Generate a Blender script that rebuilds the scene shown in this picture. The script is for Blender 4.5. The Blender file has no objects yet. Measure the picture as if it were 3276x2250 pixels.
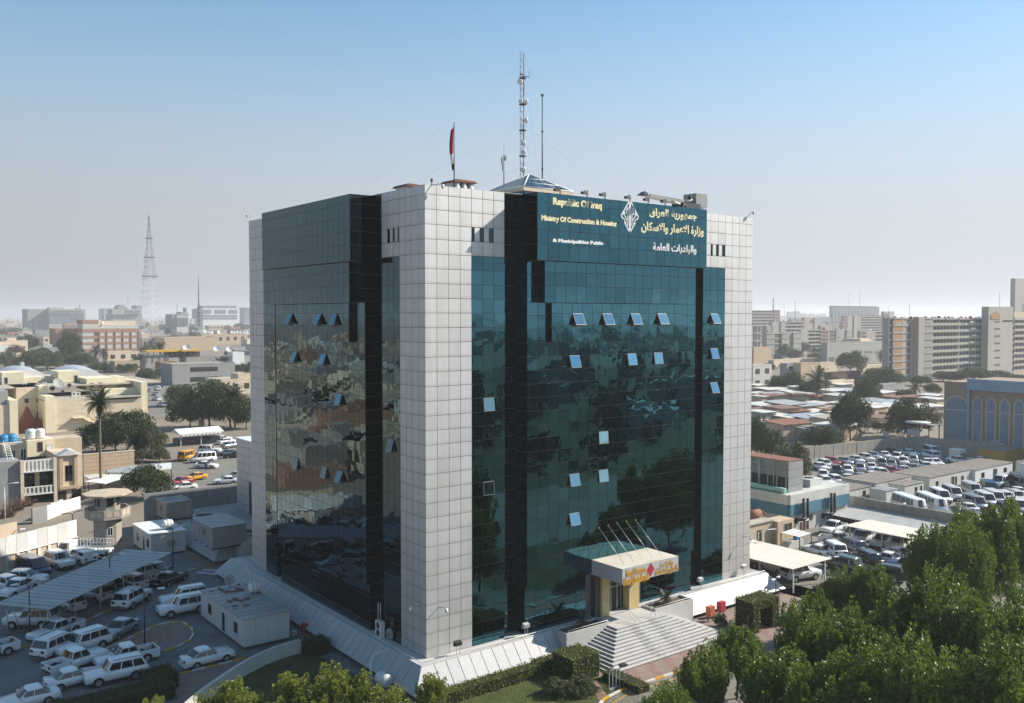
import bpy, math, random
import numpy as np
from mathutils import Vector, Matrix

# ------------------------------------------------------------------ camera, sky, sun, exposure
SC = bpy.context.scene
COL = SC.collection
W_PX, H_PX, F_PX = 3276.0, 2250.0, 2948.51
YAW, PITCH = math.radians(52.41241), math.radians(2.25208694)
CAM = Vector((-39.98388, -63.49092, 28.22292))
FW = Vector((math.cos(YAW)*math.cos(PITCH), math.sin(YAW)*math.cos(PITCH), -math.sin(PITCH)))
RT = Vector((math.sin(YAW), -math.cos(YAW), 0.0))
UP = RT.cross(FW)
cd = bpy.data.cameras.new('camera')
cd.sensor_width = 36.0
cd.lens = F_PX/W_PX*36.0
cd.clip_start, cd.clip_end = 0.5, 30000.0
cam = bpy.data.objects.new('camera', cd)
COL.objects.link(cam)
cam.matrix_world = Matrix((( RT.x, UP.x, -FW.x, CAM.x), (RT.y, UP.y, -FW.y, CAM.y), (RT.z, UP.z, -FW.z, CAM.z), (0, 0, 0, 1)))
SC.camera = cam

SUN_EL = math.radians(34.3)
SUN_TO = Vector((0.933*math.cos(SUN_EL), -0.36*math.cos(SUN_EL), math.sin(SUN_EL))).normalized()
world = bpy.data.worlds.new('World')
SC.world = world
world.use_nodes = True
wn = world.node_tree
sky = wn.nodes.new('ShaderNodeTexSky')
sky.sky_type = 'NISHITA'
sky.sun_disc = False
sky.sun_elevation = SUN_EL
sky.sun_rotation = math.atan2(SUN_TO.x, SUN_TO.y)
sky.altitude = 30.0
sky.air_density = 1.0
sky.dust_density = 0.25
sky.ozone_density = 3.0
bg = wn.nodes['Background']
bg.inputs['Strength'].default_value = 0.115
def wnode(t, **kw):
 n = wn.nodes.new(t)
 for k, v in kw.items():
  setattr(n, k, v)
 return n
hs_ = wnode('ShaderNodeHueSaturation')
hs_.inputs['Saturation'].default_value = 1.1
hs_.inputs['Hue'].default_value = 0.485
wn.links.new(sky.outputs['Color'], hs_.inputs['Color'])
tcw = wnode('ShaderNodeTexCoord')
sep = wnode('ShaderNodeSeparateXYZ')
wn.links.new(tcw.outputs['Generated'], sep.inputs['Vector'])
fr_ = wnode('ShaderNodeMapRange', interpolation_type='SMOOTHERSTEP')
for k, v in (('From Min', 0.02), ('From Max', 0.40), ('To Min', 1.0), ('To Max', 0.06)):
 fr_.inputs[k].default_value = v
wn.links.new(sep.outputs['Z'], fr_.inputs['Value'])
dot = wnode('ShaderNodeVectorMath', operation='DOT_PRODUCT')
dot.inputs[1].default_value = (0.933, -0.36, 0.0)
wn.links.new(tcw.outputs['Generated'], dot.inputs[0])
gain = wnode('ShaderNodeMapRange')
for k, v in (('From Min', -1.0), ('From Max', 1.0), ('To Min', 2.1), ('To Max', 4.6)):
 gain.inputs[k].default_value = v
wn.links.new(dot.outputs['Value'], gain.inputs['Value'])
hz = wnode('ShaderNodeVectorMath', operation='SCALE')
hz.inputs[0].default_value = (0.93, 0.985, 1.07)
wn.links.new(gain.outputs['Result'], hz.inputs['Scale'])
mxw = wnode('ShaderNodeMix', data_type='RGBA')
wn.links.new(fr_.outputs['Result'], mxw.inputs['Factor'])
wn.links.new(hs_.outputs['Color'], mxw.inputs['A'])
wn.links.new(hz.outputs['Vector'], mxw.inputs['B'])
wn.links.new(mxw.outputs['Result'], bg.inputs['Color'])
sl = bpy.data.lights.new('sun', 'SUN')
sl.energy = 5.0
sl.angle = math.radians(0.53)
sl.color = (1.0, 0.93, 0.82)
so = bpy.data.objects.new('sun', sl)
COL.objects.link(so)
so.rotation_euler = (-SUN_TO).to_track_quat('-Z', 'Y').to_euler()
so.location = (80, -60, 120)
SC.view_settings.view_transform = 'Standard'
SC.view_settings.look = 'None'
SC.view_settings.gamma = 1.0
SC.view_settings.use_curve_mapping = False
SC.view_settings.exposure = 0.55
SC.cycles.max_bounces = 8
SC.cycles.diffuse_bounces = 3
SC.cycles.glossy_bounces = 4
SC.cycles.transmission_bounces = 2
SC.cycles.transparent_max_bounces = 4
SC.cycles.volume_bounces = 1
SC.cycles.caustics_reflective = False
SC.cycles.caustics_refractive = False
SC.cycles.use_denoising = True

G = -2.1                     # level of the ground (the podium top is 0)
RNG = random.Random(7)
PI = math.pi

# ------------------------------------------------------------------ where a sight line meets a plane of the place
def ray(px, py):
 return FW + RT*((px - W_PX/2)/F_PX) - UP*((py - H_PX/2)/F_PX)
def at(px, py, z=G):
 d = ray(px, py)
 return CAM + d*((z - CAM.z)/d.z)
def on(px, py, axis, val):
 d = ray(px, py)
 return CAM + d*((val - CAM[axis])/d[axis])
CROP = {1: (0, 900, 2.834), 2: (0, 1400, 2.834), 3: (0, 1690, 2.834), 4: (600, 1690, 2.834), 'R': (2400, 1350, 2.653), 'S': (1700, 1650, 2.66),
  'F': (2580, 1400, 3.339), 'R2': (2400, 1650, 4.15), 'H': (0, 1200, 3.546), 'B': (1280, 1680, 2.8), 'W': (2400, 850, 2.653),
  'V': (2800, 1550, 4.882), 'X': (2400, 880, 4.648), 'Y': (0, 960, 5.81), 'T': (1500, 100, 1.995), 'U': (1960, 600, 4.2)}
def k2(k, x, y):
 b = CROP[k]
 return b[0] + x/b[2], b[1] + y/b[2]
def c(k, x, y, z=G):
 return at(*k2(k, x, y), z)

# ------------------------------------------------------------------ materials
MATS = {}
def mat(name, col, rough=0.6, var=0.12, scale=2.0, bump=0.0, bscale=None, metal=0.0, spec=0.5, rnd=0.0, stain=None, stain_amt=0.0, stretch=(1, 1, 1), coords='Object', coat=0.0, detail=6.0):
 if name in MATS:
  return MATS[name]
 m = bpy.data.materials.new(name)
 m.use_nodes = True
 nt = m.node_tree
 b = nt.nodes['Principled BSDF']
 L = nt.links.new
 b.inputs['Roughness'].default_value = rough
 b.inputs['Metallic'].default_value = metal
 b.inputs['Specular IOR Level'].default_value = spec
 if coat:
  b.inputs['Coat Weight'].default_value = coat
  b.inputs['Coat Roughness'].default_value = 0.08
 tc = nt.nodes.new('ShaderNodeTexCoord')
 mp = nt.nodes.new('ShaderNodeMapping')
 mp.inputs['Scale'].default_value = stretch
 L(tc.outputs[coords], mp.inputs['Vector'])
 n1 = nt.nodes.new('ShaderNodeTexNoise')
 n1.inputs['Scale'].default_value = scale
 n1.inputs['Detail'].default_value = detail
 n1.inputs['Roughness'].default_value = 0.62
 L(mp.outputs['Vector'], n1.inputs['Vector'])
 mr = nt.nodes.new('ShaderNodeMapRange')
 mr.inputs['From Min'].default_value = 0.25
 mr.inputs['From Max'].default_value = 0.75
 mr.inputs['To Min'].default_value = 1.0 - var
 mr.inputs['To Max'].default_value = 1.0 + var
 L(n1.outputs['Fac'], mr.inputs['Value'])
 val = mr.outputs['Result']
 if rnd:
  oi = nt.nodes.new('ShaderNodeObjectInfo')
  r2 = nt.nodes.new('ShaderNodeMapRange')
  r2.inputs['To Min'].default_value = 1.0 - rnd
  r2.inputs['To Max'].default_value = 1.0 + rnd
  L(oi.outputs['Random'], r2.inputs['Value'])
  mu = nt.nodes.new('ShaderNodeMath')
  mu.operation = 'MULTIPLY'
  L(val, mu.inputs[0])
  L(r2.outputs['Result'], mu.inputs[1])
  val = mu.outputs[0]
 mx = nt.nodes.new('ShaderNodeVectorMath')
 mx.operation = 'SCALE'
 mx.inputs[0].default_value = col
 L(val, mx.inputs['Scale'])
 out = mx.outputs['Vector']
 if stain:
  n3 = nt.nodes.new('ShaderNodeTexNoise')
  n3.inputs['Scale'].default_value = scale*0.35
  n3.inputs['Detail'].default_value = 8.0
  n3.inputs['Roughness'].default_value = 0.7
  L(mp.outputs['Vector'], n3.inputs['Vector'])
  m3 = nt.nodes.new('ShaderNodeMapRange')
  m3.inputs['From Min'].default_value = 0.48
  m3.inputs['From Max'].default_value = 0.72
  m3.inputs['To Max'].default_value = stain_amt
  L(n3.outputs['Fac'], m3.inputs['Value'])
  mi = nt.nodes.new('ShaderNodeMix')
  mi.data_type = 'RGBA'
  L(m3.outputs['Result'], mi.inputs['Factor'])
  L(out, mi.inputs['A'])
  mi.inputs['B'].default_value = (*stain, 1)
  out = mi.outputs['Result']
 L(out, b.inputs['Base Color'])
 if bump:
  n2 = nt.nodes.new('ShaderNodeTexNoise')
  n2.inputs['Scale'].default_value = bscale or scale*6
  n2.inputs['Detail'].default_value = 4.0
  L(mp.outputs['Vector'], n2.inputs['Vector'])
  bp = nt.nodes.new('ShaderNodeBump')
  bp.inputs['Strength'].default_value = bump
  bp.inputs['Distance'].default_value = 0.05
  L(n2.outputs['Fac'], bp.inputs['Height'])
  L(bp.outputs['Normal'], b.inputs['Normal'])
 MATS[name] = m
 return m

def glass_mat(name, col, wobble=0.02, wscale=0.55, rough=0.0):
 """Coated reflective glazing: a dark tinted mirror whose panes are slightly wavy."""
 m = bpy.data.materials.new(name)
 m.use_nodes = True
 nt = m.node_tree
 b = nt.nodes['Principled BSDF']
 b.inputs['Base Color'].default_value = (*col, 1)
 b.inputs['Metallic'].default_value = 1.0
 b.inputs['Roughness'].default_value = rough
 tc = nt.nodes.new('ShaderNodeTexCoord')
 n = nt.nodes.new('ShaderNodeTexNoise')
 n.inputs['Scale'].default_value = wscale
 n.inputs['Detail'].default_value = 1.5
 bp = nt.nodes.new('ShaderNodeBump')
 bp.inputs['Strength'].default_value = wobble
 bp.inputs['Distance'].default_value = 1.0
 nt.links.new(tc.outputs['Object'], n.inputs['Vector'])
 nt.links.new(n.outputs['Fac'], bp.inputs['Height'])
 nt.links.new(bp.outputs['Normal'], b.inputs['Normal'])
 oi = nt.nodes.new('ShaderNodeObjectInfo')
 mr = nt.nodes.new('ShaderNodeMapRange')
 mr.inputs['To Min'].default_value = 0.82
 mr.inputs['To Max'].default_value = 1.16
 nt.links.new(oi.outputs['Random'], mr.inputs['Value'])
 sc = nt.nodes.new('ShaderNodeVectorMath')
 sc.operation = 'SCALE'
 sc.inputs[0].default_value = col
 nt.links.new(mr.outputs['Result'], sc.inputs['Scale'])
 nt.links.new(sc.outputs['Vector'], b.inputs['Base Color'])
 MATS[name] = m
 return m

M_PANEL = mat('aluminium panel', (0.59, 0.583, 0.575), 0.58, 0.06, 1.1, rnd=0.05, stain=(0.46, 0.425, 0.39), stain_amt=0.5, stretch=(1, 1, 0.22), metal=0.65)
def grime(m, col, amt):
 """dirt gathered along the lower edge of each panel"""
 nt = m.node_tree
 b = nt.nodes['Principled BSDF']
 src = b.inputs['Base Color'].links[0].from_socket
 tc = nt.nodes.new('ShaderNodeTexCoord')
 sp = nt.nodes.new('ShaderNodeSeparateXYZ')
 nt.links.new(tc.outputs['Generated'], sp.inputs['Vector'])
 mr = nt.nodes.new('ShaderNodeMapRange')
 mr.interpolation_type = 'SMOOTHSTEP'
 mr.inputs['From Min'].default_value = 0.0
 mr.inputs['From Max'].default_value = 0.30
 mr.inputs['To Min'].default_value = amt
 mr.inputs['To Max'].default_value = 0.0
 nt.links.new(sp.outputs['Z'], mr.inputs['Value'])
 mi = nt.nodes.new('ShaderNodeMix')
 mi.data_type = 'RGBA'
 nt.links.new(mr.outputs['Result'], mi.inputs['Factor'])
 nt.links.new(src, mi.inputs['A'])
 mi.inputs['B'].default_value = (*col, 1)
 nt.links.new(mi.outputs['Result'], b.inputs['Base Color'])
grime(M_PANEL, (0.38, 0.33, 0.29), 0.24)
M_JOINT = mat('panel joint', (0.16, 0.13, 0.11), 0.8, 0.25, 3.0)
M_MULL = mat('mullion', (0.20, 0.175, 0.155), 0.55, 0.2, 2.0)
M_DARK = mat('dark backing', (0.012, 0.014, 0.016), 0.5, 0.2, 1.0)
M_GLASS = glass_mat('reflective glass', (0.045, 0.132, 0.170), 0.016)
M_GLASS_L = glass_mat('reflective glass greyed for left reflections', (0.058, 0.106, 0.126), 0.012)  # same glass as the front; tint greyed to imitate the left side's reflections
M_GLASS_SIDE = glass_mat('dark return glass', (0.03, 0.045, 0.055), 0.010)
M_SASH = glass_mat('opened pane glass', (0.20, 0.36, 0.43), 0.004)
M_SASH2 = glass_mat('opened pane glass dimmed for left sky', (0.12, 0.20, 0.24), 0.004)  # copy of the opened pane glass, darkened to imitate a duller sky reflection
M_WIN = glass_mat('window glass', (0.05, 0.06, 0.07), 0.01, rough=0.05)
M_MARBLE = mat('pale marble', (0.53, 0.515, 0.49), 0.5, 0.10, 1.2, bump=0.05, rnd=0.05, stain=(0.40, 0.37, 0.33), stain_amt=0.3)
M_GRANITE = mat('grey granite slab', (0.40, 0.40, 0.405), 0.5, 0.16, 7.0, bump=0.08, rnd=0.06, stain=(0.30, 0.29, 0.28), stain_amt=0.4)
M_STEEL = mat('painted steel', (0.55, 0.55, 0.55), 0.4, 0.1, 2.0, metal=0.3)
M_DKSTEEL = mat('dark steel', (0.06, 0.06, 0.065), 0.5, 0.2, 3.0, metal=0.4)
M_BLACK = mat('black rubber', (0.018, 0.018, 0.019), 0.7, 0.2, 4.0)
M_WHITE = mat('white paint', (0.74, 0.74, 0.73), 0.45, 0.05, 1.5)
M_GOLD = mat('cream letter', (0.85, 0.76, 0.45), 0.5, 0.03, 2.0)
M_GOLD2 = mat('golden letter', (0.72, 0.40, 0.06), 0.4, 0.05, 2.0)
M_LETTER = mat('white letter', (0.80, 0.80, 0.80), 0.5, 0.03, 2.0)
M_RED = mat('red paint', (0.42, 0.03, 0.05), 0.5, 0.1, 2.0)
M_RUST = mat('rusty metal', (0.22, 0.09, 0.05), 0.8, 0.35, 5.0, bump=0.2)

# ------------------------------------------------------------------ mesh collector
class MB:
 def __init__(self):
  self.v, self.f, self.m, self.s = [], [], [], []
 def face(self, pts, m=0, s=False):
  i = len(self.v)
  self.v.extend([tuple(p) for p in pts])
  self.f.append(tuple(range(i, i + len(pts))))
  self.m.append(m)
  self.s.append(s)
 def box(self, x0, y0, z0, x1, y1, z1, m=0):
  i = len(self.v)
  self.v += [(x0, y0, z0), (x1, y0, z0), (x1, y1, z0), (x0, y1, z0), (x0, y0, z1), (x1, y0, z1), (x1, y1, z1), (x0, y1, z1)]
  for q in ((0, 3, 2, 1), (4, 5, 6, 7), (0, 1, 5, 4), (1, 2, 6, 5), (2, 3, 7, 6), (3, 0, 4, 7)):
   self.f.append(tuple(i + a for a in q))
   self.m.append(m)
   self.s.append(False)
  return self
 def hexa(self, p, m=0):
  """eight corners, bottom ring then top ring"""
  i = len(self.v)
  self.v += [tuple(q) for q in p]
  for q in ((0, 3, 2, 1), (4, 5, 6, 7), (0, 1, 5, 4), (1, 2, 6, 5), (2, 3, 7, 6), (3, 0, 4, 7)):
   self.f.append(tuple(i + a for a in q))
   self.m.append(m)
   self.s.append(False)
  return self
 def obox(self, cx, cy, z0, z1, lx, ly, a=0.0, m=0):
  ca, sa = math.cos(a), math.sin(a)
  r = [(cx + ca*x - sa*y, cy + sa*x + ca*y) for x, y in ((-lx/2, -ly/2), (lx/2, -ly/2), (lx/2, ly/2), (-lx/2, ly/2))]
  return self.hexa([(x, y, z0) for x, y in r] + [(x, y, z1) for x, y in r], m)
 def prism(self, ring, z0, z1, m=0, cap=True):
  n = len(ring)
  i = len(self.v)
  self.v += [(x, y, z0) for x, y in ring] + [(x, y, z1) for x, y in ring]
  for k in range(n):
   self.f.append((i + k, i + (k + 1) % n, i + n + (k + 1) % n, i + n + k))
   self.m.append(m); self.s.append(False)
  if cap:
   self.f.append(tuple(i + n + k for k in range(n))); self.m.append(m); self.s.append(False)
   self.f.append(tuple(i + n - 1 - k for k in range(n))); self.m.append(m); self.s.append(False)
  return self
 def loft(self, rings, m=0, s=True, closed=True, caps=True):
  n = len(rings[0])
  i = len(self.v)
  for r in rings:
   self.v += [tuple(p) for p in r]
  for a in range(len(rings) - 1):
   for k in range(n if closed else n - 1):
    k1 = (k + 1) % n
    self.f.append((i + a*n + k, i + a*n + k1, i + (a + 1)*n + k1, i + (a + 1)*n + k))
    self.m.append(m); self.s.append(s)
  if caps:
   self.f.append(tuple(i + n - 1 - k for k in range(n))); self.m.append(m); self.s.append(False)
   e = i + (len(rings) - 1)*n
   self.f.append(tuple(e + k for k in range(n))); self.m.append(m); self.s.append(False)
  return self
 def tube(self, pts, r, n=6, m=0, s=True):
  pts = [Vector(p) for p in pts]
  rr = r if isinstance(r, (list, tuple)) else [r]*len(pts)
  rings = []
  for k, p in enumerate(pts):
   d = (pts[min(k + 1, len(pts) - 1)] - pts[max(k - 1, 0)]).normalized()
   a = Vector((0, 0, 1)) if abs(d.z) < 0.9 else Vector((1, 0, 0))
   u = d.cross(a).normalized()
   w = d.cross(u)
   rings.append([p + (u*math.cos(2*PI*j/n) + w*math.sin(2*PI*j/n))*rr[k] for j in range(n)])
  return self.loft(rings, m, s)
 def lathe(self, prof, n=12, o=(0, 0, 0), m=0, s=True, axis='z'):
  rings = []
  for r, h in prof:
   ring = []
   for j in range(n):
    a = 2*PI*j/n
    if axis == 'z':
     p = (o[0] + r*math.cos(a), o[1] + r*math.sin(a), o[2] + h)
    elif axis == 'y':
     p = (o[0] + r*math.cos(a), o[1] + h, o[2] + r*math.sin(a))
    else:
     p = (o[0] + h, o[1] + r*math.cos(a), o[2] + r*math.sin(a))
    ring.append(p)
   rings.append(ring)
  return self.loft(rings, m, s)
 def grid(self, fn, nu, nv, m=0, s=True):
  i = len(self.v)
  for a in range(nu + 1):
   for b in range(nv + 1):
    self.v.append(tuple(fn(a/nu, b/nv)))
  for a in range(nu):
   for b in range(nv):
    q = i + a*(nv + 1) + b
    self.f.append((q, q + nv + 1, q + nv + 2, q + 1))
    self.m.append(m); self.s.append(s)
  return self
 def mesh(self, name, mats):
  me = bpy.data.meshes.new(name)
  me.from_pydata(self.v, [], self.f)
  for x in (mats if isinstance(mats, (list, tuple)) else [mats]):
   me.materials.append(x)
  me.polygons.foreach_set('material_index', self.m)
  me.polygons.foreach_set('use_smooth', self.s)
  me.update()
  return me
 def build(self, name, mats, parent=None, world=True, label=None):
  return put(name, self.mesh(name, mats), parent, world, label)

def put(name, me, parent=None, world=True, label=None):
 o = bpy.data.objects.new(name, me)
 COL.objects.link(o)
 if parent is not None:
  o.parent = parent
  if world:                      # the mesh is written in place coordinates
   q = parent
   off = Vector((0, 0, 0))
   while q is not None:
    off += q.location
    q = q.parent
   o.location = -off
 if label:
  o['label'] = label
 return o

def tag(o, label=None, cat=None, group=None, kind=None):
 for k, v in (('label', label), ('category', cat), ('group', group), ('kind', kind)):
  if v:
   o[k] = v
 return o

def thing(name, label, cat, loc=(0, 0, 0), rot=0.0, group=None):
 o = bpy.data.objects.new(name, None)
 o.empty_display_size = 0.3
 COL.objects.link(o)
 o.location = loc
 o.rotation_euler = (0, 0, rot)
 return tag(o, label, cat, group)

KIDS = {}
def copy_tree(o, parent=None, kids=None):
 q = o.copy()
 COL.objects.link(q)
 q.parent = parent
 for ch in (kids if kids is not None else KIDS.get(o.name, [])):
  copy_tree(ch, q)
 return q
def note_kids(o):
 """remember a finished prototype's tree so that copies need no search"""
 KIDS[o.name] = list(o.children)
 for ch in o.children:
  note_kids(ch)

def struct(name, mb, mats, label=None):
 return tag(mb.build(name, mats), label, None, None, 'structure')

def text_mesh(body, size_xz, depth=0.05, weight=0.0):
 """flat lettering as a mesh in the XZ plane facing -Y, its lower left corner at the origin"""
 cu = bpy.data.curves.new('lettering', 'FONT')
 cu.body = body
 cu.size = 1.0
 cu.extrude = 0.02
 cu.offset = weight
 cu.resolution_u = 3
 o = bpy.data.objects.new('lettering', cu)
 COL.objects.link(o)
 dg = bpy.context.evaluated_depsgraph_get()
 me = bpy.data.meshes.new_from_object(o.evaluated_get(dg))
 bpy.data.objects.remove(o)
 n = len(me.vertices)
 co = np.empty(n*3)
 me.vertices.foreach_get('co', co)
 co = co.reshape(-1, 3)
 lo, hi = co.min(0), co.max(0)
 sc = np.array(size_xz)/(hi - lo)[:2]
 out = np.empty_like(co)
 out[:, 0] = (co[:, 0] - lo[0])*sc[0]
 out[:, 2] = (co[:, 1] - lo[1])*sc[1]
 out[:, 1] = -np.where(co[:, 2] > 0, depth, 0.0)
 me.vertices.foreach_set('co', out.ravel())
 me.update()
 return me

AR = {'ا': 'FE8D FE8E', 'ب': 'FE8F FE90 FE91 FE92', 'ة': 'FE93 FE94', 'ت': 'FE95 FE96 FE97 FE98', 'ج': 'FE9D FE9E FE9F FEA0', 'د': 'FEA9 FEAA',
  'ر': 'FEAD FEAE', 'ز': 'FEAF FEB0', 'س': 'FEB1 FEB2 FEB3 FEB4', 'ع': 'FEC9 FECA FECB FECC', 'ق': 'FED5 FED6 FED7 FED8',
  'ك': 'FED9 FEDA FEDB FEDC', 'ل': 'FEDD FEDE FEDF FEE0', 'م': 'FEE1 FEE2 FEE3 FEE4', 'ن': 'FEE5 FEE6 FEE7 FEE8', 'ه': 'FEE9 FEEA FEEB FEEC',
  'و': 'FEED FEEE', 'ي': 'FEF1 FEF2 FEF3 FEF4', '\u0001': 'FEFB FEFC'}
AR = {k: v.split() for k, v in AR.items()}
def arabic(t):
 """join the letters and set them right to left"""
 t = t.replace('لا', '\u0001')
 out = ''
 for i, ch in enumerate(t):
  if ch not in AR:
   out += ch
   continue
  fm = AR[ch]
  prev = i > 0 and t[i - 1] in AR and len(AR[t[i - 1]]) > 2
  nxt = i + 1 < len(t) and t[i + 1] in AR and len(fm) > 2
  out += chr(int(fm[3 if prev and nxt else 1 if prev else 2 if nxt else 0], 16))
 return out[::-1]
# ------------------------------------------------------------------ the main building
LX, LY, HT = 41.84, 36.92, 38.76
office = thing('office_building', 'tall square office block of dark mirror glass with white panelled corner piers', 'office building', (0, 0, 0))
SIDES = {'front': dict(L=LX, pw=1.153, cw=(LX - 20.0)/18, c0=10.0, g1=8.07), 'left': dict(L=LY, pw=1.0, cw=(LY - 17.56)/18, c0=8.78, g1=7.0)}
def fmap(side, u, d, z):
 return (u, -d, z) if side == 'front' else (-d, u, z)
ZR = [HT, 38.0] + [38.0 - 1.2*k for k in range(1, 32)] + [0.0]
CELLS = []          # (kind, side, depth, u0, u1, z0, z1)
SIDECELLS = []      # (side, u, d0, d1, z0, z1)
BACK = []           # (side, u0, u1, d0, d1, z0, z1)
SLOTS = []
for side, S in SIDES.items():
 L, pw, cw, c0, g1 = S['L'], S['pw'], S['cw'], S['c0'], S['g1']
 def mir(a, b):
  return (L - b, L - a)
 for a in range(len(ZR) - 1):
  z1, z0 = ZR[a], ZR[a + 1]
  for k in range(7):
   for far in (0, 1):
    u0, u1 = (k*pw, (k + 1)*pw) if k < 4 else (4*pw + (k - 4)*(g1 - 4*pw)/3, 4*pw + (k - 3)*(g1 - 4*pw)/3)
    if far:
     u0, u1 = mir(u0, u1)
    if k < 4:
     CELLS.append(('panel', side, 0.0, u0, u1, z0, z1))
    elif z0 > 33.1:
     if abs(z0 - 34.4) < 0.01 and k in (4, 5):
      if k == 4:
       SLOTS.append((side, min(u0, u0 if not far else u0 - pw), z0, z1, far))
      continue
     CELLS.append(('panel', side, 0.0, u0, u1, z0, z1))
    else:
     CELLS.append(('glass', side, 0.0, u0, u1, z0, z1))
  for far in (0, 1):                                   # the recess between pier and centre
   for f0, f1 in ((0.0, 0.6), (0.6, 1.0)):
    u0, u1 = g1 + (c0 - g1)*f0, g1 + (c0 - g1)*f1
    if far:
     u0, u1 = mir(u0, u1)
    CELLS.append(('glass', side, -0.9, u0, u1, z0, z1))
   SIDECELLS.append((side, L - g1 if far else g1, -0.9, 0.0, z0, z1, -1 if far else 1))
 def blk(dep, n0, n1, zl, back=None):
  u0, u1 = c0 + n0*cw, c0 + n1*cw
  for z1, z0 in zip(zl[:-1], zl[1:]):
   for k in range(n0, n1):
    CELLS.append(('glass', side, dep, c0 + k*cw, c0 + (k + 1)*cw, z0, z1))
   SIDECELLS.append((side, u0, back, dep, z0, z1, -1))
   SIDECELLS.append((side, u1, back, dep, z0, z1, 1))
  BACK.append((side, u0, u1, -1.5, dep, zl[-1], zl[0]))
 blk(2.10, 0, 18, [38.77, 37.95, 36.75, 35.55, 34.35, 32.95], -0.9)
 blk(1.65, 1, 17, [32.93, 32.0, 30.8, 29.33], 0.70)
 blk(1.15, 2, 16, [29.31, 28.4, 27.2, 25.8], 0.70)
 zc = [4.2 + 1.2*k for k in range(24, -1, -1)]
 for z1, z0 in zip(zc[:-1], zc[1:]):
  for k in range(18):
   top2, top3 = z0 > 29.3, z0 > 25.7
   if (top2 and 1 <= k < 17) or (top3 and 2 <= k < 16):
    continue
   CELLS.append(('glass', side, 0.70, c0 + k*cw, c0 + (k + 1)*cw, z0, z1))
  for u, sg in ((c0, -1), (c0 + 18*cw, 1)):
   SIDECELLS.append((side, u, -0.9, 0.70, z0, z1, sg))
 BACK.append((side, c0, c0 + 18*cw, -1.5, 0.70, 4.2, 33.0))
 for z1, z0 in zip([4.18, 3.0, 1.8, 0.6], [3.0, 1.8, 0.6, 0.0]):
  for k in range(18):
   if side == 'front' and 17.6 < c0 + (k + .5)*cw < 25.0:
    continue
   CELLS.append(('glass', side, 0.35, c0 + k*cw, c0 + (k + 1)*cw, z0, z1))
  for u, sg in ((c0, -1), (c0 + 18*cw, 1)):
   SIDECELLS.append((side, u, -0.9, 0.35, z0, z1, sg))
 BACK.append((side, c0, c0 + 18*cw, -1.5, 0.35, 0.0, 4.2))
 BACK.append((side, 0.0, g1, -2.0, 0.0, 0.0, HT))
 BACK.append((side, L - g1, L, -2.0, 0.0, 0.0, HT))
 BACK.append((side, g1, c0, -2.0, -0.9, 0.0, HT - 0.1))
 BACK.append((side, L - c0, L - g1, -2.0, -0.9, 0.0, HT - 0.1))

OPEN = [('front', 1.15, [(1847.7, 1024, 24), (1943.6, 1024, 24), (2033.8, 1024, 24), (2118.4, 1024, 24)]),
  ('front', 0.70, [(1840.6, 1151, 19), (2021, 1144, 11), (2105.7, 1141, 12), (1932, 1393, 8), (1839.2, 1528.4, 14), (1931, 1515.7, 5), (1837.8, 1654, 15)]),
  ('front', 0.0, [(2287.6, 1022.7, 24), (2286, 1132.7, 17), (2284.8, 1242.6, 19), (1564.8, 1295.4, 7), (1567.6, 1561.9, 6)]),
  ('left', 1.15, [(928.8, 1018, 26), (1020.5, 1018, 24), (1074, 1018, 22)]),
  ('left', 0.70, [(945.5, 1134.5, 22), (1039.5, 1142.9, 22), (1090.7, 1266.7, 22), (952.6, 1473.8, 12), (1043, 1501, 14), (1089.5, 1516.7, 24)]),
  ('left', 0.0, [(1249, 1425, 18)])]
opened = {}
for side, dep, lst in OPEN:
 for px, py, ang in lst:
  p = on(px, py, 1, -dep) if side == 'front' else on(px, py, 0, -dep)
  u, z = (p.x if side == 'front' else p.y), p.z
  for i, cl in enumerate(CELLS):
   if cl[0] == 'glass' and cl[1] == side and abs(cl[2] - dep) < 0.01 and cl[3] <= u < cl[4] and cl[5] <= z < cl[6]:
    opened[i] = ang

def pane(side, dep, u0, u1, z0, z1, gap, th, tilt, ch=0.0):
 mb = MB()
 u0, u1, z0, z1 = u0 + gap, u1 - gap, z0 + gap, z1 - gap
 a, b = RNG.gauss(0, tilt), RNG.gauss(0, tilt)
 um, zm = (u0 + u1)/2, (z0 + z1)/2
 f = lambda u, z: fmap(side, u, dep + a*(u - um) + b*(z - zm), z)
 g = lambda u, z: fmap(side, u, dep - th, z)
 mb.hexa([g(u0, z0), g(u1, z0), f(u1 - ch, z0 + ch), f(u0 + ch, z0 + ch), g(u0, z1), g(u1, z1), f(u1 - ch, z1 - ch), f(u0 + ch, z1 - ch)])
 return mb

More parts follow.
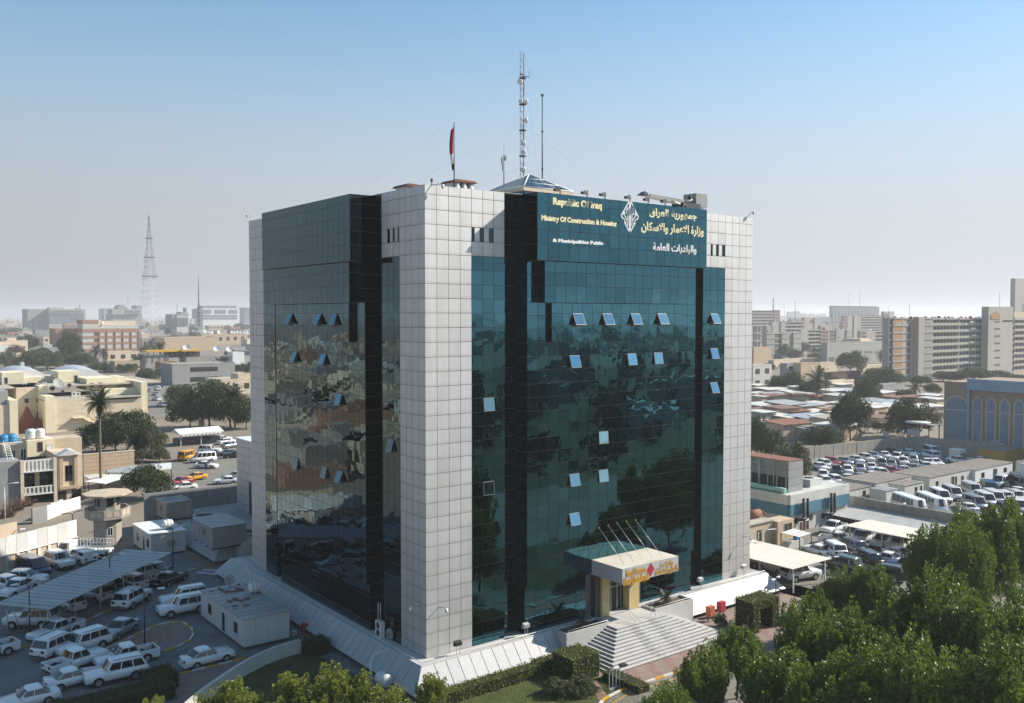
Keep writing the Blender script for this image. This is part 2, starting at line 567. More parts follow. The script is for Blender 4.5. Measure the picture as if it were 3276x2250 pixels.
def shown(cl):
 _, side, dep, u0, u1, z0, z1 = cl
 p = Vector(fmap(side, (u0 + u1)/2, dep, (z0 + z1)/2)) - CAM
 n = Vector((0, -1, 0)) if side == 'front' else Vector((-1, 0, 0))
 d = p.length
 return (u1 - u0)*(z1 - z0)*abs(p.dot(n))/d**3
merged = {'panel': MB(), 'glass': MB()}
for kind, name, m in (('panel', 'wall_panel', M_PANEL), ('glass', 'glass_pane', M_GLASS)):
 idx = [i for i, cl in enumerate(CELLS) if cl[0] == kind and i not in opened]
 idx.sort(key=lambda i: -shown(CELLS[i]))
 for r, i in enumerate(idx):
  _, side, dep, u0, u1, z0, z1 = CELLS[i]
  mb = pane(side, dep, u0, u1, z0, z1, 0.020 if kind == 'panel' else 0.020, 0.03, 0.0012 if kind == 'panel' else 0.0030, 0.0)
  if side == 'left' and kind == 'glass':
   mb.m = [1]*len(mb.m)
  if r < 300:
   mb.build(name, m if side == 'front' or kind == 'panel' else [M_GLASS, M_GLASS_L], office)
  else:
   q = merged[kind]
   k = len(q.v)
   q.v += mb.v
   q.f += [tuple(k + a for a in f) for f in mb.f]
   q.m += mb.m
   q.s += mb.s
 tag(merged[kind].build(name, m if kind == 'panel' else [M_GLASS, M_GLASS_L], office), kind='stuff')
mb = MB()
for side, u, d0, d1, z0, z1, sg in SIDECELLS:
 e = 0.004*sg
 q = [fmap(side, u + e, d0, z0 + .015), fmap(side, u + e, d1 - .02, z0 + .015), fmap(side, u + e, d1 - .02, z1 - .015), fmap(side, u + e, d0, z1 - .015)]
 r = [fmap(side, u - .03*sg, d0, z0 + .015), fmap(side, u - .03*sg, d1 - .02, z0 + .015), fmap(side, u - .03*sg, d1 - .02, z1 - .015), fmap(side, u - .03*sg, d0, z1 - .015)]
 mb.hexa([q[0], q[1], r[1], r[0], q[3], q[2], r[2], r[3]])
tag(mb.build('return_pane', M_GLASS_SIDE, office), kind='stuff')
mb = MB()
for n, (side, u0, u1, d0, d1, z0, z1) in enumerate(BACK):
 e = 0.045 + 0.0007*n
 a, b = fmap(side, u0 + .012, d0, z0 + .002), fmap(side, u1 - .012, d1 - e, z1 - .02)
 x0, x1 = sorted((a[0], b[0])); y0, y1 = sorted((a[1], b[1]))
 mb.box(x0, y0, z0 + .003, x1, y1, z1 - .012, 0)
mb.build('frame_grid', M_MULL, office)
mb = MB()
mb.box(1.2, 1.2, 0, LX - 0.02, LY - 0.02, 37.9, 0)
mb.box(0.02, 0.02, HT - .02, LX - .02, 1.0, HT + .02, 1); mb.box(0.02, 1.0, HT - .02, 1.0, LY - .02, HT + .02, 1)
mb.box(1.0, LY - 1.0, 37.9, LX - .02, LY - .02, HT + .02, 1); mb.box(LX - 1.0, 1.0, 37.9, LX - .02, LY - 1.0, HT + .02, 1)
mb.build('roof', [M_PANEL, M_MARBLE], office)
for side, u, z0, z1, far in SLOTS:
 S = SIDES[side]
 pw = (S['g1'] - 4*S['pw'])/3
 u0 = 4*S['pw'] if not far else S['L'] - 4*S['pw'] - 2*pw
 mb = MB()
 p, q = fmap(side, u0 + .02, -.03, z0 + .02), fmap(side, u0 + 2*pw - .02, -.034, z1 - .02)
 mb.face([fmap(side, u0 + .02, -.036, z0 + .02), fmap(side, u0 + 2*pw - .02, -.036, z0 + .02), fmap(side, u0 + 2*pw - .02, -.036, z1 - .02), fmap(side, u0 + .02, -.036, z1 - .02)])
 sw = mb.build('slot_window', M_GLASS_SIDE, office)
 for a, b in ((.14, .36), (.56, .78)):
  mb = MB()
  v0, v1 = u0 + 2*pw*a, u0 + 2*pw*b
  mb.hexa([fmap(side, v0, -.03, z0 + .03), fmap(side, v1, -.03, z0 + .03), fmap(side, v1, .0, z0 + .03), fmap(side, v0, .0, z0 + .03),
     fmap(side, v0, -.03, z1 - .03), fmap(side, v1, -.03, z1 - .03), fmap(side, v1, .0, z1 - .03), fmap(side, v0, .0, z1 - .03)])
  mb.build('fin', M_PANEL, sw)
M_CONC_S = mat('grey sash', (.24, .26, .27), .5, .05, 2)
for i, ang in opened.items():
 _, side, dep, u0, u1, z0, z1 = CELLS[i]
 mb = MB()
 f = lambda u, d, z: fmap(side, u, d, z)
 for ua, ub, za, zb in ((u0, u0 + .05, z0, z1), (u1 - .05, u1, z0, z1), (u0 + .05, u1 - .05, z0, z0 + .05), (u0 + .05, u1 - .05, z1 - .05, z1)):
  mb.hexa([f(ua + .012, dep - .04, za + .012), f(ub - .012, dep - .04, za + .012), f(ub - .012, dep - .005, za + .012), f(ua + .012, dep - .005, za + .012),
     f(ua + .012, dep - .04, zb - .012), f(ub - .012, dep - .04, zb - .012), f(ub - .012, dep - .005, zb - .012), f(ua + .012, dep - .005, zb - .012)], 0)
 mb.face([f(u0 + .06, dep - .03, z0 + .06), f(u1 - .06, dep - .03, z0 + .06), f(u1 - .06, dep - .03, z1 - .06), f(u0 + .06, dep - .03, z1 - .06)], 1)
 w = mb.build('window', [M_DKSTEEL, M_BLACK], office, label='top hung window standing open')
 t = math.radians(ang + RNG.uniform(-3, 3))
 h = z1 - z0 - .06
 def sw(u, s, o):                     # s down from the hinge, o outwards
  return f(u, dep + .01 + s*math.sin(t) + o*math.cos(t), z1 - .03 - s*math.cos(t) + o*math.sin(t))
 mb = MB()
 mb.hexa([sw(u0 + .02, h, 0), sw(u1 - .02, h, 0), sw(u1 - .02, h, .04), sw(u0 + .02, h, .04), sw(u0 + .02, 0, 0), sw(u1 - .02, 0, 0), sw(u1 - .02, 0, .04), sw(u0 + .02, 0, .04)])
 mb.build('sash', M_CONC_S, w)
 mb = MB()
 mb.hexa([sw(u0 + .05, h - .04, .041), sw(u1 - .05, h - .04, .041), sw(u1 - .05, h - .04, .046), sw(u0 + .05, h - .04, .046), sw(u0 + .05, .04, .041), sw(u1 - .05, .04, .041), sw(u1 - .05, .04, .046), sw(u0 + .05, .04, .046)])
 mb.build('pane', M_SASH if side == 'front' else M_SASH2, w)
 mb = MB()
 mb.tube([f(u0 + .06, dep, z0 + .15), sw(u0 + .06, h*.9, 0)], .012, 4)
 mb.build('stay', M_STEEL, w)

SY = -2.125
def sign_line(body, x0, y0, x1, y1, m, plane=SY, k='T', weight=0.0, name='lettering', parent=None, yb0=None, yb1=None):
 """x0,y0 = upper left, x1,y1 = lower right of the line in the crop"""
 a = on(*k2(k, x0, y0), 1, plane)
 b = on(*k2(k, x1, y1), 1, plane)
 me = text_mesh(body, (b.x - a.x, a.z - b.z), 0.02, weight)
 me.materials.clear(); me.materials.append(m)
 o = put(name, me, parent or office)
 o.location = Vector((a.x, plane + .02, b.z)) - (parent or office).location
 return o
sign_line('Republic Of Iraq', 537, 1060, 849, 1150, M_GOLD, weight=.055)
sign_line('Ministry Of Construction & Housing', 463, 1172, 943, 1256, M_GOLD, weight=.055)
sign_line('& Municipalities Public', 535, 1322, 858, 1372, M_LETTER, weight=.065)
sign_line(arabic('جمهورية العراق'), 1150, 1124, 1455, 1218, M_GOLD, weight=.036)
sign_line(arabic('وزارة الاعمار والاسكان'), 1100, 1212, 1500, 1318, M_GOLD, weight=.036)
sign_line(arabic('والبلديات العامة'), 1175, 1348, 1453, 1430, M_LETTER, weight=.036)
ce = on(*k2('T', 1028, 1182), 1, SY)
hw, hh = 1.12, 1.48
mb = MB()
def bar(p, q, w):
 d = Vector((q[0] - p[0], 0, q[1] - p[1])); n = Vector((-d.z, 0, d.x)).normalized()*w/2
 P, Q = Vector((p[0], 0, p[1])), Vector((q[0], 0, q[1]))
 r = [P - n, Q - n, Q + n, P + n]
 mb.hexa([(ce.x + v.x, SY + .04, ce.z + v.z) for v in r] + [(ce.x + v.x, SY, ce.z + v.z) for v in r])
for s in (-1, 1):
 P = lambda a, b: (s*a*hw, b*hh)
 bar(P(.06, .97), P(1.0, .0), .13); bar(P(1.0, .0), P(.82, -.18), .13); bar(P(.06, -.97), P(.62, -.38), .13)
 bar(P(.055, .97), P(.055, -.97), .11); bar(P(.24, .60), P(.24, -.60), .10); bar(P(.24, .58), P(.42, .38), .10)
 bar(P(.24, -.34), P(.66, .08), .10); bar(P(.42, .38), P(.42, .10), .09); bar(P(.66, .08), P(.56, .2), .09)
 bar(P(.42, -.46), P(.74, -.12), .09); bar(P(.60, .26), P(.80, .06), .08)
mb.build('emblem', M_LETTER, office)

# ------------------------------------------------------------------ podium: lip, sloping stone slabs, thin pipe rail
podium = thing('podium', 'low podium with sloping stone slab skirt round the glass office block', 'podium', (0, 0, G))
mb = MB()
mb.box(-1.28, -1.28, -2.6, LX + 1.28, LY + 3.4, -0.004, 0)
mb.build('base', M_GRANITE, podium)
mb = MB()
mb.box(-1.30, -1.30, -.12, 12.6, -1.02, .09); mb.box(29.1, -1.30, -.12, LX + 1.3, -1.02, .09); mb.box(-1.30, -1.02, -.12, -1.02, LY + 3.4, .09)
mb.box(-1.0, -1.0, -.1, LX + 1.0, -.04, .02); mb.box(-1.0, -.04, -.1, -.04, LY + 3.4, .02)
mb.build('coping', M_MARBLE, podium)
def slope(x0, x1, side, m, miter0=0.0, miter1=0.0):
 """one sloping slab between two stations along the front (side 0) or left (side 1)"""
 mb = MB()
 g = .028
 P = lambda u, o, z: (u, -o, z) if side == 0 else (-o, u, z)
 t0, t1 = x0 + g, x1 - g
 b0, b1 = x0 + g - miter0, x1 - g + miter1
 j = RNG.uniform(-.012, .012)
 mb.hexa([P(b0, 2.75 + j, -1.62), P(b1, 2.75 + j, -1.62), P(b1, 2.60, -1.74), P(b0, 2.60, -1.74),
    P(t0, 1.32 + j, .03), P(t1, 1.32 + j, .03), P(t1, 1.24, -.06), P(t0, 1.24, -.06)])
 return mb.build('stone_slab', m, podium)
n = 12
for k in range(n):
 a, b = -1.3 + (12.6 + 1.3)*k/n, -1.3 + (12.6 + 1.3)*(k + 1)/n
 slope(a, b, 0, M_GRANITE, 1.45 if k == 0 else 0)
for k in range(14):
 a, b = 29.1 + (LX + 1.3 - 29.1)*k/14, 29.1 + (LX + 1.3 - 29.1)*(k + 1)/14
 slope(a, b, 0, M_MARBLE, 0, 1.45 if k == 13 else 0)
n = 36
for k in range(n):
 a, b = -1.3 + (LY + 4.7)*k/n, -1.3 + (LY + 4.7)*(k + 1)/n
 slope(a, b, 1, M_GRANITE, 1.45 if k == 0 else 0, 1.45 if k == n - 1 else 0)
mb = MB()
mb.box(-2.3, -2.3, -2.4, LX + 2.3, LY + 4.4, -1.70)
mb.build('plinth', M_DARK, podium)
mb = MB()
for pts in ([(-1.15, 38, .28), (-1.15, -1.15, .28), (12.4, -1.15, .28)], [(29.3, -1.15, .28), (LX + 1.1, -1.15, .28)]):
 mb.tube(pts, .03, 5)
 for a, b in zip(pts[:-1], pts[1:]):
  a, b = Vector(a), Vector(b)
  for t in np.arange(0, (b - a).length, 2.6):
   p = a + (b - a).normalized()*t
   mb.tube([p, (p.x, p.y, .0)], .02, 4)
mb.build('pipe_rail', M_WHITE, podium)

# ------------------------------------------------------------------ entrance: canopy, portal, steps
portal = thing('entrance_canopy', 'boxy panelled entrance canopy with golden lettering above yellow stone portal', 'canopy', (21.4, -2.5, 0))
M_YSTONE = mat('yellow stone cladding', (0.58, 0.46, 0.22), 0.55, 0.10, 1.4, bump=.05, rnd=.05)
M_CANTOP = mat('dusty canopy top', (0.62, 0.57, 0.48), 0.8, 0.08, .8, stain=(.30, .24, .17), stain_amt=.7)
M_CANPAN = mat('canopy panel', (0.50, 0.50, 0.51), 0.35, 0.05, .8, rnd=.03)
x0, x1, y0, y1, z0, z1 = 17.72, 25.10, -4.73, -0.37, 4.12, 5.48
mb = MB(); mb.box(x0 + .03, y0 + .03, z0, x1 - .03, y1, z1 - .02); mb.build('soffit_box', M_DARK, portal)
mb = MB(); mb.box(x0, y0, z1 - .02, x1, y1, z1); mb.build('canopy_roof', M_CANTOP, portal)
for k in range(6):
 a, b = x0 + (x1 - x0)*k/6, x0 + (x1 - x0)*(k + 1)/6
 mb = MB(); mb.box(a + .012, y0, z0 - .01, b - .012, y0 + .03, z1 - .005); mb.build('front_panel', M_CANPAN, portal)
for k in range(4):
 a, b = y0 + .03 + (y1 - y0 - .03)*k/4, y0 + .03 + (y1 - y0 - .03)*(k + 1)/4
 for xx in (x0, x1 - .03):
  mb = MB(); mb.box(xx, a + .012, z0 - .01, xx + .03, b - .012, z1 - .005); mb.build('side_panel', M_CANPAN, portal)
for cx, w in ((19.1, 1.0), (22.85, 1.3)):
 for zz in (0, 1.37, 2.74):
  mb = MB(); mb.box(cx - w/2, -1.15, zz + .012, cx + w/2, -.36, zz + 1.36); mb.build('column_block', M_YSTONE, portal)
mb = MB(); mb.box(17.95, -.95, 0, 18.55, -.36, 4.1); mb.build('dark_column', M_DKSTEEL, portal)
mb = MB(); mb.box(19.6, -1.0, 3.35, 22.2, -.7, 4.1); mb.build('lintel', M_YSTONE, portal)
mb = MB(); mb.box(19.6, -.36, 0, 22.2, -.3, 3.35); dr = mb.build('door', M_BLACK, portal)
mb = MB()
for a in (19.65, 20.45, 21.25, 21.75, 22.1):
 mb.box(a, -.42, 0, a + .06, -.365, 3.3)
mb.box(19.6, -.415, 2.3, 22.2, -.37, 2.37)
mb.build('door_frame', M_STEEL, dr)
for a in (21.33, 21.8):
 mb = MB(); mb.box(a, -.40, .1, a + .4, -.385, 2.25); mb.build('pane', M_WIN, dr)
CY = y0 - .03
sign_line('Ministry Of Construction', 806, 462, 976, 500, M_GOLD2, CY, 'S', .02, parent=portal)
sign_line('& Housing & Municipalities public', 783, 532, 1004, 566, M_GOLD2, CY, 'S', .02, parent=portal)
sign_line(arabic('وزارة الاعمار'), 1092, 398, 1208, 424, M_GOLD2, CY, 'S', .02, parent=portal)
sign_line(arabic('والاسكان والبلديات العامة'), 1052, 450, 1247, 478, M_GOLD2, CY, 'S', .02, parent=portal)
e = on(*k2('S', 1017, 458), 1, CY)
mb = MB()
r = [(e.x - .48, e.z), (e.x, e.z - .62), (e.x + .48, e.z), (e.x, e.z + .62)]
mb.hexa([(x, CY + .03, z) for x, z in r] + [(x, CY, z) for x, z in r])
mb.build('emblem', M_RED, portal)
FPL = ['leftmost', 'second from the left', 'middle one', 'second from the right', 'rightmost']
for (bx, by), (tx, ty) in zip(((790, 412), (870, 392), (948, 372), (1030, 355), (1107, 340)), ((575, 105), (655, 85), (730, 65), (810, 50), (887, 38))):
 b, t = at(*k2('S', bx, by), 5.48), on(*k2('S', tx, ty), 1, -.85)
 o = thing('flagpole', FPL.pop(0) + ' of five raking flagpoles above the entrance canopy', 'flagpole', b, 0, 'raking flagpoles over the canopy')
 mb = MB(); mb.tube([b, t], [.022, .015], 5); mb.build('pole', M_STEEL, o)
 mb = MB(); mb.lathe([(.0, -.08), (.06, -.03), (.06, .03), (0, .1)], 6, t); mb.build('finial', M_GOLD2, o)

stairs = thing('entrance_stairs', 'wide pale stone stair spreading down on three sides from the entrance', 'stairs', (20.9, -5.0, G))
N = 12
for k in range(N):
 f = k/N
 zt = G + (k + 1)*(-G)/N - .002
 xa, xb = 13.35 + (17.53 - 13.35)*(k/(N - 1)), 29.0 - (29.0 - 24.1)*(k/(N - 1))
 ya = -8.05 + (8.05 - 4.35)*(k/(N - 1))
 mb = MB()
 mb.box(xa, ya, zt - .05, xb, -3.0 + .0004*k, zt)
 mb.box(xa + .05, ya + .05, zt + G/N - .01, xb - .05, -3.0 - .0004*k, zt - .05, 1)
 mb.build('step', [M_MARBLE, M_GRANITE], stairs)
mb = MB(); mb.box(17.85, -3.0, -.4, 23.8, -1.3, -.001); mb.build('landing', M_MARBLE, stairs)
for nm, x0, x1 in (('plain', 12.6, 17.85), ('cabinet', 23.8, 29.15)):
 t = thing('planter', 'long marble planter with dry palm left of the stairs' if nm == 'plain' else 'long marble planter with green palm right of the stairs', 'planter', ((x0 + x1)/2, -2, G), 0, 'planters beside the stairs')
 mb = MB()
 mb.box(x0, -3.05, G + .02, x1, -2.9, .22); mb.box(x0, -1.32, -1.7, x1, -1.2, .22); mb.box(x0, -2.9, -1.9, x0 + .15, -1.32, .22); mb.box(x1 - .15, -2.9, -1.9, x1, -1.32, .22)
 mb.build('wall', M_MARBLE, t)
 mb = MB(); mb.box(x0 + .15, -2.9, -1.9, x1 - .15, -1.32, .02); mb.build('soil', mat('dry soil', (.13, .085, .055), .95, .3, 5, bump=.3), t)
 mb = MB(); mb.tube([(x0 + .2, -2.97, .42), (x1 - .2, -2.97, .42)], .025, 5)
 for a in (x0 + .3, (x0 + x1)/2, x1 - .3):
  mb.tube([(a, -2.97, .2), (a, -2.97, .42)], .02, 4)
 mb.build('rail', M_WHITE, t)
for nm, xx in (('left', 19.9), ('right', 22.6)):
 t = thing('handrail', 'white two bar handrail down the %s of the entrance stairs' % ('left middle' if nm == 'left' else 'right middle'), 'handrail', (xx, -6, G), 0, 'stair handrails')
 mb = MB()
 P = lambda s, h: (xx, -3.6 - 4.3*s, -.05 - 1.95*s + h)
 mb.tube([P(0, 1.0), P(1, 1.0)], .03, 5); mb.build('top_bar', M_WHITE, t)
 mb = MB(); mb.tube([P(0, .55), P(1, .55)], .022, 5); mb.build('lower_bar', M_WHITE, t)
 for k in range(8):
  mb = MB(); mb.tube([P(k/7, -.1), P(k/7, 1.0)], .025, 5); mb.build('post', M_WHITE, t)
# ------------------------------------------------------------------ ground sheet and the hazy air
mb = MB(); mb.box(-5000, -4000, G - .5, 7000, 8000, G)
M_GROUND = mat('dusty ground', (.23, .19, .145), .95, .25, .03, detail=10, bump=.05, bscale=2.0)
struct('ground', mb, M_GROUND)
def haze_box():
 m = bpy.data.materials.new('haze air')
 m.use_nodes = True
 nt = m.node_tree
 for n in list(nt.nodes):
  if n.type == 'BSDF_PRINCIPLED':
   nt.nodes.remove(n)
 pv = nt.nodes.new('ShaderNodeVolumePrincipled')
 pv.inputs['Color'].default_value = (0.93, 0.95, 0.98, 1)
 pv.inputs['Density'].default_value = HAZE
 pv.inputs['Anisotropy'].default_value = 0.25
 out = [n for n in nt.nodes if n.type == 'OUTPUT_MATERIAL'][0]
 nt.links.new(pv.outputs['Volume'], out.inputs['Volume'])
 mb = MB(); mb.box(-5200, -4200, G - 1.6, 7200, 8200, 75)
 o = mb.build('haze', m)
 tag(o, 'pale dusty haze filling the air over the city', kind='stuff')
HAZE = 0.00022
haze_box()
# ------------------------------------------------------------------ vehicles
def paint(name, col, rough=0.28, metal=0.0):
 return mat('paint ' + name, col, rough, 0.03, 1.0, metal=metal, coat=0.6, stain=tuple(v*.82 + .006 for v in col), stain_amt=.35)
PAINT = {'white': paint('white', (.80, .80, .79)), 'pearl': paint('pearl', (.70, .70, .68)), 'silver': paint('silver', (.42, .43, .44), .3, .5), 'grey': paint('grey', (.17, .19, .21), .3, .4),
   'black': paint('black', (.012, .012, .013)), 'navy': paint('navy', (.02, .045, .13)), 'red': paint('red', (.32, .02, .03)), 'yellow': paint('yellow', (.72, .33, .02)), 'blue': paint('blue', (.04, .10, .22)), 'green': paint('dark green', (.03, .05, .045))}
M_CARGLASS = mat('car glass', (.015, .018, .02), .06, .02, 1.0, spec=.8)
M_TYRE = mat('tyre', (.02, .02, .02), .85, .2, 5)
M_RIM = mat('rim', (.45, .45, .46), .35, .1, 3, metal=.7)
M_LAMP = mat('headlamp', (.65, .66, .66), .12, .1, 5, spec=.8)
M_TAIL = mat('tail lamp', (.16, .008, .012), .2, .1, 5)
M_PLATE = mat('number plate', (.6, .6, .58), .5, .05, 5)

VEH = {
 'sedan': dict(L=4.55, W=1.76, H=1.46, zb=.93, zn=.80, A=.82, B=.15, C=-.95, D=-1.62, zt=.98, xf=1.36, xr=-1.30, R=.31, win=((.0, .45), (.48, 1.0))),
 'hatch': dict(L=4.35, W=1.80, H=1.62, zb=1.0, zn=.88, A=.95, B=.28, C=-1.55, D=-2.05, zt=1.02, xf=1.32, xr=-1.30, R=.34, win=((.0, .40), (.43, .78), (.81, 1.0))),
 'suv': dict(L=4.95, W=1.94, H=1.90, zb=1.16, zn=1.10, A=.98, B=.50, C=-2.02, D=-2.36, zt=1.14, xf=1.46, xr=-1.40, R=.39, win=((.0, .33), (.36, .66), (.69, .97))),
 'pickup': dict(L=5.2, W=1.82, H=1.78, zb=1.08, zn=1.03, A=1.05, B=.50, C=-.62, D=-.86, zt=1.08, xf=1.55, xr=-1.50, R=.38, win=((.0, .48), (.52, 1.0))),
 'van': dict(L=5.1, W=1.90, H=2.15, zb=1.12, zn=.95, A=1.95, B=1.10, C=-2.36, D=-2.50, zt=1.1, xf=1.55, xr=-1.45, R=.35, win=((.0, .23), (.27, .50), (.52, .75), (.77, .98))),
 'bus': dict(L=6.95, W=2.08, H=2.62, zb=1.35, zn=1.15, A=3.30, B=3.0, C=-3.28, D=-3.42, zt=1.3, xf=2.05, xr=-1.95, R=.38, win=((.0, .14), (.16, .36), (.38, .58), (.60, .80), (.82, .99))),
}
PROTO = {}
def lerp(a, b, t):
 return a + (b - a)*t
def vehicle_proto(kind, name, canopy=False, bed_dark=False):
 V = VEH[kind]
 L, W, H, zb, zn, A, B, C, D, zt, xf, xr, R = (V[k] for k in ('L', 'W', 'H', 'zb', 'zn', 'A', 'B', 'C', 'D', 'zt', 'xf', 'xr', 'R'))
 t = thing(name, 'x', 'car')
 w = W/2
 zl = .24 if kind in ('sedan', 'hatch') else .36
 def ring(x, ztop, k=1.0, kt=.90):
  h = [(w*.80*k, zl), (w*.97*k, zl + .14), (w*k, lerp(zl, ztop, .55)), (w*.985*k, ztop - .10), (w*kt*k, ztop)]
  return [(x, y, z) for y, z in h] + [(x, -y, z) for y, z in reversed(h)]
 mb = MB()
 xe = L/2
 rear = -xe if kind != 'pickup' else D - .02
 sec = [(xe, zn - .14, .80), (xe - .05, zn - .04, .90), (xe - .24, zn + .015, .98)]
 if A < xe - .5:
  sec += [(lerp(xe, A, .55), lerp(zn, zb, .62), 1.0)]
 sec += [(A + .02, zb, 1.0), (0, zb + .01, 1.0), (D + .05, zb, 1.0)]
 if kind == 'sedan':
  sec += [(lerp(D, -xe, .5), zt, 1.0), (-xe + .14, zt - .02, .96), (-xe, zt - .20, .84)]
 elif kind == 'pickup':
  sec[-1] = (D - .02, zb, 1.0)
 else:
  sec += [(-xe + .10, zb, .98), (-xe, zb - .12, .92)]
 mb.loft([ring(x, z, k) for x, z, k in sec], 0, True)
 wb, wr = w*.93, w*(.76 if kind in ('sedan', 'hatch') else .82)
 def cr(x0, x1, h):
  """cabin outline ring at height share h between screen line and rear line"""
  y = lerp(wb, wr, h)
  z = lerp(zb - .02, H - .05, h)
  return (x0, x1, y, z)
 def side_pt(u, h):
  xa, xd = lerp(A, B, h), lerp(D, C, h)
  return lerp(xa, xd, u), lerp(wb, wr, h), lerp(zb - .02, H - .05, h)
 n = 5
 rings = []
 for h in (0, .35, .7, .93, 1.0):
  xa, xd = lerp(A, B, h), lerp(D, C, h)
  y, z = lerp(wb, wr, h), lerp(zb - .02, H - .05, h)
  if h == 1.0:
   xa, xd, y, z = xa - .10, xd + .08, y - .10, H
  bow = .10 if kind != 'bus' else .05
  rings.append([(xa - bow*.9, y, z), (xa - bow*.25, y*.6, z), (xa, 0, z), (xa - bow*.25, -y*.6, z), (xa - bow*.9, -y, z), (xd + .04, -y, z), (xd, 0, z), (xd + .04, y, z)])
 mb.loft(rings, 0, True)
 body = mb.build('body', PAINT['white'], t, False)
 def panel(pts, off, nm, m=M_CARGLASS):
  b = MB()
  nn = (Vector(pts[1]) - Vector(pts[0])).cross(Vector(pts[3]) - Vector(pts[0])).normalized()
  if nn.dot(Vector(pts[0]) - Vector((0, 0, H*.6))) < 0:
   nn = -nn
  b.face([Vector(p) + nn*off for p in pts], 0, False)
  return b.build(nm, m, t, False)
 def screen(front, h0, h1, nm):
  b = MB()
  def f(u, v):
   h = lerp(h0, h1, v)
   y = lerp(wb, wr, h)*lerp(-.90, .90, u)
   x = (lerp(A, B, h) - .09*abs(lerp(-1, 1, u))**1.6 + .015) if front else (lerp(D, C, h) - .012 + .03*abs(lerp(-1, 1, u)))
   return (x, y, lerp(zb - .02, H - .05, h) + (.012 if front else .006))
  b.grid(f, 4, 2)
  return b.build(nm, M_CARGLASS, t, False)
 screen(True, .06, .93, 'windscreen')
 screen(False, .10 if kind != 'van' else .2, .88, 'rear_window')
 for sg in (1, -1):
  for u0, u1 in V['win']:
   a0, a1 = lerp(.045, .965, u0), lerp(.045, .965, u1)
   if u0 == 0:
    a0 = .07
   pts = []
   for u, h in ((a0, .10), (a1, .10), (a1, .88), (a0, .88)):
    x, y, z = side_pt(u, h)
    pts.append((x, sg*(y + .008), z))
   b = MB(); b.face(pts); b.build('side_window', M_CARGLASS, t, False)
 for xw in (xf, xr):
  for sg in (1, -1):
   b = MB()
   y0 = sg*(w - .20)
   b.lathe([(R*.55, .0), (R*.92, .0), (R, sg*.04), (R, sg*.17), (R*.93, sg*.205), (R*.62, sg*.205)], 12, (xw, y0, R), axis='y')
   wh = b.build('wheel', M_TYRE, t, False)
   b = MB(); b.lathe([(0, 0), (R*.30, .012*sg), (R*.60, -.012*sg), (R*.63, .004*sg)], 10, (xw, y0 + sg*.212, R), axis='y')
   b.build('rim', M_RIM, wh, False)
   b = MB()
   rr = R*1.20
   arc = [(xw + rr*math.cos(a), sg*(w*1.004 + .006), max(R + rr*math.sin(a)*1.0, zl - .02)) for a in np.linspace(-.35, PI + .35, 11)]
   b.face(arc); b.build('wheel_arch', M_BLACK, t, False)
 for sg in (1, -1):
  b = MB(); y = sg*w*.66
  b.hexa([(xe - .10, y - .16, zn - .20), (xe - .02, y - .16, zn - .20), (xe - .10, y + .16, zn - .20), (xe - .26, y + .16, zn - .20), (xe - .16, y - .16, zn - .04), (xe - .05, y - .16, zn - .05), (xe - .13, y + .16, zn - .03), (xe - .30, y + .16, zn - .03)])
  b.build('headlight', M_LAMP, t, False)
  b = MB(); zt2 = zt - .18 if kind != 'van' and kind != 'bus' else 1.0
  xq = -xe
  b.box(xq - .015, sg*w*.62 - .13, zt2 - .12, xq + .22, sg*w*.62 + .20, zt2 + .06 if kind in ('sedan', 'hatch') else zt2 + .10); b.build('tail_light', M_TAIL, t, False)
  b = MB(); b.box(lerp(A, B, .2) - .28, sg*(w + .02), zb, lerp(A, B, .2) - .12, sg*(w + .20), zb + .15); b.build('mirror', M_BLACK if kind == 'bus' else PAINT['white'], t, False)
 b = MB(); b.box(xe - .12, -w*.80, zl + .02, xe + .03, w*.80, zl + .22); b.build('bumper', PAINT['white'] if kind in ('sedan', 'hatch') else M_DKSTEEL, t, False)
 b = MB(); b.box(-xe - .04, -w*.84, zl + .04, -xe + .12, w*.84, zl + .22); b.build('bumper', PAINT['white'] if kind in ('sedan', 'hatch') else M_DKSTEEL, t, False)
 b = MB(); b.box(xe - .04, -w*.5, zn - .22, xe - .01, w*.5, zn - .1); b.build('grille', M_BLACK, t, False)
 b = MB(); b.box(-xe - .05, -.26, zl + .26, -xe - .02, .26, zl + .38); b.build('number_plate', M_PLATE, t, False)
 if kind == 'pickup':
  b = MB(); z0, zq = .55, zb + .02
  xa = D - .10
  b.box(-xe, -w*.97, z0, xa, -w*.90, zq); b.box(-xe, w*.90, z0, xa, w*.97, zq); b.box(-xe, -w*.90, z0, -xe + .07, w*.90, zq - .01); b.box(xa - .06, -w*.90, z0, xa, w*.90, zq - .01)
  b.box(-xe, -w*.96, zl, xa, w*.96, z0 - .004)
  b.build('cargo_bed', PAINT['white'], t, False)
  b = MB(); b.box(-xe + .08, -w*.89, z0, xa - .07, w*.89, z0 + .04); b.build('bed_liner', M_BLACK, t, False)
  if canopy:
   b = MB(); b.loft([[(x, s*y, z) for s, y, z in ((1, w*.92, zq), (1, w*.80, H - .04), (-1, w*.80, H - .04), (-1, w*.92, zq))] for x in (-xe + .02, xa)], 0, False)
   b.build('canopy', PAINT['white'], t, False)
   for sg in (1, -1):
    b = MB(); b.face([(-xe + .25, sg*(w*.905 + .004), zq + .12), (xa - .15, sg*(w*.905 + .004), zq + .12), (xa - .15, sg*(w*.82 + .01), H - .15), (-xe + .25, sg*(w*.82 + .01), H - .15)])
    b.build('side_window', M_CARGLASS, t, False)
 if kind == 'suv':
  b = MB()
  for sg in (1, -1):
   b.tube([(B - .2, sg*wr*.86, H + .05), (C + .2, sg*wr*.86, H + .05)], .025, 4)
  b.build('roof_rail', M_DKSTEEL, t, False)
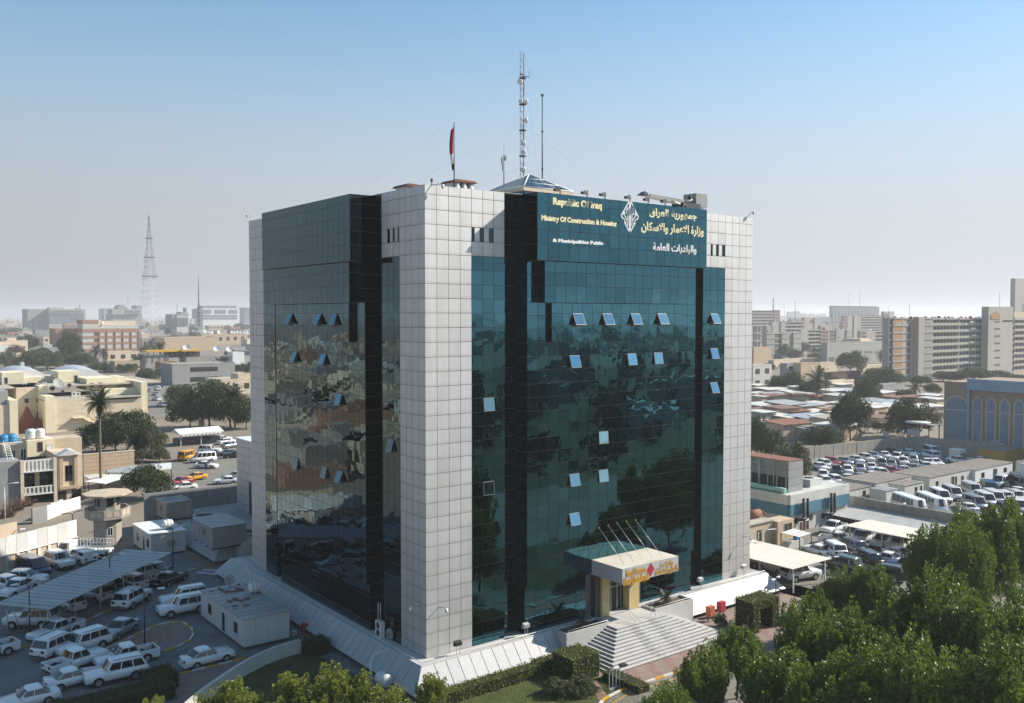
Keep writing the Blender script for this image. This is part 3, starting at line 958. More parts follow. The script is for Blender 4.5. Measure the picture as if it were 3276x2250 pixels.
 t.location = (0, 0, -60)
 note_kids(t)
 t['used'] = 0
 return t
for knd, nm, cat in (('sedan', 'sedan_car', 'car'), ('hatch', 'small_suv', 'car'), ('suv', 'offroad_car', 'car'), ('pickup', 'pickup_truck', 'pickup truck'), ('van', 'minivan', 'van'), ('bus', 'minibus', 'bus')):
 PROTO[knd] = vehicle_proto(knd, nm)
 PROTO[knd]['category'] = cat
PROTO['canopy'] = vehicle_proto('pickup', 'canopy_pickup', canopy=True)
PROTO['canopy']['category'] = 'pickup truck'
PAINTED = {'body', 'cargo_bed', 'canopy', 'mirror'}
def car(kind, color, x, y, ang, label, group=None, z=G, scale=1.0):
 p = PROTO[kind]
 if p['used'] == 0:
  o = p
  kids = list(p.children)
  p['used'] = 1
  for ch in kids:
   if ch.name.split('.')[0] in PAINTED or (ch.name.split('.')[0] == 'bumper' and kind in ('sedan', 'hatch')):
    ch.material_slots[0].link = 'OBJECT'
    ch.material_slots[0].material = PAINT[color]
 else:
  o = copy_tree(p)
  for ch in o.children:
   n = ch.name.split('.')[0]
   if n in PAINTED or (n == 'bumper' and kind in ('sedan', 'hatch')):
    ch.material_slots[0].link = 'OBJECT'
    ch.material_slots[0].material = PAINT[color]
 o.location = (x, y, z)
 o.rotation_euler = (0, 0, ang)
 o.scale = (scale,)*3
 o['label'] = label
 if 'group' in o:
  del o['group']
 if group:
  o['group'] = group
 if 'used' in o and o is not p:
  del o['used']
 return o
def park(kind, color, crop, fx, fy, rx, ry, label, group=None, z=G):
 """stand a vehicle on the ground with the wheels of its visible flank at two ground points: front, rear"""
 f, r = c(crop, fx, fy, z), c(crop, rx, ry, z)
 V = VEH['pickup' if kind == 'canopy' else kind]
 d = (f - r).normalized()
 mid = (f + r)/2
 n = Vector((-d.y, d.x, 0))
 away = mid - CAM
 if n.x*away.x + n.y*away.y < 0:
  n = -n
 mid = mid + n*(V['W']/2 - .1) - d*((V['xf'] + V['xr'])/2)
 return car(kind, color, mid.x, mid.y, math.atan2(d.y, d.x), label, group, z)

GL = 'cars parked in the shaded left yard'
park('sedan', 'black', 3, 1665, 480, 1530, 535, 'black sedan with a long boot beside the end of the grey carport', GL)
park('suv', 'white', 3, 1345, 660, 1200, 740, 'white four wheel drive standing rear on, out in front of the carport', GL)
park('suv', 'white', 3, 1560, 735, 1820, 690, 'white four wheel drive on the far side of its twin by the long cabin', GL)
park('suv', 'white', 3, 1545, 820, 1810, 770, 'white four wheel drive nearest the long white cabin, partly hidden by it', GL)
park('sedan', 'silver', 3, 1065, 1020, 1225, 930, 'silver grey sedan parked alone along the paved island', GL)
park('suv', 'white', 3, 650, 1185, 928, 1095, 'white four wheel drive with its bonnet behind the dark bed of a pickup', GL)
park('suv', 'pearl', 3, 720, 1090, 500, 1190, 'white four wheel drive seen from behind with red lamps beside a pickup', GL)
park('pickup', 'white', 3, 430, 1050, 685, 955, 'white double cab pickup with an empty black bed by the striped kerb', GL)
park('suv', 'pearl', 3, 122, 918, 372, 915, 'white estate car at the near end under the grey carport', GL)
park('hatch', 'pearl', 3, 480, 700, 640, 780, 'white tall car second from the near end under the grey carport', GL)
park('pickup', 'white', 3, 985, 1300, 1350, 1215, 'white double cab pickup with striped flank, tail to the paved island', GL)
park('pickup', 'white', 3, 890, 1240, 590, 1335, 'white pickup with lettered tailgate in the middle of the front rows', GL)
park('suv', 'white', 3, 885, 1450, 1240, 1375, 'white four wheel drive with a roof hatch beside the clipped hedge', GL)
park('sedan', 'white', 3, 850, 1405, 555, 1480, 'white sedan with a roof hatch between the pickup and the hedge', GL)
park('sedan', 'white', 3, 100, 1680, 430, 1600, 'white sedan at the bottom left corner, only its upper half showing', GL)
park('sedan', 'white', 3, 2050, 1210, 1785, 1280, 'old white sedan alone in front of the long white cabin', GL)
park('pickup', 'white', 3, -230, 1240, 40, 1165, 'white pickup cut off by the frame, only its tail beside the kerb', GL)
park('van', 'navy', 3, 365, 478, 120, 400, 'dark blue minivan among white cars near the boundary wall', GL)
park('suv', 'white', 3, 555, 398, 390, 335, 'white estate car beside the dark blue minivan', GL)
park('canopy', 'white', 3, 600, 300, 735, 345, 'white pickup with a canopy behind the lattice sided lorry', GL)
park('hatch', 'white', 3, 330, 520, 90, 520, 'white car in front of the dark blue minivan', GL)
park('pickup', 'white', 3, 105, 655, 330, 560, 'white pickup half under the far edge of the grey carport', GL)
park('hatch', 'white', 3, 120, 600, -60, 560, 'white car cut off by the left frame beside the pickup', GL)
park('hatch', 'pearl', 3, 1050, 520, 1215, 575, 'white car with its tail out, third from the far end under the grey carport', GL)
park('pickup', 'white', 3, 1150, 460, 1330, 500, 'white pickup with its bed out at the far end under the grey carport', GL)
park('van', 'pearl', 3, 720, 640, 880, 690, 'light van in the shade under the middle of the grey carport', GL)
park('sedan', 'black', 3, 860, 540, 1000, 600, 'dark car deep in the shade under the grey carport', GL)
park('sedan', 'grey', 3, 1240, 420, 1440, 440, 'dark car under the far corner of the grey carport', GL)
GS = 'vehicles on the street behind the yard'
park('van', 'yellow', 2, 1800, 190, 1680, 220, 'orange yellow van on the street beside a white van', GS)
park('van', 'white', 2, 1760, 235, 1940, 220, 'white high roofed van on the street beside the orange van', GS)
park('sedan', 'white', 2, 1915, 285, 1795, 283, 'white sedan crossing the street with a person beside it', GS)
park('suv', 'white', 2, 1950, 150, 1830, 150, 'white estate car behind the white street van', GS)
park('sedan', 'silver', 2, 1990, 165, 2085, 172, 'silver sedan on the street next to the office block', GS)
park('sedan', 'yellow', 2, 1730, 400, 1835, 385, 'orange yellow taxi sedan at the street side wall', GS)
park('sedan', 'red', 2, 1600, 445, 1715, 425, 'red coupe at the street side wall in front of the taxi', GS)
park('sedan', 'black', 2, 1480, 490, 1570, 470, 'dark sedan half hidden by the bushy tree at the street', GS)
park('sedan', 'white', 2, 1610, 490, 1725, 480, 'white sedan whose roof shows over the long grey wall', GS)
park('sedan', 'white', 2, 1990, 430, 2100, 425, 'white sedan behind a bush beyond the long grey wall', GS)
park('sedan', 'silver', 2, 2090, 385, 2160, 380, 'silver sedan half hidden by the corner of the office annex', GS)
park('sedan', 'black', 2, 2080, 190, 2170, 185, 'black sedan half hidden by the corner of the office block', GS)
for i, (x, y, k, col, d) in enumerate(((1425, 990, 'suv', 'white', 'at the top of the side street'), (1410, 1035, 'sedan', 'silver', 'second down the side street'), (1470, 1140, 'suv', 'white', 'lowest on the side street by the hedge'), (1535, 1115, 'sedan', 'grey', 'at the right of the side street'), (1350, 1005, 'sedan', 'silver', 'left of the side street by the theatre'), (1420, 1080, 'hatch', 'pearl', 'in the middle of the side street'), (1450, 965, 'sedan', 'navy', 'far up the side street under the wires'))):
 p = c(1, x, y)
 car(k, col, p.x, p.y, 1.5 + .1*(i % 3), {'suv': 'white estate car ', 'sedan': {'silver': 'silver sedan ', 'grey': 'grey sedan ', 'navy': 'dark blue sedan '}.get(col, 'sedan '), 'hatch': 'cream hatchback '}[k] + d, 'cars on the side street')
for i, (x, y) in enumerate(((2020, 1450), (2050, 1475), (2090, 1510))):
 p = c(1, x, y)
 car('sedan', ('white', 'white', 'silver')[i], p.x, p.y, .3, ('white sedan furthest up beside the bus shelter', 'white sedan in the middle beside the bus shelter', 'silver sedan nearest beside the bus shelter')[i], 'cars beside the bus shelter')

GR = 'cars parked in the right hand yard'
park('pickup', 'white', 'R2', 1095, 268, 1250, 215, 'white double cab pickup in front of the blue banded plant house', GR)
park('pickup', 'white', 'R2', 1330, 430, 1010, 388, 'white pickup with a dark stripe near the plant house, tail to the left', GR)
park('suv', 'white', 'R2', 935, 490, 1060, 560, 'white four wheel drive with red tail lamps beside a dark estate', GR)
park('sedan', 'white', 'R2', 720, 500, 930, 560, 'white car behind the corner of the cream carport roof', GR)
park('suv', 'grey', 'R2', 1160, 450, 1330, 520, 'dark grey estate car right of the white four wheel drive', GR)
park('suv', 'green', 'R2', 1025, 705, 1275, 772, 'dark green four wheel drive with a spare wheel, nearest the cream carport', GR)
park('suv', 'black', 'R2', 1390, 620, 1520, 690, 'black four wheel drive with a spare wheel behind the dark green one', GR)
park('sedan', 'white', 'R2', 2060, 620, 1830, 560, 'white sedan by the trees, further of the two', GR)
park('sedan', 'white', 'R2', 1950, 680, 1740, 640, 'white sedan by the trees, nearer of the two', GR)
park('suv', 'navy', 'R2', 1950, 760, 2120, 790, 'dark blue car whose roof shows behind the black four wheel drive', GR)
park('suv', 'black', 'R2', 1580, 850, 1900, 900, 'big black four wheel drive half hidden by the foreground trees', GR)
park('suv', 'white', 'R2', 830, 862, 632, 890, 'white four wheel drive with its tail out at the end of the cream carport', GR)
park('pickup', 'pearl', 'R2', 1490, 400, 1640, 350, 'silver white pickup first under the carport by the concrete wall', GR)
park('pickup', 'white', 'R2', 1780, 455, 1900, 400, 'white pickup with a black grille under the carport by the concrete wall', GR)
park('suv', 'pearl', 'R2', 2000, 500, 2130, 450, 'pale estate car third under the carport by the concrete wall', GR)
park('suv', 'white', 'R2', 180, 740, 350, 800, 'white estate car in the shade under the cream carport', GR)
park('suv', 'white', 'R2', 90, 330, -40, 340, 'white car behind the corner of the office block by the tan shed', GR)
park('hatch', 'grey', 'R2', 40, 700, -150, 650, 'dark car in the shade at the back of the cream carport', GR)

GF = 'cars parked in the walled lot'
rows = [('back', [(150, 345, 'white'), (205, 318, 'white'), (275, 292, 'red'), (410, 285, 'silver'), (535, 270, 'pearl'), (640, 252, 'pearl'), (715, 225, 'silver'), (840, 222, 'white')], (62, 22)),
  ('front', [(210, 500, 'white'), (320, 495, 'white'), (445, 478, 'white'), (580, 462, 'silver'), (700, 445, 'pearl'), (810, 418, 'white'), (910, 398, 'red'), (1045, 382, 'pearl'), (1140, 360, 'silver'), (1280, 340, 'white')], (62, 24))]
ORD = ['first', 'second', 'third', 'fourth', 'fifth', 'sixth', 'seventh', 'eighth', 'ninth', 'tenth', 'eleventh', 'twelfth'] + [a + b for a in ('thir', 'four', 'fif', 'six', 'seven', 'eigh', 'nine') for b in ('teenth',)] + ['twentieth', 'penultimate', 'last']
CN = {'white': 'white', 'pearl': 'cream white', 'silver': 'silver', 'red': 'red', 'black': 'black', 'grey': 'dark grey', 'blue': 'blue', 'navy': 'dark blue'}
for rn, lst, dv in rows:
 n = 0
 for i, (x, y, col) in enumerate(lst):
  a, b = c('F', x + dv[0], y + dv[1]), c('F', x - dv[0], y - dv[1]*.9)
  ang = math.atan2((a - b).y, (a - b).x)
  p = c('F', x, y)
  k = 'hatch' if col == 'red' or i in (1, 5) else 'sedan'
  lab = {'red': 'red car in the %s row of the walled lot' % rn}.get(col, '%s car %s from left in the %s row of the walled lot' % (CN[col], ORD[i], rn))
  car(k, col, p.x, p.y, ang, lab, GF)
for i, (x, y, k, col) in enumerate(((180, 440, 'hatch', 'white'), (320, 400, 'suv', 'black'), (440, 385, 'hatch', 'white'), (575, 365, 'hatch', 'silver'), (695, 350, 'sedan', 'white'), (800, 320, 'suv', 'grey'), (910, 315, 'sedan', 'grey'), (1035, 295, 'pickup', 'white'), (1140, 270, 'hatch', 'silver'))):
 p, q = c('F', x, y), c('F', x + 22, y + 34)
 car(k, col, p.x, p.y, math.atan2((q - p).y, (q - p).x), '%s %s %s from left in the middle row of the lot, nose on' % (CN[col], {'hatch': 'car', 'suv': 'offroader', 'sedan': 'sedan', 'pickup': 'pickup'}[k], ORD[i]), GF)
for x, y, k, col, dv, lab in ((930, 185, 'sedan', 'black', (40, 12), 'black sedan against the far concrete wall of the lot'), (965, 245, 'pickup', 'white', (-50, 25), 'white pickup behind the middle row of the lot'), (1105, 195, 'sedan', 'white', (60, 12), 'white sedan against the far wall beside the black one'),
        (1340, 190, 'van', 'white', (60, 18), 'white high van at the far wall of the lot'), (1330, 228, 'suv', 'white', (-60, -18), 'white estate car in front of the high white van'), (1290, 268, 'sedan', 'blue', (50, 18), 'blue saloon behind the white cars of the lot'),
        (1300, 300, 'sedan', 'white', (60, 22), 'white sedan between the blue saloon and the front row'), (1385, 300, 'sedan', 'white', (60, 24), 'white sedan at the right end of the lot, tail to the van'), (1610, 285, 'pickup', 'white', (-70, -18), 'white double cab pickup alone beside the guard hut'), (1835, 272, 'sedan', 'pearl', (-50, -6), 'pale sedan behind the white cabin roofs by the guard hut')):
 a, b = c('F', x + dv[0], y + dv[1]), c('F', x - dv[0], y - dv[1])
 p = c('F', x, y)
 car(k, col, p.x, p.y, math.atan2((a - b).y, (a - b).x), lab, GF)
GV = 'vans and buses in the lot behind the concrete wall'
for x, y, k, col, dv, lab in ((1090, 800, 'bus', 'white', (120, 45), 'white minibus nearest the concrete wall, only its upper half showing'), (1330, 790, 'bus', 'white', (120, 52), 'white minibus with dark glass next to the concrete wall'),
        (1430, 690, 'van', 'white', (100, 45), 'white van with black windows behind the minibuses'), (1560, 655, 'van', 'pearl', (90, 40), 'white van between two other vans behind the minibuses'), (1765, 615, 'van', 'pearl', (90, 40), 'grey white van beside the blue van'),
        (1960, 600, 'van', 'blue', (90, 42), 'blue van parked in front of the white minivan'), (2085, 525, 'van', 'white', (-60, 14), 'white minivan facing left near the cabins'), (1800, 760, 'van', 'silver', (100, 38), 'silver van with a row of windows behind the white saloon'),
        (1910, 725, 'van', 'white', (90, 40), 'white van right behind the silver van'), (2010, 705, 'van', 'white', (80, 36), 'white van half hidden beside the white estate car'), (2140, 700, 'suv', 'white', (80, 36), 'white estate car with dark wheels among the vans'), (2255, 690, 'suv', 'pearl', (80, 36), 'pale estate car right of the white one among the vans'),
        (1715, 790, 'sedan', 'white', (-60, -26), 'white saloon with its boot towards the concrete wall'), (2170, 850, 'van', 'navy', (90, 36), 'dark blue van behind the foreground treetops'), (2260, 800, 'van', 'white', (80, 36), 'white van behind the dark blue one'),
        (1990, 895, 'sedan', 'white', (80, 34), 'white sedan at the end of the concrete wall, further of two'), (1975, 955, 'sedan', 'silver', (80, 36), 'silver white sedan at the end of the concrete wall, nearer of two'), (2310, 555, 'bus', 'grey', (80, 30), 'dark minibus cut off by the right frame'), (2230, 610, 'sedan', 'pearl', (-70, -20), 'pale sedan between the blue van and the right frame')):
 a, b = c('F', x + dv[0], y + dv[1]), c('F', x - dv[0], y - dv[1])
 p = c('F', x, y)
 car(k, col, p.x, p.y, math.atan2((a - b).y, (a - b).x), lab, GV)
# ------------------------------------------------------------------ small building helpers
M_CONC = mat('raw concrete', (.36, .33, .28), .9, .14, 1.2, bump=.15, stain=(.20, .18, .155), stain_amt=.6, stretch=(1, 1, .5))
M_CONC2 = mat('grey concrete', (.30, .30, .29), .9, .12, .8, bump=.12, stain=(.19, .19, .185), stain_amt=.5)
M_TAN = mat('tan render', (.54, .44, .32), .9, .10, .7, bump=.1, stain=(.34, .26, .18), stain_amt=.45)
M_BEIGE = mat('beige stone', (.66, .55, .41), .85, .10, .9, bump=.1, stain=(.42, .33, .23), stain_amt=.5, stretch=(1, 1, 3))
M_CREAM = mat('cream render', (.74, .66, .47), .85, .08, .8, bump=.05, stain=(.48, .42, .28), stain_amt=.35)
M_BRICK = mat('pale brick', (.52, .40, .275), .9, .15, 3.0, bump=.2, stain=(.34, .24, .16), stain_amt=.4)
M_ROOFF = mat('flat roof', (.42, .37, .30), .95, .2, .6, stain=(.22, .19, .16), stain_amt=.6)
M_CABIN = mat('cabin panel', (.58, .57, .53), .55, .06, .8, stain=(.40, .37, .32), stain_amt=.4, stretch=(1, 1, .4), rnd=.03)
M_SHEET = mat('roof sheet', (.40, .40, .39), .5, .10, 1.0, metal=.2, rnd=.06, stain=(.28, .25, .22), stain_amt=.5)
M_SHEETW = mat('cream roof sheet', (.66, .61, .53), .55, .07, 1.0, rnd=.03, stain=(.5, .45, .38), stain_amt=.4)
M_ASPH = mat('asphalt', (.165, .165, .16), .92, .42, .28, bump=.1, bscale=8, stain=(.20, .19, .17), stain_amt=.7)
M_ASPH2 = mat('dusty asphalt', (.19, .175, .15), .92, .22, .3, bump=.1, bscale=8, stain=(.27, .24, .20), stain_amt=.6)
M_PAVE = mat('brick paving', (.27, .20, .17), .9, .18, 1.5, bump=.15, bscale=9, stain=(.20, .16, .14), stain_amt=.5)
M_PAVER = mat('red brick paving', (.27, .165, .14), .9, .18, 1.5, bump=.15, bscale=9, stain=(.2, .12, .1), stain_amt=.4)
M_YEL = mat('yellow kerb paint', (.62, .34, .02), .7, .12, 3, stain=(.4, .3, .2), stain_amt=.5)
M_WKERB = mat('white kerb paint', (.66, .65, .62), .7, .1, 3, stain=(.4, .38, .35), stain_amt=.5)
M_LAWN = mat('lawn', (.05, .065, .014), .95, .35, .7, bump=.4, bscale=20, stain=(.14, .10, .045), stain_amt=.6)
M_SOIL = mat('bare earth', (.22, .16, .105), .95, .25, .5, bump=.2)
M_BLUEW = mat('blue wall', (.19, .25, .31), .8, .12, .5, stain=(.24, .29, .33), stain_amt=.6)
M_TANK = mat('white tank', (.66, .66, .64), .5, .05, 2)
M_BTANK = mat('blue tank', (.03, .22, .46), .45, .06, 2)
M_GREENP = mat('green pipe paint', (.22, .42, .34), .5, .15, 2, stain=(.3, .4, .33), stain_amt=.4)
M_TRUNK = mat('bark', (.13, .095, .065), .95, .3, 4, bump=.5)
M_WOOD = mat('brown wood', (.12, .065, .035), .7, .2, 3)

def pbox(k, xc, yb, yt, xl, xr, z=G):
 """an upright box that stands with its nearest edge, sides and top where they show in the crop"""
 p = c(k, xc, yb, z)
 x1 = on(*k2(k, xr, yb), 1, p.y).x
 y1 = on(*k2(k, xl, yb), 0, p.x).y
 zt = on(*k2(k, xc, yt), 1, p.y).z
 return p.x, p.y, x1, y1, z, zt
def win(par, face, plane, u0, u1, z0, z1, m=None, frame=None, name='window', proud=.03, bars=1, fw=.07):
 """a framed pane on a wall: face 'y' looks to -Y at y=plane, 'x' looks to -X at x=plane"""
 m = m or M_WIN
 mb = MB()
 def bx(b, a0, a1, h0, h1, d0, d1, mi=0):
  if face == 'y':
   b.box(a0, plane - d1, h0, a1, plane - d0, h1, mi)
  else:
   b.box(plane - d1, a0, h0, plane - d0, a1, h1, mi)
 f = frame or M_STEEL
 bx(mb, u0, u1, z0, z0 + fw, -.02, proud); bx(mb, u0, u1, z1 - fw, z1, -.02, proud)
 bx(mb, u0, u0 + fw, z0 + fw, z1 - fw, -.02, proud); bx(mb, u1 - fw, u1, z0 + fw, z1 - fw, -.02, proud)
 for k in range(1, bars + 1):
  x = lerp(u0, u1, k/(bars + 1))
  bx(mb, x - .03, x + .03, z0 + fw, z1 - fw, -.02, proud*.7)
 o = mb.build(name, f, par)
 mb = MB(); bx(mb, u0 + fw*.5, u1 - fw*.5, z0 + fw*.5, z1 - fw*.5, -.02, proud*.4); mb.build('pane', m, o)
 return o
def cabin(label, x0, y0, x1, y1, z0, z1, wins=(), roofm=None, wallm=None, group='site cabins', name='site_cabin', skids=True, panel=1.2):
 t = thing(name, label, 'cabin', ((x0 + x1)/2, (y0 + y1)/2, z0), 0, group)
 wm, rm = wallm or M_CABIN, roofm or M_SHEET
 b = z0 + (.22 if skids else .0)
 mb = MB(); mb.box(x0 + .05, y0 + .05, b, x1 - .05, y1 - .05, z1 - .02); mb.build('frame', M_STEEL, t)
 for face, a0, a1, pl in (('y', x0, x1, y0), ('x', y0, y1, x0)):
  n = max(1, round((a1 - a0)/panel))
  for k in range(n):
   u0, u1 = a0 + (a1 - a0)*k/n + .012, a0 + (a1 - a0)*(k + 1)/n - .012
   mb = MB()
   if face == 'y':
    mb.box(u0, pl, b, u1, pl + .04, z1 - .05)
   else:
    mb.box(pl, u0 + (.05 if k == 0 else 0), b, pl + .04, u1, z1 - .05)
   mb.build('wall_panel', wm, t)
 mb = MB()
 mb.box(x1 - .05, y0 + .05, b, x1, y1, z1 - .05); mb.box(x0 + .05, y1 - .05, b, x1 - .05, y1, z1 - .05); mb.build('rear_wall', wm, t)
 n = max(1, round(max(x1 - x0, y1 - y0)/1.1))
 for k in range(n):
  mb = MB()
  if y1 - y0 > x1 - x0:
   a, q = lerp(y0 - .12, y1 + .12, k/n), lerp(y0 - .12, y1 + .12, (k + 1)/n)
   mb.box(x0 - .12, a + .015, z1 - .03 + .004*(k % 2), x1 + .12, q - .015, z1 + .04); mb.box(x0 - .12, a - .015, z1, x1 + .12, a + .03, z1 + .075)
  else:
   a, q = lerp(x0 - .12, x1 + .12, k/n), lerp(x0 - .12, x1 + .12, (k + 1)/n)
   mb.box(a + .015, y0 - .12, z1 - .03 + .004*(k % 2), q - .015, y1 + .12, z1 + .04); mb.box(a - .015, y0 - .12, z1, a + .03, y1 + .12, z1 + .075)
  mb.build('roof_sheet', rm, t)
 if skids:
  mb = MB()
  for f in (.05, .35, .65, .95):
   if y1 - y0 > x1 - x0:
    q = lerp(y0, y1, f); mb.box(x0 + .05, q - .12, z0, x1 - .05, q + .12, b)
   else:
    q = lerp(x0, x1, f); mb.box(q - .12, y0 + .05, z0, q + .12, y1 - .05, b)
  mb.build('skid', M_DKSTEEL, t)
 for face, u, w, h0, h1, kind in wins:
  pl = y0 if face == 'y' else x0
  if kind == 'ac':
   mb = MB()
   if face == 'y':
    mb.box(u - w/2, pl - .35, z0 + h0, u + w/2, pl, z0 + h1)
   else:
    mb.box(pl - .35, u - w/2, z0 + h0, pl, u + w/2, z0 + h1)
   mb.build('air_conditioner', M_CONC2, t)
  else:
   win(t, face, pl, u - w/2, u + w/2, z0 + h0, z0 + h1, m=M_BLACK if kind == 'dark' else None, frame=M_WHITE if kind == 'door' else M_WOOD, name='door' if kind in ('door', 'dark') else 'window', bars=0 if kind != 'win' else 1)
 return t
def tank(label, x, y, z, r, h, m=None, upright=True, group='water tanks', along=(1, 0)):
 t = thing('water_tank', label, 'water tank', (x, y, z), 0, group)
 mb = MB()
 if upright:
  prof = [(0, 0), (r, 0), (r, h*.2), (r*.96, h*.24), (r, h*.28), (r, h*.5), (r*.96, h*.54), (r, h*.58), (r, h*.8), (r*.6, h*.96), (r*.25, h)]
  mb.lathe(prof, 14, (x, y, z)); mb.build('body', m or M_TANK, t)
  mb = MB(); mb.lathe([(r*.28, 0), (r*.28, .06), (0, .09)], 10, (x, y, z + h - .01)); mb.build('lid', M_BLACK, t)
 else:
  prof = [(0, -h/2), (r*.6, -h/2 + .03), (r, -h*.38), (r, -h*.2), (r*.95, -h*.17), (r, -h*.14), (r, h*.14), (r*.95, h*.17), (r, h*.2), (r, h*.38), (r*.6, h/2 - .03), (0, h/2)]
  mb.lathe(prof, 14, (x, y, z + r + .1), axis='x' if along[0] else 'y'); mb.build('body', m or M_TANK, t)
  mb = MB(); mb.lathe([(r*.35, 0), (r*.35, .1), (0, .12)], 10, (x, y, z + 2*r + .06)); mb.build('lid', M_TANK, t)
  mb = MB(); mb.box(x - h*.3, y - r*.6, z, x - h*.22, y + r*.6, z + .3); mb.box(x + h*.22, y - r*.6, z, x + h*.3, y + r*.6, z + .3); mb.build('cradle', M_DKSTEEL, t)
 return t
def dish(label, x, y, z, r, az, group='satellite dishes', m=None, el=35):
 t = thing('satellite_dish', label, 'satellite dish', (x, y, z), 0, group)
 d = Vector((math.cos(az)*math.cos(math.radians(el)), math.sin(az)*math.cos(math.radians(el)), math.sin(math.radians(el))))
 u = d.cross(Vector((0, 0, 1))).normalized(); w = u.cross(d)
 o = Vector((x, y, z + r + .25))
 mb = MB()
 rings = [[o + d*(q*q*.28*r) + (u*math.cos(a) + w*math.sin(a))*q*r for a in np.linspace(0, 2*PI, 13)[:-1]] for q in (.02, .5, .8, 1.0)]
 mb.loft(rings, 0, True, True, False); mb.build('reflector', m or M_TANK, t)
 mb = MB(); mb.tube([(x, y, z), o - d*.05], .05, 5); mb.tube([o - w*r*.9 + d*.2*r, o + d*r*.75], .02, 4); mb.lathe([(.06, -.06), (.06, .06)], 6, o + d*r*.75); mb.build('mount', M_DKSTEEL, t)
 return t
def lamp(label, k, xb, yb, yt, arm=None, double=False, m=None, zb=G, group='yard lamp posts', px=None):
 p = c(k, xb, yb, zb) if px is None else at(px[0], px[1], zb)
 q = on(*(k2(k, xb, yt) if px is None else (px[0], px[2])), 1, p.y)
 h = q.z - zb
 t = thing('lamp_post', label, 'lamp post', p, 0, group)
 mb = MB(); mb.tube([p, (p.x, p.y, q.z)], [.085, .05], 6, s=True); mb.build('pole', m or M_STEEL, t)
 for sg in ((1, -1) if double else (1,)):
  a = Vector(arm or (1.3, -.5, 0))*sg
  e = Vector((p.x, p.y, q.z)) + a + Vector((0, 0, .35))
  mb = MB(); mb.tube([(p.x, p.y, q.z - .1), Vector((p.x, p.y, q.z + .28)) + a*.35, e], .04, 5); mb.build('arm', m or M_STEEL, t)
  mb = MB(); ad = a.normalized(); n = Vector((-ad.y, ad.x, 0))*.14
  r = [e - n - ad*.1, e + ad*.55 - n*.7, e + ad*.55 + n*.7, e + n - ad*.1]
  mb.hexa([v - Vector((0, 0, .07)) for v in r] + [v + Vector((0, 0, .06)) for v in r]); mb.build('lantern', M_WHITE, t)
 return t
def kerb(label, pts, alt=True, seg=1.0, w=.16, h=.13, group='striped kerbs'):
 pts = [Vector((p.x, p.y, 0)) for p in pts]
 out = [pts[0]]
 for a, b in zip(pts[:-1], pts[1:]):
  L = (b - a).length
  n = max(1, round(L/seg))
  for k in range(1, n + 1):
   out.append(a + (b - a)*k/n)
 t = thing('kerb', label, 'kerb', (out[0].x, out[0].y, G), 0, group)
 for k, (a, b) in enumerate(zip(out[:-1], out[1:])):
  d = (b - a).normalized(); n = Vector((-d.y, d.x, 0))*w/2
  a2, b2 = a + d*.012, b - d*.012
  mb = MB()
  r = [a2 - n, b2 - n, b2 + n, a2 + n]
  mb.hexa([(v.x, v.y, G - .05) for v in r] + [(v.x, v.y, G + h) for v in r]); mb.build('kerb_stone', M_YEL if (k % 2 and alt) else M_WKERB, t)
 return t
def sheet(name, pts, lift, m, label=None):
 mb = MB(); mb.face([(p.x, p.y, G + lift) for p in pts])
 return struct(name, mb, m, label)
V3 = Vector

# ------------------------------------------------------------------ left yard
sheet('yard_asphalt', [V3((-75, -30, 0)), V3((60, -30, 0)), V3((60, -8, 0)), V3((-2, -8, 0)), V3((-2, 62, 0)), V3((-30, 62, 0)), V3((-75, 30, 0))], .004, M_ASPH)
cp = thing('carport', 'long grey sheet roofed carport across the shaded left yard', 'carport', (-15, 38, G))
B0, C0 = c(2, 450, 1560, .9), c(2, 1560, 1045, .9)
D0 = c(2, 1140, 1025, .9)
ax = (C0 - B0); ax.z = 0
sd = (D0 - C0); sd.z = 0
B0 = B0 - ax*.0
n = 22
for k in range(n):
 a, b = B0 + ax*(k/n), B0 + ax*((k + 1)/n)
 g = ax.normalized()*.012
 mb = MB()
 z = .9 + .006*(k % 2)
 r = [a + g, b - g, b - g + sd, a + g + sd]
 mb.hexa([(v.x, v.y, z - .05 + (.18 if i > 1 else 0)) for i, v in enumerate(r)] + [(v.x, v.y, z + (.18 if i > 1 else 0)) for i, v in enumerate(r)])
 r2 = [a - g*2.5, a + g*2.5, a + g*2.5 + sd, a - g*2.5 + sd]
 mb.hexa([(v.x, v.y, z + (.18 if i > 1 else 0)) for i, v in enumerate(r2)] + [(v.x, v.y, z + .035 + (.18 if i > 1 else 0)) for i, v in enumerate(r2)])
 mb.build('roof_sheet', M_SHEET, cp)
for k in range(6):
 for f in (.12, .85):
  a = B0 + ax*(k*.19 + .03) + sd*f
  mb = MB(); mb.tube([(a.x, a.y, G), (a.x, a.y, .86)], .06, 6); mb.build('post', M_STEEL, cp)
mb = MB()
for f in (.12, .85):
 a, b = B0 + sd*f, B0 + ax + sd*f
 mb.tube([(a.x, a.y, .80 + .17*f), (b.x, b.y, .80 + .17*f)], .06, 4)
mb.build('purlin', M_STEEL, cp)
for q in ((120, 750, 190, 950), (265, 770, 205, 950)):
 a, b = c(3, q[0], q[1], .85), c(3, q[2], q[3])
 mb = MB(); mb.tube([b, a], .05, 5); mb.build('brace', M_STEEL, cp)
cb = cabin('long white site cabin with patched roof alone in the shaded yard', -9.0, 16.5, -4.6, 27.9, -2.05, .68,
  [('x', 25.3, .9, 1.0, 2.0, 'win'), ('x', 21.6, .95, .25, 2.2, 'door'), ('x', 18.5, .9, 1.0, 2.0, 'win')])
mb = MB()
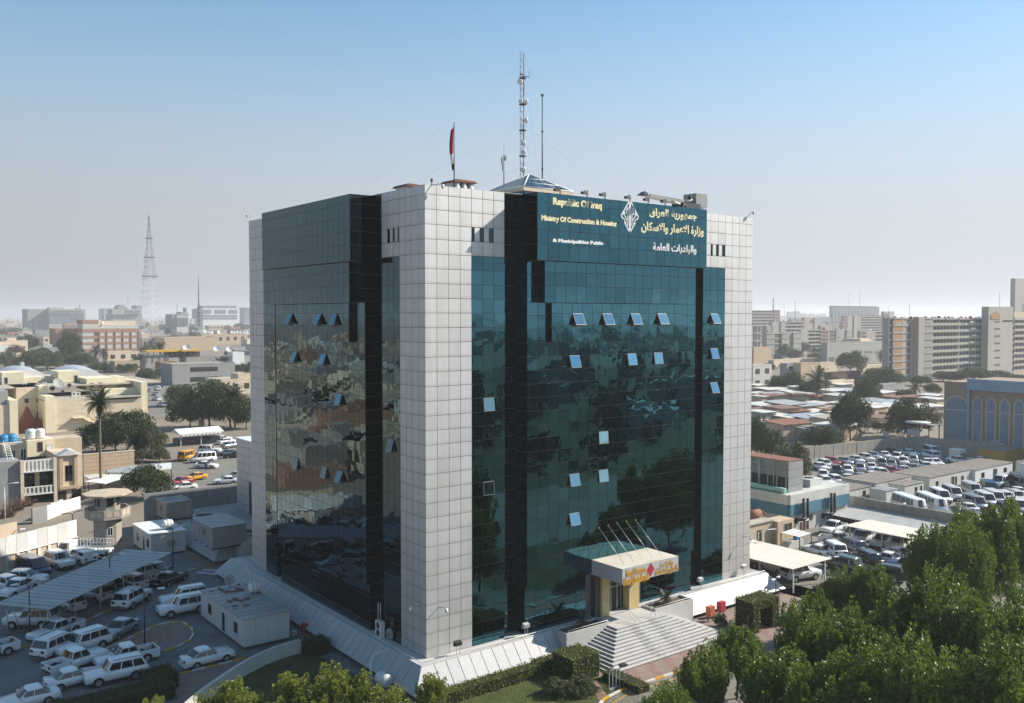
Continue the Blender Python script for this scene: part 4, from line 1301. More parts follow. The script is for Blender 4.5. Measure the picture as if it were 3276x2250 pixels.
for i in range(26):
 a, b = RNG.uniform(-8.6, -5.2), RNG.uniform(19.5, 27.4)
 mb.obox(a, b, .70, .74 + RNG.uniform(0, .1), RNG.uniform(.2, .7), RNG.uniform(.1, .4), RNG.uniform(0, 3))
tag(mb.build('roof_debris', M_RUST, cb), kind='stuff')
tank('ribbed white water tank lying on the long cabin roof', *c(4, 610, 590, .75)[:2], .74, .5, 1.25, upright=False, along=(1, 0))
dish('dusty grey satellite dish at the far end of the long cabin roof', *c(4, 383, 548, .75)[:2], .74, .55, -2.0, m=M_CONC2)
cabin('white site cabin with half sunlit roof beside the guard tower', -6.0, 54.7, -1.7, 62.6, G, .75, [('x', 60.6, .9, 1.0, 2.0, 'win'), ('x', 57.9, .9, .2, 2.1, 'door'), ('x', 56.2, .9, 1.0, 2.0, 'win'), ('y', -3.6, .9, 1.2, 1.9, 'ac')], roofm=M_WHITE)
tank('white ribbed water tank on the half sunlit cabin roof', *c(2, 1520, 830, .8)[:2], .8, .55, 1.4, upright=False)
cabin('grey windowless cabin on the terrace beside the office block', -1.6, 45.2, 2.6, 52.0, .02, 2.75, [('x', 49.3, .8, 1.4, 2.1, 'ac'), ('x', 48.3, .8, 1.4, 2.1, 'ac')], wallm=M_CONC2)
cabin('old cabin with rusty lettered roof near the long grey wall', -1.2, 64.4, 2.3, 68.7, .02, 2.55, [('x', 66.5, .6, 1.2, 1.9, 'win')], roofm=mat('rust streaked sheet', (.40, .38, .36), .7, .1, 1, stain=(.20, .10, .06), stain_amt=.9), wallm=M_CONC)
tr = thing('terrace', 'raised paved terrace with sloping granite skirt beside the office block', 'terrace', (5, 58, G))
mb = MB(); mb.box(.3, 47.6, G - .3, 14, 72, -.004); mb.build('deck', mat('terrace paving', (.38, .37, .35), .85, .12, .7, stain=(.28, .26, .24), stain_amt=.5), tr)
for k in range(13):
 a, b = 47.6 + k*1.15, 47.6 + (k + 1)*1.15
 mb = MB()
 mb.hexa([(-1.1, a + .012 - (1.4 if k == 0 else 0), -1.65), (-.95, a + .012 - (1.4 if k == 0 else 0), -1.75), (-.95, b - .012, -1.75), (-1.1, b - .012, -1.65), (.28, a + .012, .0), (.36, a + .012, -.06), (.36, b - .012, -.06), (.28, b - .012, .0)]); mb.build('stone_slab', M_GRANITE, tr)
for k in range(4):
 a, b = .3 + k*1.15, .3 + (k + 1)*1.15
 mb = MB(); q = 1.4 if k == 0 else 0
 mb.hexa([(a + .012 - q, 46.2, -1.65), (b - .012, 46.2, -1.65), (b - .012, 46.35, -1.75), (a + .012 - q, 46.35, -1.75), (a + .012, 47.58, 0), (b - .012, 47.58, 0), (b - .012, 47.64, -.06), (a + .012, 47.64, -.06)]); mb.build('stone_slab', M_GRANITE, tr)
for i, (x, y, lab) in enumerate(((1860, 720, 'round roof light kerb filled with scrap on the terrace'), (2240, 870, 'round roof light kerb half hidden by the office corner'))):
 p = c(2, x, y, .0)
 t = thing('roof_light', lab, 'roof light', p, 0, 'round roof lights')
 mb = MB(); mb.lathe([(1.75, .0), (1.75, .32), (1.35, .32), (1.35, .02)], 12, p, s=False); mb.build('upstand', M_CABIN, t)
 mb = MB(); mb.lathe([(1.34, .08), (0, .1)], 12, p, s=False); mb.build('well', M_BLACK, t)
mb = MB(); mb.box(1.9, 44.9, G, 2.2, 47.5, .55); mb.box(2.2, 44.9, G, 6.0, 45.15, .55)
tag(mb.build('white_wall', M_CABIN), 'low white parapet wall between the terrace and the office block', 'wall')
gw = thing('grey_wall', 'long grey boundary wall, half in shade, behind the terrace', 'wall', (4, 72, G))
for k in range(7):
 a, b = -2.2 + k*2.2, -2.2 + (k + 1)*2.2
 mb = MB(); mb.box(a + .01, 71.0, G, b - .01, 71.3, 2.9 + .01*(k % 2)); mb.build('wall_panel', M_CONC2, gw)
an = thing('annex', 'lower panelled annex behind the left corner of the office block', 'annex', (14, 56, G))
mb = MB(); mb.box(9.75, 44.05, -.05, 26, 66.55, 10.35); mb.build('core', M_MULL, an)
for k in range(20):
 for j in range(9):
  a = 44.0 + k*1.13
  if k in (14, 15) and j < 4:
   continue
  mb = MB(); mb.box(9.6, a + .02, j*1.16 + .02, 9.74, a + 1.11, (j + 1)*1.16 - .02); mb.build('wall_panel', M_PANEL, an)
mb = MB(); mb.box(9.5, 43.9, 10.36, 26.2, 66.8, 10.52); mb.build('coping', M_WHITE, an)
mb = MB(); mb.box(9.66, 59.9, 0, 9.74, 62.0, 4.6); mb.build('door', M_DKSTEEL, an)
p = V3((-8.3, 66.2, G))
gt = thing('guard_tower', 'octagonal concrete guard tower with overhanging roof and balcony', 'guard tower', p)
def octo(r, ry=None, rot=PI/8):
 return [(p.x + r*math.cos(a + rot), p.y + (ry or r)*math.sin(a + rot)) for a in np.arange(8)*PI/4]
mb = MB(); mb.prism(octo(1.75), G, G + 3.3); mb.build('shaft', M_CONC, gt)
mb = MB(); r1, r2 = octo(1.8), octo(2.85)
mb.loft([[(x, y, G + 3.15) for x, y in r1], [(x, y, G + 3.5) for x, y in r2], [(x, y, G + 4.75) for x, y in r2], [(x*.0 + p.x + (x - p.x)*.94, p.y + (y - p.y)*.94, G + 4.75) for x, y in r2], [(p.x + (x - p.x)*.94, p.y + (y - p.y)*.94, G + 3.6) for x, y in r2]], 0, False); mb.build('balcony', M_CONC, gt)
for a, b in zip(r2, r2[1:] + r2[:1]):
 d = V3((b[0] - a[0], b[1] - a[1], 0)); n = V3((d.y, -d.x, 0)).normalized()*.03
 for f0, f1 in ((.12, .45), (.55, .88)):
  q0, q1 = V3((*a, 0)) + d*f0, V3((*a, 0)) + d*f1
  mb = MB(); mb.hexa([(q0.x, q0.y, G + 3.85), (q1.x, q1.y, G + 3.85), (q1.x + n.x, q1.y + n.y, G + 3.85), (q0.x + n.x, q0.y + n.y, G + 3.85), (q0.x, q0.y, G + 4.5), (q1.x, q1.y, G + 4.5), (q1.x + n.x, q1.y + n.y, G + 4.5), (q0.x + n.x, q0.y + n.y, G + 4.5)]); mb.build('panel_relief', M_TAN, gt)
mb = MB(); mb.prism(octo(1.6), G + 3.6, G + 6.5); mb.build('lookout', M_CONC, gt)
for a in (PI*1.12, PI*1.5, PI*1.78):
 q = V3((p.x + 1.5*math.cos(a), p.y + 1.5*math.sin(a), 0))
 mb = MB(); mb.obox(q.x, q.y, G + 5.1, G + 6.1, .12, .8, a); mb.build('opening', M_BLACK, gt)
mb = MB(); ro = octo(3.15)
mb.loft([[(p.x + (x - p.x)*.96, p.y + (y - p.y)*.96, G + 6.45) for x, y in ro], [(x, y, G + 6.55) for x, y in ro], [(x, y, G + 6.72) for x, y in ro], [(p.x, p.y, G + 6.95) for x, y in ro]], 0, False); mb.build('roof', M_TAN, gt)
win(gt, 'y', p.y - 1.63, p.x - .45, p.x + .25, G + 1.2, G + 2.3, frame=M_WHITE)
win(gt, 'x', p.x - 1.63, p.y - .4, p.y + .3, G + .1, G + 2.2, m=M_BLACK, frame=M_WHITE, name='door', bars=0)
tw = thing('panelled_wall', 'white sheet panels on a tan pillared wall at the left edge', 'wall', (-18, 59, G))
a, b = V3((-25.5, 55.3, 0)), V3((-13.0, 62.1, 0))
d = (b - a)/10
nn = V3((-d.y, d.x, 0)).normalized()
for k in range(10):
 q0, q1 = a + d*k + d.normalized()*.02, a + d*(k + 1) - d.normalized()*.02
 zt = 2.3 + RNG.uniform(-.04, .04)
 mb = MB(); mb.hexa([(q0.x, q0.y, .0), (q1.x, q1.y, .0), (q1.x + nn.x*.12, q1.y + nn.y*.12, .0), (q0.x + nn.x*.12, q0.y + nn.y*.12, .0), (q0.x, q0.y, zt), (q1.x, q1.y, zt), (q1.x + nn.x*.12, q1.y + nn.y*.12, zt), (q0.x + nn.x*.12, q0.y + nn.y*.12, zt)])
 mb.build('white_panel', (M_CABIN, M_WHITE, M_CABIN, M_WKERB)[k % 4], tw)
 q0, q1 = q0 - nn*.1, q1 - nn*.1
 mb = MB(); mb.hexa([(q0.x, q0.y, G), (q1.x, q1.y, G), (q1.x + nn.x*.25, q1.y + nn.y*.25, G), (q0.x + nn.x*.25, q0.y + nn.y*.25, G), (q0.x, q0.y, -.02), (q1.x, q1.y, -.02), (q1.x + nn.x*.25, q1.y + nn.y*.25, -.02), (q0.x + nn.x*.25, q0.y + nn.y*.25, -.02)]); mb.build('base_wall', M_TAN, tw)
 mb = MB(); mb.obox(q0.x, q0.y, G, .1, .35, .3, math.atan2(d.y, d.x)); mb.build('pillar', M_WKERB, tw)
mb = MB(); mb.tube([a - nn*.2 + V3((0, 0, .15)), b - nn*.2 + V3((0, 0, .15))], .1, 5); tag(mb.build('wire_coil', M_STEEL, tw), kind='stuff')
tan = thing('tan_wall', 'plain tan garden wall beyond the white panelled wall', 'wall', (-20, 72, G))
a, b = V3((-29, 71, 0)), V3((-17.5, 76.5, 0))
for k in range(5):
 q0, q1 = a + (b - a)*k/5, a + (b - a)*(k + 1)/5
 mb = MB(); mb.obox((q0.x + q1.x)/2, (q0.y + q1.y)/2, G, G + 2.2, (q1 - q0).length - .02, .3, math.atan2((b - a).y, (b - a).x)); mb.build('wall_panel', M_TAN, tan)
mb = MB(); p0 = c(2, 290, 790); mb.obox(p0.x + 1.1, p0.y + .6, G, G + 2.3, 2.2, .4, .3)
tag(mb.build('block_wall', M_CONC2), 'short grey block wall in front of the balcony house', 'wall')
gtp = thing('gate', 'white barred metal gate beside the balcony house', 'gate', (-7, 88, G))
g0, g1 = c(2, 565, 690), c(2, 735, 640)
d = g1 - g0
for k in range(14):
 q = g0 + d*(k/14)
 mb = MB(); mb.obox(q.x, q.y, G, G + 1.9, .28, .06, math.atan2(d.y, d.x)); mb.build('slat', M_WHITE, gtp)
wg = thing('white_wall', 'sunlit white wall panels left of the barred gate', 'wall', (-10, 84, G))
g2 = c(2, 420, 750)
for k in range(4):
 q0, q1 = g2 + (g0 - g2)*(k/4), g2 + (g0 - g2)*((k + 1)/4)
 mb = MB(); mb.obox((q0.x + q1.x)/2, (q0.y + q1.y)/2, G, G + 2.1 + .1*(k % 2), (q1 - q0).length - .03, .25, math.atan2((g0 - g2).y, (g0 - g2).x)); mb.build('wall_panel', M_WKERB, wg)
kerb('yellow and white kerb in front of the grey carport', [c(3, *q) for q in ((0, 1128), (130, 1100), (260, 1065), (420, 1000), (745, 862), (1015, 735))], seg=1.3)
isl = [(930, 1105), (1070, 1048), (1210, 985), (1420, 885), (1540, 857), (1660, 858), (1735, 910), (1755, 965), (1720, 1020), (1600, 1085), (1490, 1125), (1300, 1180), (1100, 1190)]
kerb('yellow and white kerb looping round the paved island', [c(3, *q) for q in isl[:11]], seg=1.2)
sheet('island_paving', [c(3, *q) for q in isl], .02, M_PAVE)
for k in range(6):
 q = [c(3, *s) for s in ((1180 + 85*k, 1150 - 30*k), (1230 + 85*k, 1135 - 30*k), (1230 + 75*k, 985 - 18*k if k < 3 else 900), (1180 + 75*k, 1000 - 18*k if k < 3 else 900))]
 if k < 5:
  sheet('paving_stripe', q, .028 + .001*k, M_PAVER)
kerb('painted kerb line along the ramp wall', [c(3, *q) for q in ((1470, 1370), (1740, 1300), (1980, 1240), (2230, 1182))], seg=1.4)
kerb('short painted kerb by the far end of the yard', [c(3, *q) for q in ((1560, 425), (1690, 390), (1835, 362))], seg=1.0)
sheet('walkway_paving', [c(3, *q) for q in ((1470, 1372), (1740, 1302), (2230, 1184), (2324, 1160), (2000, 1587), (1500, 1587))], .012, M_PAVE)
rw = thing('ramp_wall', 'curved pale concrete wall sweeping along the sunken garden', 'wall', (-10, 12, G))
rp = [c(4, *q, G + 1.2) for q in ((-120, 1720), (0, 1587), (130, 1475), (280, 1370), (420, 1275), (560, 1190), (700, 1120), (850, 1062), (1000, 1018), (1180, 985))]
for a, b in zip(rp[:-1], rp[1:]):
 d = (b - a); d.z = 0; n = V3((-d.y, d.x, 0)).normalized()*.3
 r = [a, b, b + n, a + n]
 mb = MB(); mb.hexa([(v.x, v.y, G - .2) for v in r] + [(v.x, v.y, G + 1.2) for v in r]); mb.build('wall_segment', M_CABIN, rw)
sheet('garden_lawn', [c(4, *q) for q in ((1130, 1130), (1500, 1320), (1900, 1587), (500, 1700), (-100, 1800), (100, 1560), (560, 1300), (800, 1180))], .01, M_LAWN)
ac = thing('air_conditioner', 'white twin fan condenser on the walkway at the foot of the glass wall', 'air conditioner', c(4, 1745, 990, 0))
q = c(4, 1745, 985, .02); ang = PI/2
mb = MB(); mb.box(q.x - .2, q.y - .5, .04, q.x + .2, q.y + .5, 1.45); mb.build('casing', M_TANK, ac)
for z in (.42, 1.08):
 mb = MB(); mb.lathe([(.30, 0), (.28, -.04), (.06, -.05), (0, -.05)], 12, (q.x - .201, q.y, z), axis='x'); mb.build('fan', M_DKSTEEL, ac)
mb = MB(); mb.tube([(q.x, q.y + .3, 1.45), (q.x, q.y + .3, 3.0)], .05, 5); mb.tube([(q.x, q.y - .1, 1.45), (q.x, q.y - .1, 3.0)], .05, 5); mb.build('pipe', M_STEEL, ac)
q = c(4, 1835, 1015, .02)
hr = thing('hose_reel', 'round hose reel standing beside the twin fan condenser', 'hose reel', q)
mb = MB(); mb.lathe([(.42, -.12), (.5, -.1), (.5, .1), (.42, .12), (.2, .1), (.2, -.1)], 14, (q.x, q.y, .55), axis='x'); mb.build('drum', M_CONC2, hr)
mb = MB(); mb.lathe([(.18, -.14), (.18, .14)], 8, (q.x, q.y, .55), axis='x'); mb.build('hub', M_RUST, hr)
q = c(4, 1780, 1440)
tank('white water tank lying at the foot of the granite slope', q.x, q.y, G, .55, 1.5, upright=False, along=(0, 1))
q = c(4, 1070, 950)
rb = thing('red_cabinet', 'dark red box against the granite slope behind the long cabin', 'cabinet', q)
mb = MB(); mb.box(q.x - .3, q.y - .3, G, q.x + .3, q.y + .3, G + .9); mb.build('body', M_RED, rb)
mb = MB(); mb.box(q.x - .27, q.y - .32, G + .08, q.x + .27, q.y - .3, G + .82); mb.build('door', M_RUST, rb)
q = c(4, 965, 975)
stl = thing('stool', 'small white stool behind the long cabin', 'stool', q)
mb = MB(); mb.box(q.x - .2, q.y - .2, G + .42, q.x + .2, q.y + .2, G + .47); mb.build('seat', M_WHITE, stl)
for a in (-.16, .16):
 for b in (-.16, .16):
  mb = MB(); mb.box(q.x + a - .03, q.y + b - .03, G, q.x + a + .03, q.y + b + .03, G + .42); mb.build('leg', M_WHITE, stl)
for i, (x, y) in enumerate(((200, 420), (250, 400))):
 q = c(4, x, y)
 t = thing('metal_sheet', ('loose corrugated sheets stacked by the far podium corner', 'loose corrugated sheet leaning against the stacked ones')[i], 'metal sheet', q)
 mb = MB(); mb.obox(q.x, q.y, G + .05, G + .12 + .1*i, 3.2, .7, -.9); mb.build('sheet', M_STEEL, t)
for lab, k, xb, yb, yt, arm, dbl, m in (('tall thin lamp post at the left edge before the dark house wall', 2, 50, 895, 440, (1.2, -.2, 0), False, None), ('curved lamp post in front of the white panelled wall', 2, 120, 1135, 870, (.9, .2, 0), False, M_DKSTEEL),
       ('grey lamp post rising through the grey carport', 2, 1000, 1440, 1085, (1.0, -.6, 0), True, M_DKSTEEL), ('twin arm lamp post beside the half sunlit cabin', 2, 1570, 1180, 830, (.8, -.3, 0), True, M_DKSTEEL),
       ('dark lamp post below the guard tower', 2, 662, 940, 700, (.9, .3, 0), True, M_DKSTEEL), ('lamp post standing on the paved island', 3, 1313, 1050, 590, (1.2, -.4, 0), True, M_DKSTEEL), ('twin arm lamp post at the near end of the carport', 3, 272, 985, 520, (1.0, .1, 0), True, M_DKSTEEL),
       ('dark post between the terrace cabins', 2, 1742, 920, 690, (.5, 0, 0), False, M_DKSTEEL), ('street lamp by the white street cars', 1, 1380, 1560, 1400, (1.6, 0, 0), False, None), ('lamp post rising from the dark trees beyond the theatre', 1, 1633, 1100, 970, (1.6, .3, 0), False, None)):
 lamp(lab, k, xb, yb, yt, arm, dbl, m)
q = c(4, 1662, 1370)
lamp('thin white angled lamp post in the garden below the granite slope', 4, 1662, 1370, 1195, (.7, .2, 0), False, M_WHITE)
mb = MB(); mb.tube([c(4, 500, 275, 1.2), c(4, 615, 525, 1.3)], .05, 5); tag(mb.build('drain_pipe', M_STEEL), 'long white pipe running from the podium to the cabin roof tank', 'pipe')

# ------------------------------------------------------------------ street behind the yard
sheet('street', [c(2, *q) for q in ((1560, 480), (2400, 480), (2400, 60), (1990, 120), (1560, 250))], .006, M_ASPH2)
sheet('side_street', [c(1, *q) for q in ((1340, 1230), (1650, 1230), (1560, 1050), (1480, 930), (1340, 930))], .006, M_ASPH2)
bs = thing('bus_shelter', 'white pitched shelter with zigzag edging over a stall on the street', 'shelter', c(1, 1800, 1480))
q = c(1, 1640, 1500)
x0, y0 = q.x, q.y
mb = MB()
w = on(*k2(1, 2005, 1500), 1, y0).x - x0
zz = on(*k2(1, 1640, 1390), 1, y0).z
mb.hexa([(x0 - .5, y0 - .6, zz), (x0 + w + .5, y0 - .6, zz), (x0 + w + .5, y0 + 5.5, zz + .1), (x0 - .5, y0 + 5.5, zz + .1), (x0 - .5, y0 - .6, zz + .15), (x0 + w + .5, y0 - .6, zz + .15), (x0 + w + .5, y0 + 3, zz + 1.0), (x0 - .5, y0 + 3, zz + 1.0)]); mb.build('roof', M_WHITE, bs)
for f in (0, .5, 1):
 mb = MB(); mb.box(x0 + w*f - .07, y0 - .07, G, x0 + w*f + .07, y0 + .07, zz); mb.build('post', M_WHITE, bs)
for k in range(10):
 a = x0 + w*k/10
 mb = MB(); mb.hexa([(a, y0 - .62, zz), (a + w/10, y0 - .62, zz), (a + w/10, y0 - .58, zz), (a, y0 - .58, zz), (a + w/20 - .02, y0 - .62, zz - .5), (a + w/20 + .02, y0 - .62, zz - .5), (a + w/20 + .02, y0 - .58, zz - .5), (a + w/20 - .02, y0 - .58, zz - .5)]); mb.build('fringe_board', M_WHITE, bs)
mb = MB(); mb.box(x0 - .3, y0 + 1.2, G, x0 + w + .3, y0 + 5, G + 1.5); mb.build('counter', M_DKSTEEL, bs)
ch = thing('chimney_stack', 'rusty chimney pipe on a round base behind the white shelter', 'chimney', c(1, 1828, 1330))
q = c(1, 1828, 1340)
h1, h2 = on(*k2(1, 1828, 1265), 1, q.y).z, on(*k2(1, 1828, 1050), 1, q.y).z
mb = MB(); mb.lathe([(.75, 0), (.75, h1 - G), (.6, h1 - G)], 12, q); mb.build('base', M_TAN, ch)
mb = MB(); mb.lathe([(.28, 0), (.26, h2 - h1)], 10, (q.x, q.y, h1)); mb.build('pipe', M_RUST, ch)
x0, y0, x1, y1, z0, z1 = pbox(2, 760, 345, 160, 740, 1220)
bw = thing('brick_wall', 'tall pale brick wall with sunlit courses behind the tall palm', 'wall', (x0, y0, G))
for k in range(8):
 for j in range(5):
  a, b = lerp(x0, x1, k/8), lerp(x0, x1, (k + 1)/8)
  mb = MB(); mb.box(a + .01, y0 - .02*(j % 2), lerp(z0, z1, j/5) + .015, b - .01, y0 + .4, lerp(z0, z1, (j + 1)/5) - .015); mb.build('wall_panel', M_BRICK, bw)
mb = MB(); mb.box(x0 - .1, y0 - .06, z1, x1 + .1, y0 + .46, z1 + .15); mb.build('coping', M_BEIGE, bw)
for i, (k, pts, m, lab) in enumerate(((2, ((770, 405), (1000, 340), (1185, 345), (950, 425)), M_WHITE, 'white sheet lean-to roof right of the palm trunk'), (2, ((960, 300), (1200, 260), (1420, 240), (1300, 330), (985, 325)), M_SHEET, 'grey tarpaulin roof behind the white lean-to'), (2, ((755, 350), (870, 335), (975, 340), (800, 375)), M_CABIN, 'pale lean-to roof left of the palm trunk'), (2, ((1380, 250), (1555, 232), (1555, 285), (1420, 300)), M_TANK, 'small white shed roofs beside the bushy street tree'))):
 z = G + 2.6
 q = [c(k, *s, z) for s in pts]
 t = thing('lean_to', lab, 'lean-to', (q[0].x, q[0].y, G), 0, 'lean-to roofs')
 mb = MB(); mb.v += [tuple(v) for v in q] + [(v.x, v.y, v.z + .12) for v in q]; nq = len(q)
 mb.f += [tuple(range(nq, 2*nq))] + [(j, (j + 1) % nq, nq + (j + 1) % nq, nq + j) for j in range(nq)] + [tuple(range(nq - 1, -1, -1))]; mb.m += [0]*(nq + 2); mb.s += [False]*(nq + 2)
 mb.build('roof', m, t)
 for v in q:
  mb = MB(); mb.box(v.x - .06, v.y - .06, G, v.x + .06, v.y + .06, z); mb.build('post', M_WOOD, t)
# ------------------------------------------------------------------ buildings laid out on vertical planes of the place
def rect(k, xl, yt, xr, yb, Y):
 """x range and z range on the plane y=Y of a rectangle seen in the crop"""
 a, b = on(*k2(k, xl, (yt + yb)/2), 1, Y).x, on(*k2(k, xr, (yt + yb)/2), 1, Y).x
 m = (xl + xr)/2
 return a, b, on(*k2(k, m, yb), 1, Y).z, on(*k2(k, m, yt), 1, Y).z
def rbox(name, par, m, k, xl, yt, xr, yb, Y, depth=6.0, z0=None, label=None, lift=0.0):
 a, b, q0, q1 = rect(k, xl, yt, xr, yb, Y)
 mb = MB(); mb.box(a, Y, q0 if z0 is None else z0, b, Y + depth, q1 + lift)
 return mb.build(name, m, par, label=label)
def rwin(par, k, xl, yt, xr, yb, Y, m=None, frame=None, name='window', bars=1, proud=.05, fw=.1):
 a, b, q0, q1 = rect(k, xl, yt, xr, yb, Y)
 return win(par, 'y', Y, a, b, q0, q1, m, frame, name, proud, bars, fw)

# ---- balcony house
Y0 = 100.0
hs = thing('balcony_house', 'two storey rendered house with balcony and small pediment left of the tall palm', 'house', (-9, 103, G))
a, b, z0, z1 = rect('H', 240, 1000, 940, 1500, Y0)
xm = on(*k2('H', 660, 1200), 1, Y0).x
mb = MB(); mb.box(a + .1, Y0 + 1.8, G, b, Y0 + 14, 3.6); mb.build('main_wall', M_BEIGE, hs)
mb = MB(); mb.box(a - 6, Y0 + .4, G, a + .05, Y0 + 14, 5.0); mb.build('side_wall', M_CONC2, hs)
mb = MB(); mb.box(a, Y0, 3.1, xm - .5, Y0 + .35, 5.0); mb.build('parapet', M_WKERB, hs)
for k in range(6):
 x = lerp(a + .9, xm - 1, k/6)
 mb = MB(); mb.box(x, Y0 - .06, 3.3, x + .12, Y0, 4.8); mb.build('parapet_rib', M_CONC, hs)
mb = MB(); mb.box(a - .1, Y0 - .3, 3.05, xm - .4, Y0 + 1.9, 3.25); mb.build('balcony_roof', M_WKERB, hs)
mb = MB(); mb.box(a - .1, Y0 - .2, -.65, xm - .4, Y0 + 1.9, -.4); mb.build('balcony_floor', M_WKERB, hs)
for k in range(9):
 x = lerp(a, xm - .5, k/8)
 mb = MB(); mb.box(x - .12, Y0 - .15, -.4, x + .12, Y0, .7); mb.build('baluster', M_WKERB, hs)
mb = MB(); mb.box(a, Y0 - .17, .55, xm - .5, Y0 + .02, .72); mb.build('balustrade', M_WKERB, hs)
for x in (a + .15, xm - .45):
 mb = MB(); mb.box(x - .25, Y0 - .25, G, x + .25, Y0 + .3, 5.1); mb.build('pilaster', M_BEIGE, hs)
win(hs, 'y', Y0 + 1.8, a + .6, a + 2.3, .2, 2.7, M_WIN, M_WOOD, bars=2); win(hs, 'y', Y0 + 1.8, a + 3.0, a + 5.3, .2, 2.7, M_WIN, M_WOOD, bars=2); win(hs, 'y', Y0 + 1.8, a + 1.0, a + 5.0, G + .1, -.8, M_BLACK, M_WOOD)
mb = MB(); mb.box(xm, Y0 + .2, G, b, Y0 + 9, 5.3); mb.build('bay_wall', M_BEIGE, hs)
for x in (xm + .5, b - 1.0):
 mb = MB(); mb.box(x - .25, Y0 - .1, .2, x + .25, Y0 + .25, 5.2); mb.build('pilaster', M_BRICK, hs)
mb = MB(); mb.box(xm + .2, Y0 - .3, -.2, b - .6, Y0 + .22, .25); mb.build('sill_band', M_BRICK, hs)
mb = MB(); xc = (xm + b)/2 - .2
mb.hexa([(xc - 1.7, Y0 - .35, 5.3), (xc + 1.7, Y0 - .35, 5.3), (xc + 1.7, Y0 + 2, 5.3), (xc - 1.7, Y0 + 2, 5.3), (xc - .05, Y0 - .35, 6.2), (xc + .05, Y0 - .35, 6.2), (xc + .05, Y0 + 2, 6.2), (xc - .05, Y0 + 2, 6.2)]); mb.build('pediment', M_WKERB, hs)
win(hs, 'y', Y0 + .2, xc - .55, xc + .55, 1.0, 3.6, M_WIN, M_WOOD, bars=1)
for s in (-1, 1):
 win(hs, 'y', Y0 + .2, xc + s*1.1 - .7, xc + s*1.1 + .7, G + .1, -.5, M_BLACK, M_WOOD)
rbox('roof_room', hs, M_CREAM, 'H', 310, 735, 615, 920, Y0 + 9, 5)
rbox('roof_room', hs, M_TAN, 'H', 615, 715, 930, 890, Y0 + 11, 5, z0=3.0)
rbox('roof_room', hs, M_TAN, 'H', 40, 795, 300, 1000, Y0 + 6, 6, z0=2.5)
rwin(hs, 'H', 425, 760, 485, 870, Y0 + 9, M_BLACK, M_WOOD); rwin(hs, 'H', 525, 790, 600, 900, Y0 + 9, M_TANK, M_STEEL, bars=0); rwin(hs, 'H', 120, 850, 180, 960, Y0 + 6, M_BLACK); rwin(hs, 'H', 230, 835, 300, 985, Y0 + 6, M_BLACK)
mb = MB(); mb.box(a, Y0 + .35, 3.55, b, Y0 + 14, 3.7); mb.build('roof', M_ROOFF, hs)
ld = thing('ladder', 'long white ladder leaning on the roof of the balcony house', 'ladder', c('H', 120, 1000, 4.0))
for s in (0, 1):
 mb = MB(); mb.tube([on(*k2('H', 165 - 75*s, 1000), 1, Y0 + 2), on(*k2('H', 100 - 62*s, 790 - 40*s), 1, Y0 + 4.5)], .06, 4); mb.build('rail', M_WHITE, ld)
for k in range(8):
 f = k/8
 mb = MB(); mb.tube([on(*k2('H', lerp(165, 100, f), lerp(1000, 790, f)), 1, Y0 + 2 + 2.5*f), on(*k2('H', lerp(90, 38, f), lerp(1000, 750, f)), 1, Y0 + 2 + 2.5*f)], .04, 4); mb.build('rung', M_WHITE, ld)
for i, (x, y, m, lab) in enumerate(((350, 720, M_TANK, 'white round water tank, left of two on the balcony house'), (450, 715, M_TANK, 'white round water tank, right of two on the balcony house'), (45, 790, M_BTANK, 'blue round water tank cut by the left frame'), (138, 780, M_BTANK, 'blue round water tank right of its twin on the house roof'))):
 q = on(*k2('H', x, y), 1, Y0 + 11)
 tank(lab, q.x, q.y, q.z, .85, 1.7, m)

# ---- theatre
th = thing('theatre', 'large beige stone theatre with stepped roofs, stair and two low metal vaults', 'theatre', c(1, 700, 1375))
YT = c(1, 415, 1375).y
rbox('stone_wall', th, M_BEIGE, 1, 500, 1070, 895, 1380, YT, 24, z0=G)
rbox('corner_tower', th, M_CREAM, 1, 412, 1045, 502, 1380, YT - .8, 8, z0=G)
rbox('stone_wall', th, M_BEIGE, 1, 150, 960, 430, 1380, YT + 9, 24, z0=G)
rbox('corner_tower', th, M_CREAM, 1, 358, 950, 435, 1380, YT + 7, 6, z0=G)
rbox('stone_wall', th, M_BEIGE, 1, -200, 1130, 100, 1395, YT - 6, 20, z0=G)
rbox('corner_tower', th, M_CREAM, 1, 88, 1080, 165, 1395, YT - 6.5, 16, z0=G)
rbox('roof_room', th, M_CONC2, 1, -150, 1000, 75, 1150, YT - 3, 9)
rbox('stone_wall', th, M_BEIGE, 1, 885, 1072, 1290, 1300, YT + 1, 22, z0=G)
rbox('corner_tower', th, M_CREAM, 1, 1282, 915, 1338, 1300, YT + 2, 20, z0=G)
rbox('upper_wall', th, M_CREAM, 1, 945, 975, 1285, 1080, YT + 6, 16)
rbox('upper_wall', th, M_CREAM, 1, 785, 880, 1065, 985, YT + 12, 12)
rbox('upper_wall', th, M_CREAM, 1, 1060, 868, 1140, 985, YT + 13, 10)
rbox('upper_wall', th, M_CREAM, 1, 18, 828, 215, 935, YT + 22, 10)
rbox('upper_wall', th, M_CREAM, 1, 528, 818, 720, 918, YT + 20, 10)
rbox('upper_wall', th, M_CREAM, 1, 215, 868, 530, 935, YT + 26, 10)
rbox('upper_wall', th, M_BEIGE, 1, 1130, 920, 1330, 985, YT + 12, 14)
mb = MB(); a, b, z0, z1 = rect(1, 400, 1060, 1290, 1070, YT); mb.box(a, YT + .2, z1 - .3, b, YT + 25, z1); mb.build('roof', M_ROOFF, th)
a, b, z0, z1 = rect(1, 160, 960, 420, 990, YT + 9); mb = MB(); mb.box(a - 20, YT + 9.5, z1 - .3, b + 30, YT + 40, z1); mb.build('roof', M_ROOFF, th)
